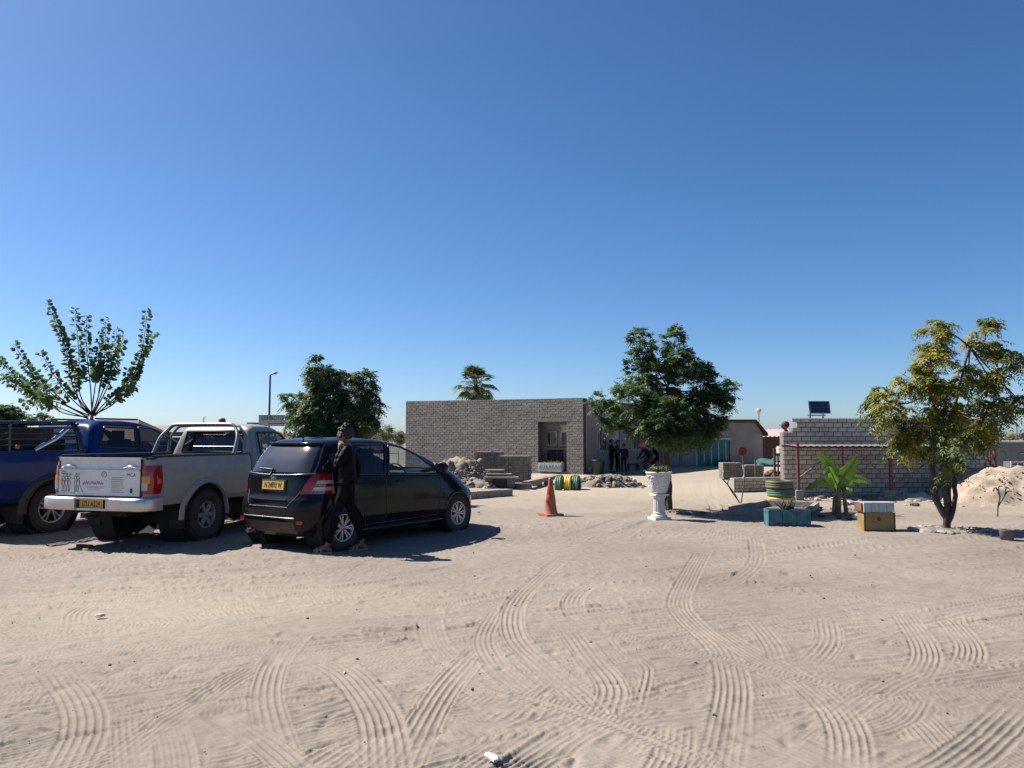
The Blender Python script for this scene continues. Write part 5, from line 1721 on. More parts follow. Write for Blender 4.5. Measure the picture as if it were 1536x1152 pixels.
# --- right hand tree with several stems
b = gp(1420, 796); D = b[1]
def L_(px, py, rx, ry, dep=0.0): return lob(px, py, rx, ry, D, dep, b, .82)
lobes = [L_(1404, 505, 22, 38), L_(1400, 550, 34, 34, -.2), L_(1478, 500, 26, 28, .2), L_(1505, 545, 24, 34, .1), L_(1490, 585, 34, 34, .4), L_(1370, 570, 36, 26, -.1), L_(1330, 610, 32, 26, -.1), L_(1318, 598, 20, 14), L_(1365, 635, 34, 30, .3), L_(1420, 600, 40, 40, -.3),
         L_(1455, 630, 42, 34, .4), L_(1430, 660, 26, 22, -.5), L_(1420, 690, 16, 14, -.55), L_(1475, 650, 28, 24, .3), L_(1515, 620, 26, 16, -.2), L_(1530, 610, 18, 16), L_(1390, 660, 24, 26, .4), L_(1440, 560, 26, 26, .3), L_(1350, 660, 18, 26, .2)]
GY = leaf_mat('leaf_olive', (.080, .108, .026), (.140, .165, .040))
GYY = leaf_mat('leaf_yellow_green', (.17, .16, .024), (.27, .235, .034))
pinnate_tree('street_tree', 'olive and yellow green tree with four dark stems rising from a stone ring', (b[0], b[1], 0), lobes,
             [([(0, 0, -.05), (0, 0, .18), (-.05, 0, .32), (-.15, .03, .55), (-.19, .02, 1.0), (-.17, 0, 1.6), (-.10, .05, 2.3)], .062, .024), ([(0, 0, .08), (-.02, -.05, .35), (-.055, -.06, .7), (-.07, -.05, 1.4), (-.02, -.1, 2.0)], .045, .026), ([(.02, 0, .12), (.06, .05, .35), (.085, .05, .7), (.03, .0, 1.2), (.03, .1, 1.7)], .042, .026), ([(.02, 0, .12), (.10, -.03, .35), (.165, 0, .6), (.15, 0, .95), (.05, .05, 1.4), (.25, .1, 2.0), (.60, .15, 3.1)], .042, .014)],
             [GY, GYY], 230, seed=8, frond=.26, leaf=(.10, .032), per_tip=8, pairs=7, droop=(.4, 1.1), shell=.35, bark=BARKD)

def L_(px, py, rx, ry, dep=0.0): return lob(px, py, rx, ry, D, dep, b, .9)
# --- tree behind the hatchback
b = (bx(500, 18.5), 18.5); D = b[1]
lobes = [L_(482, 555, 20, 26), L_(490, 585, 30, 28), L_(546, 572, 16, 24), L_(532, 600, 30, 30), L_(442, 600, 22, 13), L_(470, 620, 34, 30, -.2), L_(505, 630, 40, 36), L_(555, 608, 20, 16), L_(545, 632, 24, 16, .2), L_(450, 640, 24, 16), L_(515, 575, 22, 18, .3), L_(500, 655, 50, 16, -.2)]
pinnate_tree('leafy_tree', 'broad dark green tree with drooping feathery leaves behind the black hatchback', (b[0], b[1], 0), lobes,
             [([(0, 0, -.05), (.02, 0, .8), (-.02, .05, 1.6), (-.1, 0, 2.3)], .07, .03), ([(0, 0, .7), (.3, 0, 1.5), (.5, 0, 2.2)], .05, .02), ([(0, 0, .8), (-.35, .1, 1.4), (-.5, 0, 1.9)], .045, .02)],
             [G1, MATS['leaf_mid_green']], 340, seed=5, frond=.26, leaf=(.13, .042), per_tip=9, droop=(.3, .9), shell=.35)

# --- pruned tree with long leafy switches behind the blue pickup
def switch_tree():
    d = 17.0
    bxy = (bx(135, d), d)
    root = thing('young_tree', 'young tree of long upright switches with round paired leaves behind the blue pickup', 'tree', (bxy[0], d, 0))
    rg = np.random.default_rng(4)
    def P(px, py, dep): 
        q = wp(px, py, d + dep); return np.array([q.x - bxy[0], q.y - d, q.z])
    paths = [[(136, 622), (118, 600), (100, 535), (70, 452)], [(138, 622), (124, 590), (118, 530), (112, 462)], [(138, 620), (133, 580), (132, 520), (130, 474)], [(138, 622), (148, 590), (156, 540), (158, 476)],
             [(140, 622), (152, 590), (172, 545), (176, 492)], [(140, 622), (160, 580), (180, 540), (187, 497)], [(142, 624), (175, 590), (208, 545), (222, 463)], [(140, 624), (165, 600), (185, 580), (192, 552)],
             [(134, 624), (100, 605), (55, 565), (20, 514)], [(134, 622), (105, 595), (80, 565), (60, 527)], [(132, 626), (95, 605), (45, 590), (-6, 535)], [(132, 628), (80, 610), (40, 588), (2, 566)], [(130, 626), (90, 618), (60, 598), (20, 560)],
             [(142, 622), (170, 604), (200, 570), (214, 520)], [(137, 620), (142, 570), (146, 520), (150, 500)], [(136, 622), (112, 585), (96, 520), (82, 480)]]
    wood = MB(); LV = []
    rf = random.Random(6)
    for q_ in list(paths):
        if rf.random() < .3:
            a_, b_ = q_[1], q_[3]; m_ = ((q_[1][0] + q_[2][0]) / 2 + rf.uniform(-4, 4), (q_[1][1] + q_[2][1]) / 2)
            tx, ty = b_[0] + rf.uniform(-22, 22), b_[1] + rf.uniform(18, 60)
            paths.append([a_, m_, ((m_[0] + tx) / 2 + rf.uniform(-8, 8), (m_[1] + ty) / 2 + 6), (tx, ty)])
    NB = 16
    for i, p in enumerate(paths):
        dep = rg.uniform(-.7, .7)
        pts = [P(x + (rg.uniform(-5, 5) if 0 < k < 3 else 0), y, dep * k / 3) for k, (x, y) in enumerate(p)]
        S = spline(pts, .034)
        wood.tube([tuple(q) for q in S[::3]], list(np.linspace(.016, .003, len(S[::3]))), 5)
        T = np.gradient(S, axis=0); T /= np.linalg.norm(T, axis=1)[:, None]
        n = len(S); start = int(n * rg.uniform(.25, .5)) if i < NB else int(n * rg.uniform(.15, .4))
        for k in range(start, n):
            for s in range(2):
                if rg.random() < .16: continue
                a = k * 1.2 + s * math.pi + rg.normal(0, .4)
                u = np.cross(T[k], [0, 1, 0]); u /= np.linalg.norm(u); v = np.cross(T[k], u)
                o = u * math.cos(a) + v * math.sin(a)
                dd = o * .9 + T[k] * .15 + np.array([0, 0, -.25]) + rg.normal(0, .15, 3); dd /= np.linalg.norm(dd)
                ln = rg.uniform(.105, .155) * (1.0 - .25 * (k - start) / max(1, n - start))
                nn = np.cross(dd, T[k]); nn /= np.linalg.norm(nn) + 1e-6
                ph = rg.uniform(.3, 1.45); wv = np.cross(nn, dd) * math.cos(ph) + nn * math.sin(ph); wv = wv / np.linalg.norm(wv) * ln * .46; nn = np.cross(dd, wv); nn /= np.linalg.norm(nn)
                b0 = S[k] + o * .025
                fold = nn * ln * .07
                LV.append([b0, b0 + dd * ln * .35 + wv + fold, b0 + dd * ln * .75 + wv * .75 + fold, b0 + dd * ln, b0 + dd * ln * .75 - wv * .75 + fold, b0 + dd * ln * .35 - wv + fold])
    V = np.array(LV)
    a = V[:, [0, 1, 2, 3]].reshape(-1, 3); c = V[:, [0, 3, 4, 5]].reshape(-1, 3)
    VV = np.concatenate([np.stack([V[:, 0], V[:, 1], V[:, 2], V[:, 3], V[:, 4], V[:, 5]], 1).reshape(-1, 3)])
    idx = np.arange(len(V))[:, None] * 6
    q = np.concatenate([idx + np.array([[0, 1, 2, 3]]), idx + np.array([[0, 3, 4, 5]])])
    me = fast_mesh('crown', VV, q, [leaf_mat('leaf_round_green', (.045, .085, .03), (.085, .13, .045), island=.4)], False)
    link('crown', me, root)
    wood.build('branch', [mat('switch_bark', (.06, .048, .032), rough=.95, var=.2, spec=.05)], root)
    MB().tube([(0, 0, 0), (.02, 0, .8), (.03, 0, 1.6), (.05, 0, 2.05)], [.07, .055, .05, .03], 9).build('trunk', [mat('switch_trunk', (.24, .16, .09), rough=.8, var=.2)], root)
switch_tree()

# --- distant trees and scrub
b = (bx(8, 30), 30); D = 30
pinnate_tree('garden_tree', 'dark rounded tree cut off by the left edge beyond the blue pickup', (b[0], b[1], 0), [L_(10, 622, 24, 10), L_(-10, 632, 40, 20), L_(20, 632, 18, 14)], [([(0, 0, 0), (0, 0, 1.8)], .1, .05)], [G1], 70, seed=6, frond=.4, leaf=(.2, .09), per_tip=7, pairs=4)
b = (bx(60, 90), 90); D = 90
pinnate_tree('distant_tree', 'tiny treetop far behind the red brown roof', (b[0], b[1], 0), [L_(50, 628, 10, 3), L_(64, 627, 8, 4), L_(75, 629, 7, 3)], [([(0, 0, 0), (0, 0, 3.5)], .12, .05)], [G1], 24, seed=7, frond=.6, leaf=(.4, .2), per_tip=6, pairs=3)
def shrub(px, py, d, rx, ry, ml, label, seed, n=40, fr=.3, group=None, lf=(.12, .05)):
    global D
    b_ = (bx(px, d), d)
    return pinnate_tree('shrub', label, (b_[0], b_[1], 0), [lob(px, py, rx, ry, d, 0, b_)], [([(0, 0, 0), (0, 0, .6)], .03, .015)], [ml], n, seed=seed, frond=fr, leaf=lf, per_tip=6, pairs=4, group=group, cat='shrub', shell=.2)
DRY = leaf_mat('leaf_dry', (.17, .13, .06), (.26, .20, .09))
shrub(580, 650, 38, 9, 9, MATS['leaf_mid_green'], 'green shrub with upright tips left of the long brick building', 11, 26)
shrub(570, 655, 41, 12, 8, DRY, 'dry straw coloured shrub between the leafy tree and the brick building', 12, 40)
shrub(556, 645, 36, 5, 8, G1, 'small dark bush beside the leafy tree', 13, 16)
shrub(598, 657, 44, 12, 7, leaf_mat('leaf_grey_olive', (.10, .10, .05), (.15, .15, .08)), 'grey olive shrub against the left end of the brick building', 14, 34)
# low scrub line on the horizon
mb_v = []; rg = np.random.default_rng(9)
n = 2600
x = rg.uniform(-420, 420, n); y = rg.uniform(170, 330, n); s = rg.uniform(.6, 1.9, n)
P0 = np.stack([x, y, np.zeros(n)], 1)
quads = []
for k in range(10):
    c = P0 + np.stack([rg.normal(0, 1.3, n), rg.normal(0, .6, n), rg.uniform(.2, 1.5, n) * s], 1)
    a = rg.normal(0, 1, (n, 3)); a /= np.linalg.norm(a, axis=1)[:, None]
    b2 = np.cross(a, rg.normal(0, 1, (n, 3))); b2 /= np.linalg.norm(b2, axis=1)[:, None]
    r_ = (.65 * s)[:, None]
    quads.append(np.stack([c + a * r_, c + b2 * r_ * .6, c - a * r_, c - b2 * r_ * .6], 1))
V = np.concatenate(quads).reshape(-1, 3)
o = link('scrub', fast_mesh('scrub', V, np.arange(len(V)).reshape(-1, 4), [leaf_mat('leaf_scrub', (.085, .085, .05), (.14, .13, .08))], False))
tag(o, 'low olive scrub along the horizon', kind='stuff')

# --- fan palm behind the long building
def palm():
    d = 50.0
    root = thing('palm_tree', 'fan palm with dead brown skirt rising behind the brick building', 'palm tree', (bx(713, d), d, 0))
    top = wp(713, 580, d).z
    MB().tube([(0, 0, 0), (.05, 0, top * .5), (0, 0, top)], [.26, .2, .17], 12).build('trunk', [BARK], root)
    rg = np.random.default_rng(2)
    green, dead, stems = MB(), MB(), MB()
    def fan(mb, o, dr, R, n=15, spread=2.4):
        dr = Vector(dr).normalized()
        u = dr.cross(Vector((0, 0, 1)))
        u = u.normalized() if u.length > .01 else Vector((1, 0, 0))
        nrm = u.cross(dr)
        for i in range(n):
            a = (i / (n - 1) - .5) * spread
            dd = (dr * math.cos(a) + u * math.sin(a)).normalized()
            w = u * math.cos(a) - dr * math.sin(a)
            r_ = R * (1 - .25 * abs(a) / spread) * rg.uniform(.85, 1.1)
            p1 = o + dd * r_ * .55 + nrm * .05 * r_; p2 = o + dd * r_ + Vector((0, 0, -.22 * r_))
            mb.add([o, p1 - w * .07 * R, p2, p1 + w * .07 * R], [(0, 1, 2, 3)])
    O = Vector((0, 0, top))
    specs = []
    for el, az_n in ((1.45, 4), (1.15, 7), (.75, 8), (.25, 8), (-.35, 7)):
        for k in range(az_n):
            specs.append((el + rg.normal(0, .12), 2 * math.pi * (k + rg.uniform(-.3, .3)) / az_n))
    for el, az in specs:
        dr = Vector((math.cos(az) * math.cos(el), math.sin(az) * math.cos(el), math.sin(el)))
        L = rg.uniform(.7, 1.0)
        e = O + dr * L + Vector((0, 0, -.1))
        stems.tube([O, O + dr * L * .55 + Vector((0, 0, .04)), e], [.03, .02, .014], 5)
        f = (dr + Vector((0, 0, -.45 if el < .8 else -.1))).normalized()
        leaf = MB()
        fan(leaf, e, f, rg.uniform(.75, 1.0))
        leaf.build('frond', [leaf_mat('leaf_palm', (.06, .085, .04), (.10, .13, .06), island=.25)], root)
    for k in range(34):
        az = rg.uniform(0, 6.28); el = rg.uniform(-1.3, -.7)
        dr = Vector((math.cos(az) * math.cos(el), math.sin(az) * math.cos(el), math.sin(el)))
        fan(dead, O + dr * rg.uniform(.2, .55), dr + Vector((0, 0, -.8)), rg.uniform(.4, .6), 9, 1.4)
    dead.build('dead_skirt', [mat('palm_dead', (.14, .10, .065), rough=.9, var=.3, island=.3)], root)
    stems.build('stalk', [TWIG], root)
palm()

# --- banana plant
def banana():
    bx0 = gp(1257, 775)
    root = thing('banana_plant', 'banana plant with three pale stems and torn bright green leaves', 'banana plant', (bx0[0], bx0[1], 0))
    D_ = bx0[1]
    def P(px, py, dep=0.0):
        q = wp(px, py, D_ + dep); return Vector((q.x - bx0[0], q.y - bx0[1], q.z))
    ST = mat('banana_stem', (.27, .21, .095), rough=.6, var=.3, scale=8)
    for (a, b_, r0) in (((1250, 771), (1252, 738), .04), ((1257, 776), (1258, 730), .062), ((1270, 770), (1265, 732), .045)):
        p0 = P(*a); p0.z = -.02
        p1 = P(*b_)
        MB().tube([p0, (p0 + p1) / 2, p1], [r0, r0 * .85, r0 * .55], 10).build('stem', [ST], root)
    GB = leaf_mat('leaf_banana', (.10, .19, .022), (.19, .28, .035), rough=.35, transl=.35, island=.1)
    rr = random.Random(4)
    def leaf(pts, wd, seed):
        r_ = random.Random(seed)
        S = spline([tuple(p) for p in pts], .03)
        T = np.gradient(S, axis=0); T /= np.linalg.norm(T, axis=1)[:, None]
        n = len(S)
        mb = MB()
        tear = 0
        cam_v = np.array([0, -1, .25])
        for s in (-1, 1):
            i = 0
            while i < n - 1:
                L = r_.choice([1, 2, 2, 3])
                j = min(n - 1, i + L)
                dro = r_.uniform(.1, .9)
                vs = []; fs = []
                for k in range(i, j + 1):
                    t = k / (n - 1)
                    wv = wd * max(0, math.sin(math.pi * min(1, (t * .92 + .06)) ** .8)) ** .7
                    sd = np.cross(T[k], cam_v); sd /= np.linalg.norm(sd) + 1e-6
                    e1 = S[k] + s * sd * wv * .55 + np.array([0, 0, -.04]) * wv
                    e2 = S[k] + s * sd * wv + np.array([0, -.1, -dro]) * wv * .6
                    vs += [tuple(S[k]), tuple(e1), tuple(e2)]
                m = j - i + 1
                for k in range(m - 1):
                    for q in range(2):
                        fs.append((k * 3 + q, k * 3 + 3 + q, k * 3 + 4 + q, k * 3 + 1 + q))
                mb.add(vs, fs, 0, True)
                i = j
        mb.tube([tuple(q) for q in S], list(np.linspace(.016, .004, n)), 5, 1)
        mb.build('leaf', [GB, mat('banana_rib', (.25, .28, .09), rough=.4)], root)
    c = P(1258, 732)
    leaf([c, P(1252, 712, .05), P(1240, 692, .1), P(1226, 680, .1)], .145, 1)
    leaf([c, P(1266, 712, -.05), P(1277, 697, -.1), P(1286, 682, -.1)], .135, 2)
    leaf([c, P(1272, 718, .1), P(1290, 717, .2), P(1308, 725, .25)], .09, 3)
    leaf([c, P(1240, 722, .1), P(1225, 724, .2), P(1208, 735, .3)], .09, 4)
    leaf([P(1265, 735), P(1270, 732, -.1), P(1275, 736, -.15), P(1279, 744, -.2)], .06, 5)
    leaf([c, P(1262, 712, .3), P(1270, 702, .5), P(1285, 700, .7)], .12, 6)
    leaf([c, P(1246, 708, -.2), P(1243, 704, -.3), P(1235, 712, -.5)], .09, 7)
banana()

# --- bare saplings
def bare(label, px, py, sticks, r0):
    g_ = gp(px, py)
    root = thing('bare_sapling', label, 'sapling', (g_[0], g_[1], 0))
    def P(x, y):
        q = wp(x, y, g_[1]); return (q.x - g_[0], 0.0, q.z)
    for k, s in enumerate(sticks):
        pts = [P(*p) for p in s]
        if k == 0: pts[0] = (0, 0, -.03)
        MB().tube([tuple(q) for q in spline([np.array(p) + np.array([0, .02 * math.sin(i * 2 + k), 0]) for i, p in enumerate(pts)], .06)], r0 * (.9 if k else 1), 6).build('branch', [mat('grey_twig', (.19, .15, .12), rough=.9, var=.3)], root)
bare('small bare sapling with cut twigs in front of the sand heap', 1496, 776, [[(1496, 776), (1498, 758), (1499, 742), (1492, 730), (1491, 737)], [(1498, 760), (1506, 745), (1510, 737), (1518, 737)], [(1499, 742), (1497, 730), (1503, 729)], [(1506, 745), (1508, 732)]], .014)
bare('leafless forked sapling of two leaning sticks left of the concrete trough', 1110, 755, [[(1110, 755), (1103, 742), (1092, 728), (1085, 720)], [(1109, 753), (1098, 738), (1091, 725), (1095, 718)], [(1087, 722), (1083, 718)]], .014)
# ================================================================== things on the sand
# traffic cone
g_ = gp(826, 773)
t = thing('traffic_cone', 'faded red orange traffic cone standing alone on the sand', 'traffic cone', (g_[0], g_[1], 0.0))
CONE = mat('cone_orange', (.55, .085, .045), rough=.55, var=.12, dust=(DUST, -.05, .6, .5))
mb = MB(); mb.lathe([(.150, .030), (.138, .045), (.112, .18), (.100, .27), (.104, .275), (.085, .40), (.078, .42), (.082, .43), (.058, .58), (.043, .70), (.036, .75), (.026, .752), (.022, .70)], 24); mb.build('cone', [CONE], t)
mb = MB(); mb.box((0, 0, .018), (.38, .38, .036), rz=.5); mb.build('base', [CONE], t)

# urn on a pedestal
g_ = gp(989, 779)
t = thing('urn_planter', 'white fluted urn on a pedestal with small green plants in it', 'planter', (g_[0], g_[1], 0))
WU = mat('urn_white', (.56, .56, .56), rough=.45, var=.07, scale=5, dust=(DUST, -.1, .5, .35))
mb = MB(); mb.box((0, 0, .02), (.33, .33, .05), rz=.3); mb.lathe([(.15, .045), (.155, .06), (.15, .08), (.12, .095), (.115, .11), (.125, .12), (.118, .135), (.10, .145)], 28); mb.build('base', [WU], t)
mb = MB()
for k in range(16):
    a = 2 * math.pi * k / 16
    mb.tube([(.092 * math.cos(a), .092 * math.sin(a), .14), (.088 * math.cos(a), .088 * math.sin(a), .40)], .020, 6)
mb.lathe([(.095, .14), (.09, .40)], 20); mb.lathe([(.10, .395), (.125, .41), (.13, .44), (.11, .455), (.12, .47)], 28)
mb.build('column', [WU], t)
mb = MB(); mb.box((0, 0, .465), (.28, .28, .03), rz=.3)
mb.lathe([(.10, .48), (.125, .49), (.15, .53), (.17, .60), (.20, .70), (.228, .82), (.236, .86), (.25, .87), (.252, .89), (.24, .90), (.22, .895), (.215, .84), (.0, .83)], 32)
for k in range(10):
    a = 2 * math.pi * k / 10
    for j in range(4):
        z = .62 + .055 * j; r_ = .176 + (z - .60) * .25 * 1.0
        mb.rock((r_ * math.cos(a + .12 * (j % 2)), r_ * math.sin(a + .12 * (j % 2)), z), .016, sq=(1, 1, 1), seed=k * 7 + j, sub=1, smooth=True)
    mb.tube([(.226 * math.cos(a), .226 * math.sin(a), .83), (.237 * math.cos(a + .31), .237 * math.sin(a + .31), .80), (.226 * math.cos(a + .63), .226 * math.sin(a + .63), .83)], .010, 5)
mb.build('bowl', [WU], t)
MB().disc((0, 0, .85), .215, 24).build('soil', [mat('potting_soil', (.06, .045, .035), rough=1)], t)
rg = np.random.default_rng(31)
N = 90
bb = np.stack([rg.normal(0, .10, N), rg.normal(0, .10, N), rg.uniform(.86, .96, N)], 1)
az = rg.uniform(0, 6.28, N); el = rg.uniform(.0, 1.3, N)
d = np.stack([np.cos(az) * np.cos(el), np.sin(az) * np.cos(el), np.sin(el)], 1)
V = frond_arrays(bb, d, rg.uniform(.05, .13, N), 3, .06, .035, rg.uniform(.1, .6, N), rg)
link('plant', fast_mesh('plant', V, np.arange(len(V)).reshape(-1, 4), [leaf_mat('leaf_pot', (.07, .08, .02), (.14, .14, .03))], False), t)

# tyres
def tyre_prof(R, w, n=40, axis='Z', c=(0, 0, 0)):
    mb = MB(); hw = w / 2
    mb.lathe([(R * .62, -hw * .75), (R * .64, -hw * .95), (R * .86, -hw * 1.02), (R * .95, -hw * .9), (R, -hw * .7), (R, -hw * .34), (R * .975, -hw * .31), (R * .975, -hw * .24), (R, -hw * .2), (R, hw * .2), (R * .975, hw * .24), (R * .975, hw * .31), (R, hw * .34), (R, hw * .7), (R * .95, hw * .9), (R * .86, hw * 1.02), (R * .64, hw * .95), (R * .62, hw * .75), (R * .9, hw * .6), (R * .9, -hw * .6), (R * .62, -hw * .75)], n, axis=axis, c=c)
    return mb
GRN = mat('tyre_green', (.012, .13, .065), rough=.5, var=.25, scale=5, dust=(DUST, -.4, .5, .5))
YEL = mat('tyre_yellow', (.60, .40, .02), rough=.5, var=.15, scale=5, dust=(DUST, -.4, .5, .5))
for px, m_, lab, dx in ((840, GRN, 'green painted half buried tyre, first from the traffic cone', 0), (854, YEL, 'yellow painted half buried tyre between two green ones', .02), (865, GRN, 'green painted half buried tyre, last beside the rubble', 0)):
    g_ = gp(px, 735)
    t = thing('half_buried_tyre', lab, 'tyre', (g_[0], g_[1] + .15, .12), math.radians(-15), 'painted half buried tyres')
    tyre_prof(.31, .21, axis='X').build('tyre', [m_], t)
g_ = gp(1172, 757)
y_ = g_[1]
z = 0.0
for k, (m_, lab) in enumerate(((YEL, 'yellow painted tyre at the bottom of the stack behind the trough'), (GRN, 'green painted tyre in the middle of the stack behind the trough'), (mat('tyre_green_brown', (.035, .10, .05), rough=.6, var=.5, scale=2.2, col2=(.12, .10, .05)), 'green and muddy brown tyre on top of the stack behind the trough'))):
    t = thing('painted_tyre', lab, 'tyre', (g_[0] + (.02, .015, -.015)[k], y_ + .05, .09 + .187 * k), k * .4, 'stack of painted tyres')
    tyre_prof(.315, .185, axis='Z').build('tyre', [m_], t)

# concrete trough
CONC = mat('concrete', (.42, .385, .33), rough=.9, var=.12, scale=5, bump=.35, bscale=30)
fl, fr = Vector((4.33, 15.55, 0)), Vector((5.50, 14.55, 0))
br_, bl = Vector((6.62, 16.7, 0)), Vector((5.62, 17.3, 0))
t = thing('concrete_trough', 'low open concrete trough standing in front of the stacked tyres', 'trough', (0, 0, 0))
t.location = (fl + br_) / 2
o_ = t.location.copy()
for a, b_ in ((fl, fr), (fr, br_), (br_, bl), (bl, fl)):
    dd = (b_ - a); L = dd.length; an = math.atan2(dd.y, dd.x)
    MB().box((0, .045, .075), (L - .005, .09, .17)).build('side', [CONC], t, (a + b_) / 2 - o_, an)
mb = MB(); k = [p - o_ for p in (fl, fr, br_, bl)]
cen = sum(k, Vector()) / 4
mb.add([cen + (p - cen) * .93 + Vector((0, 0, .03)) for p in k], [(0, 1, 2, 3)])
mb.build('floor', [mat('dark_concrete', (.22, .21, .2), rough=.8)], t)  # trough floor in a darker grey than its sides

# blue block planter
g_ = gp(1186, 789)
t = thing('blue_planter', 'chipped blue concrete block planter with a spiky aloe in front of the trough', 'planter', (g_[0], g_[1] + .17, 0), math.radians(-4))
BLU = mat('planter_blue', (.03, .15, .20), rough=.65, var=.35, scale=7, col2=(.06, .19, .24), bump=.3)
for k in range(3):
    MB().box(((k - 1) * .243, 0, .13 + .004 * (k % 2)), (.238, .34, .27), rz=.01 * (k - 1)).build('block', [BLU], t)
MB().box((0, 0, .268), (.66, .27, .03)).build('soil', [MATS['potting_soil']], t)
mb = MB(); rr = random.Random(3)
for k in range(26):
    a = rr.uniform(0, 6.28); el = rr.uniform(.25, 1.3); L = rr.uniform(.12, .26)
    dr = Vector((math.cos(a) * math.cos(el), math.sin(a) * math.cos(el), math.sin(el)))
    o = Vector((rr.uniform(-.12, .10), rr.uniform(-.06, .06), .27))
    mb.tube([o, o + dr * L * .5, o + dr * L + Vector((0, 0, -.05 * L))], [.016, .013, .002], 5)
mb.build('aloe', [leaf_mat('leaf_aloe', (.06, .085, .07), (.10, .13, .10))], t)

# ochre crate with white-panelled top
g_ = gp(1321, 797)
t = thing('wooden_crate', 'ochre wooden crate topped by a row of white panelled boxes', 'crate', (g_[0], g_[1] + .17, 0), math.radians(-3))
OCH = mat('crate_ochre', (.40, .27, .095), rough=.7, var=.2, scale=4, bump=.2)
MB().box((0, 0, .155), (.465, .33, .31)).build('crate_body', [OCH], t)
mb = MB()
for x in (-.243, .243): mb.box((x, -.166, .155), (.022, .012, .31))
mb.box((0, -.166, .005), (.48, .012, .02)); mb.disc((-.01, -.1665, .20), .032, 14, axis='Y')
mb.build('crate_edge', [mat('crate_dark', (.09, .06, .03), rough=.7)], t)
for k in range(4):
    w_ = .118
    MB().box((-.186 + k * .124, 0, .385 + .004 * (k % 2)), (w_, .32, .145)).build('white_box', [mat('box_white_blue', (.55, .62, .66), rough=.4, var=.12, scale=9)], t)
MB().box((0, 0, .462), (.49, .33, .012)).build('lid', [mat('lid_grey', (.55, .57, .58), rough=.4)], t)
MB().box((-.262, .02, .39), (.03, .28, .13)).build('red_side', [mat('rusty_side', (.25, .10, .05), rough=.7, var=.3)], t)
# white rag beside it
g_ = gp(1289, 780)
mb = MB()
for k in range(4): mb.rock((.05 * k - .08, rr.uniform(-.03, .03), .045 + .03 * (k % 2)), .075, sq=(1, .9, .7), seed=40 + k, sub=1, smooth=True)
tag(mb.build('plastic_bag', [mat('bag_white', (.66, .66, .64), rough=.5, var=.1)], None, (g_[0], g_[1], 0)), 'crumpled white plastic bag left of the ochre crate', 'bag')

# stone ring round the right tree
g_ = gp(1430, 799)
t = thing('stone_ring', 'ring of pale stones laid round the foot of the multi-stemmed tree', 'stone ring', (g_[0], g_[1] + .15, 0))
rr = random.Random(11)
for k in range(30):
    a = 2 * math.pi * k / 30 + rr.uniform(-.06, .06)
    rx, ry = .56 + rr.uniform(-.05, .05), .40 + rr.uniform(-.04, .04)
    m_ = MB(); m_.rock((0, 0, 0), rr.uniform(.05, .085), sq=(1.3, .9, .55), seed=k + 60, sub=1)
    m_.build('stone', [mat('pale_stone', (.40, .37, .33), rough=.9, var=.15, objrand=.3)], t, (rx * math.cos(a), ry * math.sin(a), .03), a)
t2 = mat('pale_stone', (0, 0, 0))
# stones round the banana bed
g_ = gp(1258, 772)
t = thing('flower_bed', 'rough bed edged with dark stones round the banana plant', 'flower bed', (g_[0], g_[1], 0))
for k in range(26):
    a = 2 * math.pi * k / 26 + rr.uniform(-.1, .1)
    m_ = MB(); m_.rock((0, 0, 0), rr.uniform(.035, .07), sq=(1.2, 1, .7), seed=k + 160, sub=1)
    m_.build('stone', [mat('dark_stone', (.20, .18, .16), rough=.9, var=.2, objrand=.3)], t, ((.62 + rr.uniform(-.08, .1)) * math.cos(a), (.95 + rr.uniform(-.15, .15)) * math.sin(a), .04), a)
# stones at the foot of the center tree
g_ = gp(1022, 772)
t = thing('stone_edging', 'few dark flat stones at the foot of the dense dark tree', 'stones', (g_[0], g_[1], 0))
for k in range(9):
    m_ = MB(); m_.rock((0, 0, 0), rr.uniform(.04, .08), sq=(1.5, 1, .5), seed=k + 260, sub=1)
    m_.build('stone', [mat('dark_stone', (0, 0, 0))], t, (rr.uniform(-.25, .45), rr.uniform(-.2, .35), .02), rr.uniform(0, 3))

# bucket
g_ = gp(1517, 813)
t = thing('bucket', 'grey concrete filled bucket standing on the sand at the right edge', 'bucket', (g_[0], g_[1] + .1, 0))
mb = MB(); mb.lathe([(.001, .0), (.085, .0), (.10, .16), (.104, .17), (.098, .175), (.09, .165)], 24); mb.build('body', [mat('bucket_grey', (.16, .165, .16), rough=.7, var=.25, dust=(DUST, -.1, .2, .6))], t)
MB().disc((0, 0, .155), .093, 20).build('contents', [mat('dried_cement', (.35, .33, .31), rough=.95)], t)

# red disc sign on a pole
g_ = gp(1111, 755)
t = thing('round_sign', 'round dark red sign plate on a thin bent pole above the strapped block stacks', 'sign', (g_[0], g_[1], 0))
def Pw(px, py):
    q = wp(px, py, g_[1]); return Vector((q.x - g_[0], 0, q.z))
MB().tube([(0, 0, -.03), tuple(Pw(1114, 740)), tuple(Pw(1116, 725)), tuple(Pw(1115, 700)), tuple(Pw(1114, 672))], .015, 8).build('pole', [mat('pole_grey', (.18, .15, .13), rough=.8)], t)
c = Pw(1113, 677)
mb = MB(); mb.disc((c.x, -.03, c.z), .105, 24, axis='Y'); mb.lathe([(.105, -.03), (.105, -.018), (.001, -.018)], 24, axis='Y', c=(c.x, 0, c.z)); mb.build('plate', [mat('sign_red', (.22, .02, .025), rough=.5, var=.12)], t)
mb = MB(); mb.tube([tuple(Pw(1115.5, 718)), tuple(Pw(1116.5, 709)), tuple(Pw(1115, 699))], .024, 8); mb.build('white_wrap', [mat('wrap_white', (.72, .72, .70), rough=.6)], t)

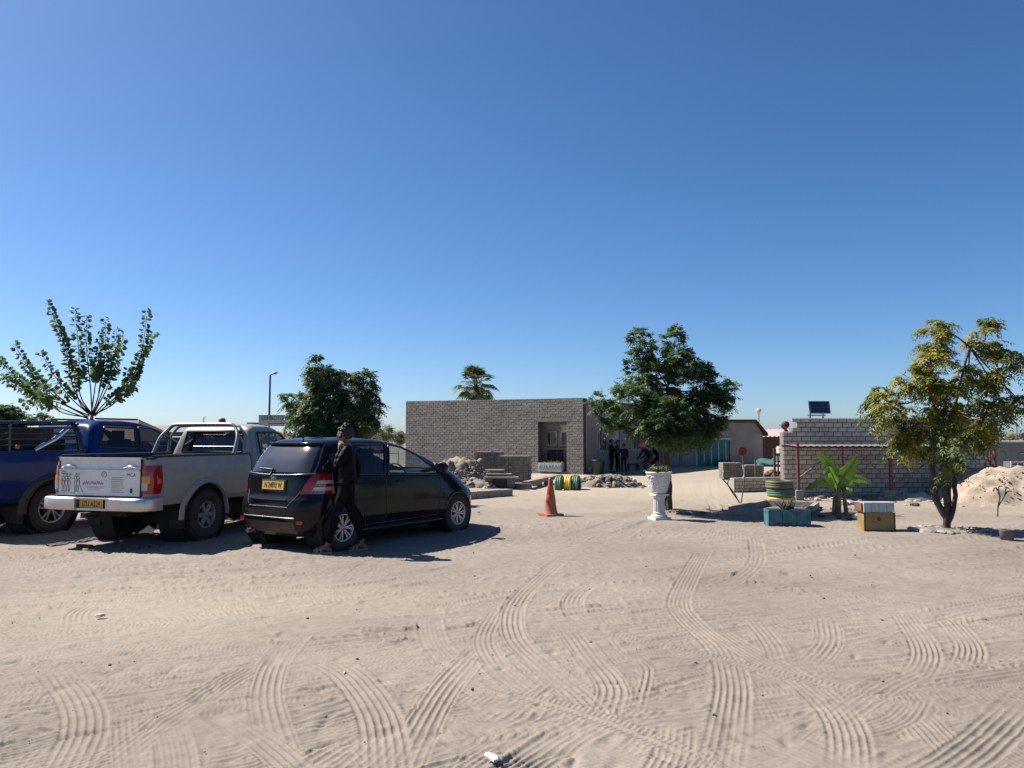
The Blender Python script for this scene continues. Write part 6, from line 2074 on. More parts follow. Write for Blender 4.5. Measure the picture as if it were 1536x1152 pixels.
# stacks of blocks
BLK = mat('stock_block', (.30, .27, .235), rough=.95, var=.12, scale=12, objrand=.2)
def block_stack(name, label, g, ang, nx, ny, nz, bl, bh, bd, group=None, mt=None, missing=(), ragged=0):
    t = thing(name, label, 'brick stack', (g[0], g[1], 0), ang, group)
    vs_ = MB(); vs_.box((0, 0, 0), (bl - .008, bd - .008, bh - .008)); sm = vs_.mesh('brick', [mt or BLK])
    core = MB(); core.box((0, (ny - 1) * bd / 2 + .0, nz * bh / 2 - .02), (max(.02, (nx - 1.1) * bl), max(.02, (ny - 1.1) * bd), nz * bh - .06)); core.build('core', [MORTAR], t)
    rr = random.Random(nx * 31 + nz)
    for k in range(nz):
        for i in range(nx):
            for j in range(ny):
                if (i, k) in missing: continue
                if ragged and k >= nz - ragged and rr.random() < .4: continue
                if 0 < i < nx - 1 and 0 < j < ny - 1 and k < nz - 1: continue
                if j == ny - 1 and 0 < i < nx - 1 and k < nz - 1: continue
                o = link('brick', sm, t, ((i - (nx - 1) / 2) * bl + rr.gauss(0, .004), j * bd + rr.gauss(0, .006), (k + .5) * bh), rr.gauss(0, .015))
    return t
g_ = gp(1098, 720)
block_stack('brick_stack', 'left of two strapped grey brick stacks under the round red sign', g_, -.02, 7, 3, 7, .098, .09, .22, 'strapped brick stacks')
g_ = gp(1131, 720)
block_stack('brick_stack', 'right of two strapped grey brick stacks, right of the white wrapped pole', g_, .02, 7, 3, 7, .098, .078, .22, 'strapped brick stacks')
# low wall in front of them
g_ = gp(1103, 738)
a2 = gp(1176, 736)
an = math.atan2(a2[1] - g_[1], a2[0] - g_[0]); wl = math.hypot(a2[0] - g_[0], a2[1] - g_[1])
t = thing('low_wall', 'low grey block wall in front of the two strapped brick stacks', 'wall', (g_[0], g_[1], 0), an)
mb = MB(); mb.box((wl / 2, .1, .185), (wl - .01, .18, .37)); mb.build('wall_core', [MORTAR], t)
brick_wall(t, Vector((g_[0], g_[1], 0)), an, wl, lambda s: .385, .24, .096, (), proud=.014, mat_one=MATS['block_grey'], mat_run=MATS['block_grey_run'])
MB().box((-.02, .1, .19), (.03, .2, .385)).build('sunlit_end', [mat('lit_concrete', (.5, .47, .43), rough=.95)], t)  # thin pale slab paints the sunlight falling on the wall's left end
MB().box((wl / 2, .1, .382), (wl, .2, .02)).build('coping', [mat('lit_concrete', (.5, .47, .43))], t)  # coping in the same painted sunlit tone

# stacks near the building: stepped brick stack, tall pallets
g_ = gp(745, 735)
block_stack('brick_stack', 'low stack of grey bricks with loose boards on it behind the concrete kerb', (g_[0] + .25, g_[1] + .1), -.12, 7, 2, 2, .22, .10, .22)
g_ = gp(772, 728)
block_stack('brick_stack', 'tall dense stack of small grey bricks against the long brick building', (g_[0] - .05, g_[1] + .5), -.25, 8, 3, 12, .125, .078, .22)
g_ = gp(733, 726)
block_stack('brick_stack', 'mid height grey brick stack with one white block on top', (g_[0] - .05, g_[1] + 1.1), -.2, 8, 3, 15, .113, .070, .22)
g_ = gp(708, 722)
block_stack('brick_stack', 'purplish brick stack beside the earth and rubble heap', (g_[0] + .2, g_[1] + 1.0), -.2, 6, 2, 7, .15, .085, .22, mt=mat('purple_block', (.30, .26, .27), rough=.95, var=.15, objrand=.2))
q = wp(738, 679, 26.8)
tag(MB().box((0, 0, 0), (.12, .2, .12)).build('white_block', [WHITEP], None, (q.x, gp(733, 726)[1] + 1.2, 15 * .070 + .06)), 'single white block lying on the mid height brick stack', 'block')
for k, (px, py, l, d_, rz, lab) in enumerate(((752, 716, 1.0, .0, -.1, 'pale board lying lowest on the low brick stack'), (748, 711, .75, .15, -.05, 'pale board lying in the middle above the low brick stack'), (742, 705, .55, .3, -.2, 'short pale board lying highest beside the tall brick stack'))):
    q = wp(px, py, 22.6 + d_)
    tag(MB().box((0, 0, 0), (l, .24, .035)).build('board', [mat('pale_board', (.50, .46, .40), rough=.85, var=.15, bump=.2)], None, (q.x, q.y, q.z), rz), lab, 'board', 'boards on the brick stacks')
    MB
# props that carry the boards
q = wp(750, 722, 22.8)
block_stack('brick_stack', 'small pile of grey bricks carrying the pale boards', (q.x, 22.75), -.1, 4, 1, 5, .22, .085, .2)

# long kerb beam and timber beam
a, b_ = Vector((*gp(655, 752), 0)), Vector((*gp(769, 744), 0))
dd = b_ - a
t = thing('kerb_beam', 'long low concrete kerb beam on the sand in front of the brick stacks', 'kerb', (a + b_) / 2, math.atan2(dd.y, dd.x))
nseg = 12
for k in range(nseg):
    L = dd.length / nseg
    MB().box(((k - (nseg - 1) / 2) * L, .12 + .008 * math.sin(k * 3.1), .085), (L - .012, .26, .19 + .008 * math.sin(k * 2.3))).build('segment', [mat('kerb_grey', (.44, .40, .36), rough=.95, var=.15, objrand=.12, bump=.4)], t)
a, b_ = Vector((*gp(792, 735), 0)), Vector((*gp(836, 724), 0))
dd = b_ - a
tag(MB().box((0, 0, .19), (dd.length + .6, .18, .12)).box((-.6, .05, .06), (.3, .25, .14)).box((.9, .05, .06), (.3, .25, .14)).build('timber_beam', [mat('pale_timber', (.40, .33, .26), rough=.85, var=.2, scale=8)], None, (a + b_) / 2 + Vector((0, .3, 0)), math.atan2(dd.y, dd.x)), 'long pale timber beam on blocks left of the painted tyres', 'beam')

# rubble heaps
def heap(name, label, c, rx, ry, h, n, col, seed, col2=None, rmin=.05, rmax=.16, rough_=.4):
    rr = random.Random(seed)
    mb = MB()
    # soil body
    m = 46; vs = []; fs = []
    rgx = np.linspace(-1, 1, m)
    X, Y = np.meshgrid(rgx * rx * 1.15, rgx * ry * 1.15)
    e = (X / rx) ** 2 + (Y / ry) ** 2
    Z = h * np.clip(1 - e ** 1.35, 0, 1) ** .8 * (.55 + .65 * vnoise(X + c[0], Y + c[1], max(rx, ry) * .33, seed) + .18 * vnoise(X, Y, max(rx, ry) * .12, seed + 5)) + (vnoise(X, Y, .22, seed + 1) - .5) * .16 * h + (vnoise(X, Y, .09, seed + 2) - .5) * .10 * h - .04
    vs = np.stack([X, Y, Z], -1).reshape(-1, 3)
    fs = [(i * m + j, i * m + j + 1, (i + 1) * m + j + 1, (i + 1) * m + j) for i in range(m - 1) for j in range(m - 1)]
    mb.add(vs, fs, 0, True)
    for _ in range(n):
        a = rr.uniform(0, 6.28); q = math.sqrt(rr.random()) * 1.08
        x, y = q * rx * math.cos(a), q * ry * math.sin(a)
        z = h * max(0, 1 - q ** 2.7) ** .8 * .86
        mb.rock((x, y, z), rr.uniform(rmin, rmax) * (1.25 - .5 * q), rr.choice([0, 1, 1, 2]), sq=(1.2, 1, .75), seed=rr.random(), sub=rr.choice([0, 0, 1]))
    c1 = col2 or tuple(k * 1.25 for k in col)
    o = mb.build(name, [mat(name + '_soil%d' % seed, col, rough=.97, var=.25, scale=4, bump=.6, bscale=20), mat(name + '_light%d' % seed, c1, rough=.95, var=.2, island=.25), mat(name + '_dark%d' % seed, tuple(k * .55 for k in col), rough=.95, var=.2, island=.3)], None, (c[0], c[1], 0))
    return tag(o, label, 'heap', kind='stuff')
g_ = gp(690, 730)
heap('rubble_heap', 'high heap of pale earth and rubble between the hatchback and the brick stacks', (bx(688, 25.5), 25.5), 1.25, 1.0, .88, 420, (.36, .29, .21), 21, rmin=.02, rmax=.085)
heap('rubble_heap', 'low spill of broken bricks behind the kerb beam', (bx(708, 22.8), 22.8), .9, .6, .32, 90, (.38, .32, .25), 22, rmin=.04, rmax=.12)
heap('rubble_heap', 'low heap of stones and earth between the painted tyres and the shaded yard', (bx(908, 24.5), 24.5), 1.15, .75, .36, 160, (.36, .30, .25), 23, rmin=.04, rmax=.11)
c = (bx(1545, 19.0), 18.9)
heap('sand_heap', 'big pale heap of building sand at the right edge in front of the block wall', c, 2.45, 1.35, .88, 420, (.52, .41, .30), 24, rmin=.012, rmax=.04, col2=(.50, .39, .28))
heap('rubble_heap', 'dark rubble under the teal sheet left of the block wall', (bx(1158, 25), 25), .35, .4, .5, 40, (.12, .09, .08), 25, rmin=.05, rmax=.12)
# scattered stones along the block wall
mb = MB(); rr = random.Random(17)
for _ in range(110):
    px = rr.uniform(1200, 1420); py = rr.uniform(741, 760)
    x, y = gp(px, py)
    mb.rock((x, y, .02), rr.choice([.03, .05, .05, .08, .12]), rr.choice([0, 0, 1]), sq=(1.3, 1, .6), seed=rr.random(), sub=1)
tag(mb.build('rubble', [mat('rubble_pale', (.52, .48, .43), rough=.95, var=.2, island=.2), mat('rubble_dark', (.14, .12, .11), rough=.95, island=.3)]), 'broken stones strewn along the foot of the block wall', kind='stuff')
# tarpaulin
g_ = gp(1382, 752)
t = MB()
m = 22; vs = []
for i in range(m):
    for j in range(m):
        u, v = i / (m - 1) - .5, j / (m - 1) - .5
        e = max(0, 1 - (u * 2) ** 2) * max(0, 1 - (v * 2) ** 2)
        vs.append((u * 1.05, v * .8, .01 + e ** .6 * (.10 + .13 * (vnoise(np.array([u * 3]), np.array([v * 3]), .55, 33)[0])) + .035 * math.sin(u * 22 + v * 9) * e))
t.add(vs, [(i * m + j, (i + 1) * m + j, (i + 1) * m + j + 1, i * m + j + 1) for i in range(m - 1) for j in range(m - 1)], 0, True)
tag(t.build('tarpaulin', [mat('tarp_grey', (.36, .36, .36), rough=.6, var=.25, scale=3)], None, (g_[0], g_[1] + .3, 0), .15), 'crumpled grey tarpaulin on the ground by the block wall', 'tarpaulin')
# white crates by the shed
g_ = (bx(1525, 26), 26)
t = thing('white_barrier', 'white slatted crate beyond the sand heap at the right edge', 'crate', (g_[0], g_[1], 0))
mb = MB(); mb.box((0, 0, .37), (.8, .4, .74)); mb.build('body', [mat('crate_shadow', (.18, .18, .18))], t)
for k in range(5): MB().box((0, -.21, .2 + .13 * k), (.86, .03, .06)).build('slat', [WHITEP], t)
for k in range(5): MB().box((-.4 + .2 * k, -.225, .42), (.04, .02, .68)).build('upright', [WHITEP], t)

# teal sheet and red post with white box left of the block wall
g_ = (bx(1160, 24), 24)
t = thing('red_post', 'thin red steel post carrying a small white box beside the block wall', 'post', (g_[0], g_[1], 0))
z = wp(1160, 672, 24).z
MB().box((0, 0, z / 2), (.06, .06, z)).build('post', [RED], t)
MB().box((.11, 0, z / 2), (.035, .04, z)).build('post', [RED], t)
mb = MB(); mb.lathe([(.001, .2), (.09, .18), (.13, .10), (.13, -.02), (.15, -.03), (.001, -.03)], 16, c=(.17, -.02, z - .13)); mb.build('white_box', [mat('box_cream', (.6, .56, .5), rough=.5)], t)
g_ = (bx(1158, 26), 26)
mb = MB(); m = 14; vs = []
for i in range(m):
    for j in range(6):
        u, v = i / (m - 1), j / 5
        vs.append(((u - .5) * 1.0, v * .8, .62 + .14 * u + .05 * math.sin(u * 11 + v * 4) - .16 * v * 0 + .12 * v))
mb.add(vs, [(i * 6 + j, (i + 1) * 6 + j, (i + 1) * 6 + j + 1, i * 6 + j + 1) for i in range(m - 1) for j in range(5)], 0, True)
tq = thing('teal_sheet', 'sagging teal sheet stretched on poles left of the block wall', 'sheet', (g_[0], g_[1], 0))
mb.build('sheet', [mat('teal_cloth', (.015, .12, .11), rough=.8, var=.15)], tq)
mb = MB()
for x in (-.48, .48): mb.tube([(x, .4, 0), (x, .4, .8)], .02, 6)
mb.build('pole', [mat('pole_grey', (.18, .15, .13))], tq)

# porch: white trough planter with plants, dark clothes
def on_building(lx, ly, lz):
    return Vector(b_org) + Matrix.Rotation(BANG, 3, 'Z') @ Vector((lx, ly, lz))
cx = (hole[0] + hole[1]) / 2
p0 = on_building(cx - .1, .06, .10)
t = thing('window_planter', 'long white planter with patterned front and green plants in the porch opening', 'planter', p0, BANG)
MB().box((0, 0, .19), (1.12, .3, .36)).build('body', [mat('planter_white', (.62, .68, .68), rough=.5, var=.05)], t)
pat = MB(); rr = random.Random(8)
for k in range(14):
    x = -.5 + k * .077
    pat.tube([(x, -.155, .08 + .05 * rr.random()), (x + .02, -.155, .2), (x + .05 * rr.uniform(-1, 1), -.155, .30)], .012, 4)
    pat.tube([(x, -.155, .19), (x + .05, -.155, .19 + .05 * rr.uniform(-1, 1))], .010, 4)
pat.build('relief', [mat('planter_pattern', (.36, .44, .50), rough=.6)], t)
rg = np.random.default_rng(5); N = 70
bb = np.stack([rg.uniform(-.5, .55, N), rg.uniform(-.08, .08, N), np.full(N, .37)], 1)
az = rg.uniform(0, 6.28, N); el = rg.uniform(.3, 1.3, N)
V = frond_arrays(bb, np.stack([np.cos(az) * np.cos(el), np.sin(az) * np.cos(el), np.sin(el)], 1), rg.uniform(.05, .16, N), 3, .07, .03, rg.uniform(.1, .5, N), rg)
link('plant', fast_mesh('plant', V, np.arange(len(V)).reshape(-1, 4), [leaf_mat('leaf_lime', (.10, .14, .03), (.17, .22, .05))], False), t)
for k, (dx, w_, h_, lab) in enumerate(((-.32, .20, .48, 'narrow dark jacket hanging under the left porch window'), (.06, .42, .52, 'wide dark blue jacket hanging under the porch windows'))):
    p1 = on_building(cx + dx, D_P - .10, 1.00)
    o = thing('jacket', lab, 'jacket', p1, BANG, 'dark jackets hanging in the porch')
    mb = MB(); vs = []; m = 12
    for i in range(m + 1):
        for j in range(8):
            u = i / m - .5; v = j / 7
            vs.append((u * w_ * (.75 + .25 * math.sin(v * 3.1)), -.05 - .05 * math.cos(u * 3.1) - .02 * math.sin(u * 25), -v * h_))
    mb.add(vs, [(i * 8 + j, (i + 1) * 8 + j, (i + 1) * 8 + j + 1, i * 8 + j + 1) for i in range(m) for j in range(7)], 0, True)
    for s_ in (-1, 1): mb.tube([(s_ * w_ * .36, -.07, -.03), (s_ * w_ * .50, -.07, -.2), (s_ * w_ * .47, -.08, -.40)], [.05, .045, .035], 8)
    mb.build('cloth', [mat('navy_cloth', (.012, .014, .035), rough=.9, var=.3)], o)

# bin and small bucket by the side wall
g_ = gp(898, 713)
t = thing('bin', 'dark green open bin by the shaded side wall', 'bin', (g_[0], g_[1], 0))
mb = MB(); mb.lathe([(.001, 0), (.20, 0), (.26, .58), (.28, .60), (.28, .63), (.25, .63), (.2, .2)], 20); mb.build('body', [mat('bin_green', (.008, .03, .035), rough=.5)], t)
g_ = gp(885, 712)
t = thing('pail', 'small pale pail beside the dark green bin', 'pail', (g_[0], g_[1], 0))
mb = MB(); mb.lathe([(.001, 0), (.10, 0), (.13, .30), (.14, .31), (.12, .31), (.1, .1)], 18); mb.build('body', [mat('pail_pale', (.32, .31, .33), rough=.5)], t)
t = thing('bench', 'low dark bench against the shaded side wall behind the crouching people', 'bench', (bx(948, 36), 36.2, 0), .95)
MB().box((0, 0, .30), (1.2, .3, .06)).build('seat', [mat('bench_dark', (.04, .04, .045), rough=.7)], t)
for x in (-.5, .5): MB().box((x, 0, .135), (.06, .26, .27)).build('leg', [mat('bench_dark', (.04, .04, .045))], t)

# litter on the sand
def litter(label, px, py, s, col, seed, name='paper_scrap', cat='litter'):
    x, y = gp(px, py)
    mb = MB(); mb.rock((0, 0, .012), s, sq=(1.2, .8, .35), seed=seed, sub=1)
    return tag(mb.build(name, [mat('scrap%d' % seed, col, rough=.7, var=.15)], None, (x, y, 0.01)), label, cat)
litter('crumpled white scrap on the sand at the bottom edge', 740, 1143, .045, (.7, .68, .64), 71)
litter('small white scrap on the sand below the silver pickup', 150, 927, .04, (.7, .69, .66), 72)
litter('dark pebble on the sand below the parked hatchback', 712, 867, .018, (.06, .05, .05), 73, 'pebble', 'pebble')
litter('dark pebble on the sand right of the hatchback front wheel', 718, 770, .035, (.10, .08, .07), 74, 'pebble', 'pebble')
x, y = gp(127, 821)
tag(MB().box((0, 0, .02), (.26, .06, .04)).build('broken_brick', [mat('brick_brown', (.12, .05, .04), rough=.9, var=.2)], None, (x, y, .0), -.35), 'dark reddish brick piece on the sand behind the silver pickup', 'brick')
# ================================================================== people
SKIN = mat('skin_brown', (.17, .08, .05), rough=.55, var=.12)
HAIR = mat('hair_black', (.012, .009, .008), rough=.6, var=.3, bump=.6, bscale=80)

def skinned(points, edges, radii, root_i=0, sub=2):
    """grow one smooth surface round a joint graph; returns verts, faces"""
    me = bpy.data.meshes.new('tmp'); me.from_pydata([tuple(p) for p in points], edges, [])
    ob = bpy.data.objects.new('tmp', me); COL.objects.link(ob)
    ob.modifiers.new('s', 'SKIN')
    if not me.skin_vertices:
        bm = bmesh.new(); bm.from_mesh(me); bm.verts.layers.skin.verify(); bm.to_mesh(me); bm.free()
    for i, sv in enumerate(me.skin_vertices[0].data):
        r_ = radii[i]
        sv.radius = (r_, r_) if np.isscalar(r_) else r_
        sv.use_root = (i == root_i)
    ss = ob.modifiers.new('d', 'SUBSURF'); ss.levels = sub; ss.render_levels = sub
    dg = bpy.context.evaluated_depsgraph_get()
    ev = ob.evaluated_get(dg)
    m2 = ev.to_mesh()
    V = [v.co.copy() for v in m2.vertices]; Fc = [tuple(p.vertices) for p in m2.polygons]
    ev.to_mesh_clear()
    bpy.data.objects.remove(ob); bpy.data.meshes.remove(me)
    return V, Fc

def seg_dist(p, a, b):
    ab = b - a; t = max(0, min(1, (p - a).dot(ab) / max(1e-9, ab.length_squared)))
    return (p - (a + ab * t)).length

def add_head(mb, c, fwd, k, mi):
    """head about c looking along fwd: skull, jaw, nose, eyes, mouth, ears"""
    f = Vector(fwd).normalized(); l = Vector((0, 0, 1)).cross(f).normalized(); u = f.cross(l)
    W = lambda a, b, d: Vector(c) + (f * a + l * b + u * d) * k
    vs = []
    for v in ICO[2][0]:
        x, y, z = v
        a, b, d = x * .098, y * .076, z * .118
        if z < 0:
            b *= 1 - .32 * (-z) ** 1.3; a *= 1 - (.16 if x > 0 else .42) * (-z)
            if x > 0: a += .012 * (-z)
        if x > .75 and abs(y) < .35 and -.45 < z < .15: a += .016 * (1 - abs(y) / .35) * (1 - abs(z + .2) / .4)
        vs.append(W(a, b, d))
    mb.add(vs, ICO[2][1], mi, True)
    mb.tube([W(.094, 0, .02), W(.118, 0, -.022), W(.098, 0, -.036)], [.008 * k, .015 * k, .010 * k], 6, mi)
    for s in (-1, 1):
        mb.rock(W(.085, s * .032, .012), .013 * k, 2, (1, 1, .7), 1, 1, True); mb.rock(W(.094, s * .032, .012), .006 * k, 3, (1, 1, 1), 1, 1, True)
        mb.tube([W(-.01, s * .076, .02), W(-.018, s * .088, .005), W(-.006, s * .078, -.03)], [.008 * k, .014 * k, .006 * k], 6, mi)
    mb.tube([W(.086, .022, -.062), W(.094, 0, -.060), W(.086, -.022, -.062)], [.003 * k, .007 * k, .003 * k], 5, 4)

def add_hand(mb, w, d, palm, k, mi, curl=.5):
    """palm and five unequal bent fingers; w wrist, d pointing direction, palm = palm normal"""
    d = Vector(d).normalized(); n = Vector(palm); n = (n - d * n.dot(d)).normalized(); s = d.cross(n)
    w = Vector(w)
    mb.tube([w, w + d * .03 * k, w + d * .075 * k, w + d * .088 * k], [.022 * k, .030 * k, .036 * k, .028 * k], 8, mi)
    for i, (o, L) in enumerate(((-.027, .062), (-.009, .074), (.009, .069), (.027, .053))):
        p = w + d * .08 * k + s * o * k; dd = d
        pts = [p]
        for j in range(3):
            dd = (dd + n * curl * .55).normalized(); p = p + dd * L * k / 3 * 1.15; pts.append(p)
        mb.tube(pts, [.0095 * k, .009 * k, .008 * k, .006 * k], 6, mi)
    p = w + d * .025 * k - s * .024 * k
    mb.tube([p, p + (d * .5 - s * .7 + n * .3) * .04 * k, p + (d * 1.1 - s * .7 + n * .6) * .055 * k], [.012 * k, .010 * k, .007 * k], 6, mi)

def person(label, loc, rz, J, colours, scale=1.0, hat=None, group='people in the shaded yard', detail=True, sleeves=True, hairs='short', sub=2, jacket=True, head_dir=(1, 0, 0), sandals=False):
    root = thing('person', label, 'person', loc, rz, group, scale)
    top, legs, shoe = colours
    names = [n for n in J if n != 'head' and not n.startswith(('palm', 'handdir'))]
    pts = [Vector(J[n]) for n in names]; ix = {n: i for i, n in enumerate(names)}
    E = [('pelvis', 'waist'), ('waist', 'chest'), ('chest', 'neck'), ('neck', 'headb'), ('pelvis', 'hipL'), ('pelvis', 'hipR')]
    for s in 'LR':
        E += [('hip' + s, 'knee' + s), ('knee' + s, 'calf' + s), ('calf' + s, 'ank' + s), ('ank' + s, 'toe' + s), ('chest', 'sho' + s), ('sho' + s, 'elb' + s), ('elb' + s, 'wri' + s)]
    for s in 'LR':
        k_, a_ = Vector(J['knee' + s]), Vector(J['ank' + s])
        back = Vector((-.025, 0, 0))
        pts.append(k_.lerp(a_, .3) + back); names.append('calf' + s); ix['calf' + s] = len(pts) - 1
    R = dict(pelvis=(.135, .115), waist=(.12, .10), chest=(.15, .11), neck=.055, headb=.05)
    for s in 'LR':
        R.update({'hip' + s: .09, 'knee' + s: .058, 'calf' + s: .058, 'ank' + s: .038, 'toe' + s: .032, 'sho' + s: .062, 'elb' + s: .042, 'wri' + s: .028})
    V, Fc = skinned(pts, [(ix[a], ix[b]) for a, b in E], [R[n] for n in names], ix['pelvis'], sub)
    mb = MB(); mb.v = [tuple(v) for v in V]
    bones = [(Vector(pts[ix[a]]), Vector(pts[ix[b]]), a, b) for a, b in E]
    for f in Fc:
        c = sum((V[i] for i in f), Vector()) / len(f)
        a, b = min(bones, key=lambda q: seg_dist(c, q[0], q[1]))[2:]
        if b == 'headb': m = 0
        elif b[:3] in ('toe',): m = 0
        elif b[:3] == 'wri' and not sleeves: m = 0
        elif b[:3] in ('hip', 'kne', 'cal', 'ank'): m = 6 if not (b[:3] == 'ank' and (c - pts[ix[b]]).length < .06) else 0
        elif b == 'waist' and c.z < J['pelvis'][2] + .04: m = 6
        else: m = 5
        mb.f.append(list(f)); mb.m.append(m); mb.s.append(True)
    for s in 'LR':
        a_, t_ = Vector(J['ank' + s]), Vector(J['toe' + s])
        d_ = t_ - a_; d_.z = 0; d_.normalize()
        hl = Vector((a_.x, a_.y, max(.03, a_.z - .055))) - d_ * .04
        mb.tube([hl - d_ * .02, hl, Vector((a_.x, a_.y, a_.z - .02)) + d_ * .02, a_.lerp(t_, .55) + Vector((0, 0, .0)), t_ + d_ * .02 + Vector((0, 0, .0)), t_ + d_ * .05], [.018, .033, .038, .036, .034, .02], 8, 0)
    hc = Vector(J['head'])
    add_head(mb, hc, head_dir, 1.0, 0)
    for s in 'LR':
        w, e = Vector(J['wri' + s]), Vector(J['elb' + s])
        add_hand(mb, w, J.get('handdir' + s, (w - e)), J.get('palm' + s, (0, -1 if s == 'L' else 1, 0)), 1.0, 0)
    mb.build('body', [SKIN, SKIN, mat('eye_white', (.6, .58, .55), rough=.3), INK, mat('lip_brown', (.11, .045, .035), rough=.5), top, legs], root)
    # hair
    f = Vector(head_dir).normalized()
    hb = MB(); vs = []
    for v in ICO[2][0]:
        p = Vector(v)
        front = p.dot(f)
        k = 1.0 if (p.z > .42 or front < -.05) else .70
        if p.z < -.35: k *= .8
        vs.append(hc + Vector((p.x * .106, p.y * .086, p.z * .122 + .014)) * k - f * .020 + Vector((0, 0, .006)))
    hb.add(vs, ICO[2][1], 0, True)
    if hairs == 'afro':
        rr = random.Random(2)
        for k in range(60):
            a = rr.uniform(-1.0, 4.0) + 1.1; z0 = rr.uniform(-.02, .15)
            if abs(math.atan2(math.sin(a - math.atan2(f.y, f.x)), math.cos(a - math.atan2(f.y, f.x)))) < 1.0 and z0 < .085: continue
            q_ = math.sqrt(max(0, 1 - max(0, z0 / .17) ** 2))
            hb.rock(hc + Vector((math.cos(a) * .085 * q_, math.sin(a) * .075 * q_, z0 - .01)), rr.uniform(.018, .032), 0, (1, 1, 1), rr.random(), 1, True)
    if hairs == 'braids':
        rr = random.Random(2)
        for k in range(22):
            a = rr.uniform(1.7, 4.6); z0 = rr.uniform(-.02, .10)
            o = hc + Vector((math.cos(a) * .095, math.sin(a) * .08, z0))
            hb.tube([o, o + Vector((-.015, 0, -.07)), o + Vector((.0, 0, -.13))], [.016, .014, .008], 5)
        hb.rock(hc + Vector((-.07, 0, .10)), .055, 0, (1, 1, .9), 3, 2, True)
    hb.build('hair', [HAIR], root)
    if hat:
        h = MB(); h.lathe([(.118, .02), (.120, .05), (.105, .11), (.06, .145), (.001, .155)], 20, c=tuple(hc - f * .01))
        if hat[1] == 'cap':
            h.box(hc + f * .13 + Vector((0, 0, .03)), (.10, .13, .012), rz=math.atan2(f.y, f.x))
        else:
            h.lathe([(.118, .02), (.135, -.01), (.12, -.05)], 20, c=tuple(hc - f * .015))
        h.build('hat', [hat[0]], root)
    if jacket:
        nm = ['waist', 'chest', 'neckc', 'shoL', 'elbL', 'wrL', 'shoR', 'elbR', 'wrR', 'hem']
        P = {n: Vector(J[n]) for n in ('waist', 'chest', 'shoL', 'elbL', 'shoR', 'elbR')}
        P['neckc'] = Vector(J['neck']) + Vector((0, 0, -.01)); P['hem'] = Vector(J['pelvis']) + Vector((0, 0, .02))
        for s in 'LR': P['wr' + s] = Vector(J['wri' + s]).lerp(Vector(J['elb' + s]), .12)
        rd = dict(waist=(.132, .118), chest=(.155, .125), neckc=.068, hem=(.14, .125), shoL=.076, shoR=.076, elbL=.056, elbR=.056, wrL=.040, wrR=.040)
        Ee = [('hem', 'waist'), ('waist', 'chest'), ('chest', 'neckc'), ('chest', 'shoL'), ('shoL', 'elbL'), ('elbL', 'wrL'), ('chest', 'shoR'), ('shoR', 'elbR'), ('elbR', 'wrR')]
        V, Fc = skinned([P[n] for n in nm], [(nm.index(a), nm.index(b)) for a, b in Ee], [rd[n] for n in nm], 0, sub)
        # quilting: shallow horizontal rolls
        V2 = []
        for v in V:
            k = .006 * math.sin(v.z * 2 * math.pi / .075)
            ax = Vector((J['chest'][0], J['chest'][1], v.z)); d_ = (v - ax); d_.z = 0
            V2.append(v + (d_.normalized() * k if d_.length > 1e-6 else Vector()))
        jm = MB(); jm.add(V2, Fc, 0, True); jm.build('jacket', [top], root)
    for s in 'LR':
        sh = MB()
        a, t_ = Vector(J['ank' + s]), Vector(J['toe' + s])
        d_ = (t_ - a); d_.z = 0; d_ = d_.normalized()
        heel = Vector((a.x, a.y, max(.0, a.z - .092))) - d_ * .065
        toe = Vector((t_.x, t_.y, max(.0, t_.z - .04))) + d_ * .06
        n = d_.cross(Vector((0, 0, 1)))
        vs = []
        for z in (0, .022):
            for t, w_ in ((0, .028), (.3, .036), (.7, .046), (1, .026)):
                c = heel.lerp(toe, t) + Vector((0, 0, z)); vs += [c + n * w_, c - n * w_]
        fs = [(0, 2, 10, 8), (2, 4, 12, 10), (4, 6, 14, 12), (1, 9, 11, 3), (3, 11, 13, 5), (5, 13, 15, 7), (0, 8, 9, 1), (6, 7, 15, 14), (8, 10, 11, 9), (10, 12, 13, 11), (12, 14, 15, 13), (0, 1, 3, 2), (2, 3, 5, 4), (4, 5, 7, 6)]
        sh.add(vs, fs, 0)
        if sandals:
            for t in (.55, .75):
                c = heel.lerp(toe, t); sh.tube([c + n * .045 + Vector((0, 0, .012)), c + n * .028 + Vector((0, 0, .068)), c - n * .028 + Vector((0, 0, .068)), c - n * .045 + Vector((0, 0, .012))], .013, 6)
        else:
            c0, c1 = heel.lerp(toe, .12), heel.lerp(toe, .95)
            sh.tube([c0 + Vector((0, 0, .06)), heel.lerp(toe, .45) + Vector((0, 0, .055)), c1 + Vector((0, 0, .03))], [.044, .046, .030], 10)
        sh.build('sandal' if sandals else 'shoe', [shoe], root)
    return root

BLACKC = mat('cloth_black', (.006, .006, .008), rough=.85, var=.3, spec=.1, bump=.3, bscale=25)
BLACKJ = mat('jacket_black', (.006, .006, .009), rough=.6, var=.2, spec=.08)
TROUS = mat('trousers_charcoal', (.011, .011, .013), rough=.9, var=.25, spec=.1, bump=.3, bscale=20)
SANDAL = mat('sandal_pale', (.40, .33, .24), rough=.6)
SHOE = mat('shoe_dark', (.03, .026, .025), rough=.6)
NAVY = mat('cloth_navy', (.010, .012, .028), rough=.9, var=.3, spec=.1)
GREYC = mat('cloth_grey', (.16, .16, .17), rough=.9, var=.2)
MAROON = mat('cloth_maroon', (.10, .035, .04), rough=.9, var=.2)

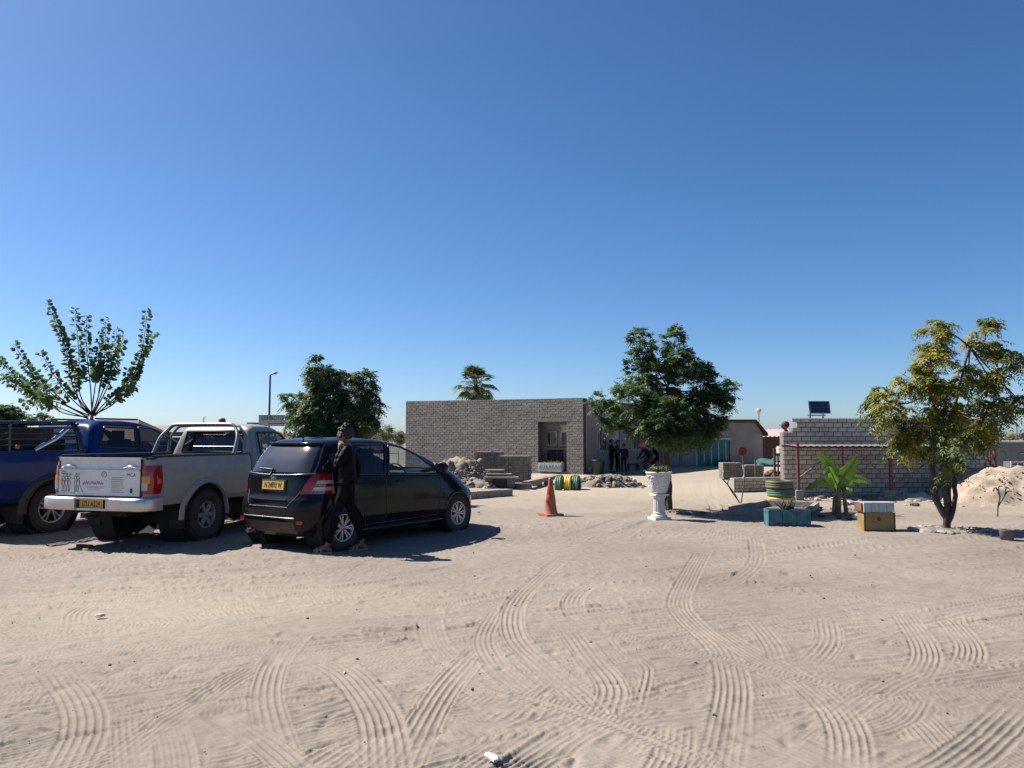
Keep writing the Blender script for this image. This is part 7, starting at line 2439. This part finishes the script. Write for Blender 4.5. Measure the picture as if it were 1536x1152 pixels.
STAND = dict(pelvis=(0, 0, .92), waist=(0, 0, 1.05), chest=(.0, 0, 1.26), neck=(0, 0, 1.42), headb=(.015, 0, 1.50), head=(.025, 0, 1.575),
             hipL=(0, .09, .86), hipR=(0, -.09, .86), kneeL=(.02, .10, .48), kneeR=(.02, -.10, .48), ankL=(-.02, .11, .09), ankR=(-.02, -.11, .09), toeL=(.11, .13, .035), toeR=(.11, -.13, .035),
             shoL=(0, .17, 1.37), shoR=(0, -.17, 1.37), elbL=(-.03, .22, 1.10), elbR=(-.03, -.22, 1.10), wriL=(.06, .23, .87), wriR=(.06, -.23, .87))
def pose(**k):
    d = dict(STAND); d.update(k); return d

walk = pose(pelvis=(.0, 0, .91), waist=(-.005, 0, 1.05), chest=(-.01, 0, 1.25), neck=(.0, 0, 1.41), headb=(.02, 0, 1.49), head=(.04, 0, 1.565),
            hipL=(.01, .085, .86), kneeL=(.15, .09, .50), ankL=(.235, .09, .10), toeL=(.365, .10, .045), hipR=(-.01, -.085, .86), kneeR=(-.06, -.09, .48), ankR=(-.21, -.09, .115), toeR=(-.09, -.10, .035),
            shoL=(-.01, .175, 1.365), elbL=(.13, .24, 1.12), wriL=(.085, .155, 1.37), palmL=(0, -1, 0), handdirL=(-.15, -.35, .9), shoR=(-.01, -.175, 1.365), elbR=(-.13, -.22, 1.12), wriR=(-.06, -.22, .90))
g_ = gp(519, 829)
pr = person('person in black walking past the hatchback with a hand raised to the face', (g_[0], g_[1], 0), math.radians(186), walk, (BLACKJ, TROUS, SANDAL), 1.01, group=None, hairs='afro', sandals=True, head_dir=(.9, -.35, -.12))

s = 1.0
def yard(label, px, py, h, rz, J, cols, **k):
    x, y = gp(px, py)
    return person(label, (x, y, 0), rz, J, cols, h / 1.70, sub=1, **k)
arms_fwd = dict(elbL=(.10, .21, 1.12), wriL=(.30, .12, 1.10), elbR=(.10, -.21, 1.12), wriR=(.30, -.12, 1.10), palmL=(0, 0, -1), palmR=(0, 0, -1))
yard('person in a reddish top leaning on the pale door frame', 908, 707, 1.42, math.radians(-60), pose(), (MAROON, TROUS, SHOE), jacket=False, sleeves=False)
yard('person in dark clothes in the group, second from the door', 918, 709, 1.45, math.radians(-20), pose(**arms_fwd), (BLACKC, BLACKC, SHOE), jacket=False)
yard('person in a grey top between the dark figures in the yard', 927, 708, 1.42, math.radians(200), pose(elbR=(.12, -.2, 1.14), wriR=(.2, -.1, 1.36)), (GREYC, NAVY, SHOE), jacket=False, sleeves=False)
yard('tall person in dark clothes standing nearest in the yard group', 936, 713, 1.30, math.radians(100), pose(kneeL=(.04, .10, .48), elbL=(.0, .30, 1.14), wriL=(.10, .20, .98)), (NAVY, BLACKC, SHOE), jacket=True)
crouch = pose(pelvis=(-.12, 0, .62), waist=(-.06, 0, .74), chest=(.12, 0, .92), neck=(.24, 0, 1.04), headb=(.29, 0, 1.10), head=(.34, 0, 1.15), hipL=(-.10, .10, .58), hipR=(-.10, -.10, .58), kneeL=(.22, .14, .46), kneeR=(.22, -.14, .46), ankL=(.0, .13, .09), ankR=(.0, -.13, .09), toeL=(.13, .14, .035), toeR=(.13, -.14, .035),
              shoL=(.16, .17, .99), shoR=(.16, -.17, .99), elbL=(.30, .2, .74), elbR=(.30, -.2, .74), wriL=(.46, .1, .62), wriR=(.46, -.1, .62))
PINK = mat('cap_pink', (.75, .10, .20), rough=.7)
yard('crouching person wearing a bright pink cap left of the urn', 973, 711, 1.75, math.radians(200), crouch, (NAVY, MAROON, SHOE), jacket=False, hat=(PINK, 'wool'), head_dir=(.8, .4, -.3))
yard('person in black bending over behind the urn', 985, 708, 1.75, math.radians(-170), crouch, (BLACKC, BLACKC, SHOE), jacket=False)
yy = 22.6
q = wp(1179, 637, yy)
pw_ = person('worker in a dark red cap looking over the stepped end of the block wall', (q.x, yy, .36), math.radians(170), pose(), (mat('cloth_slate', (.10, .11, .13), rough=.9), NAVY, SHOE), (q.z - .36) / 1.62, hat=(mat('cap_dark_red', (.10, .012, .025), rough=.7), 'cap'), group=None, jacket=True, sub=1)

t = thing('trestle', 'low plank trestle behind the stepped end of the block wall', 'trestle', (q.x, yy, 0), .1)
MB().box((0, 0, .335), (1.0, .4, .045)).build('plank', [mat('trestle_wood', (.3, .22, .14), rough=.85, var=.2)], t)
for x in (-.42, .42): MB().box((x, 0, .155), (.06, .36, .31)).build('leg', [mat('trestle_wood', (.3, .22, .14))], t)
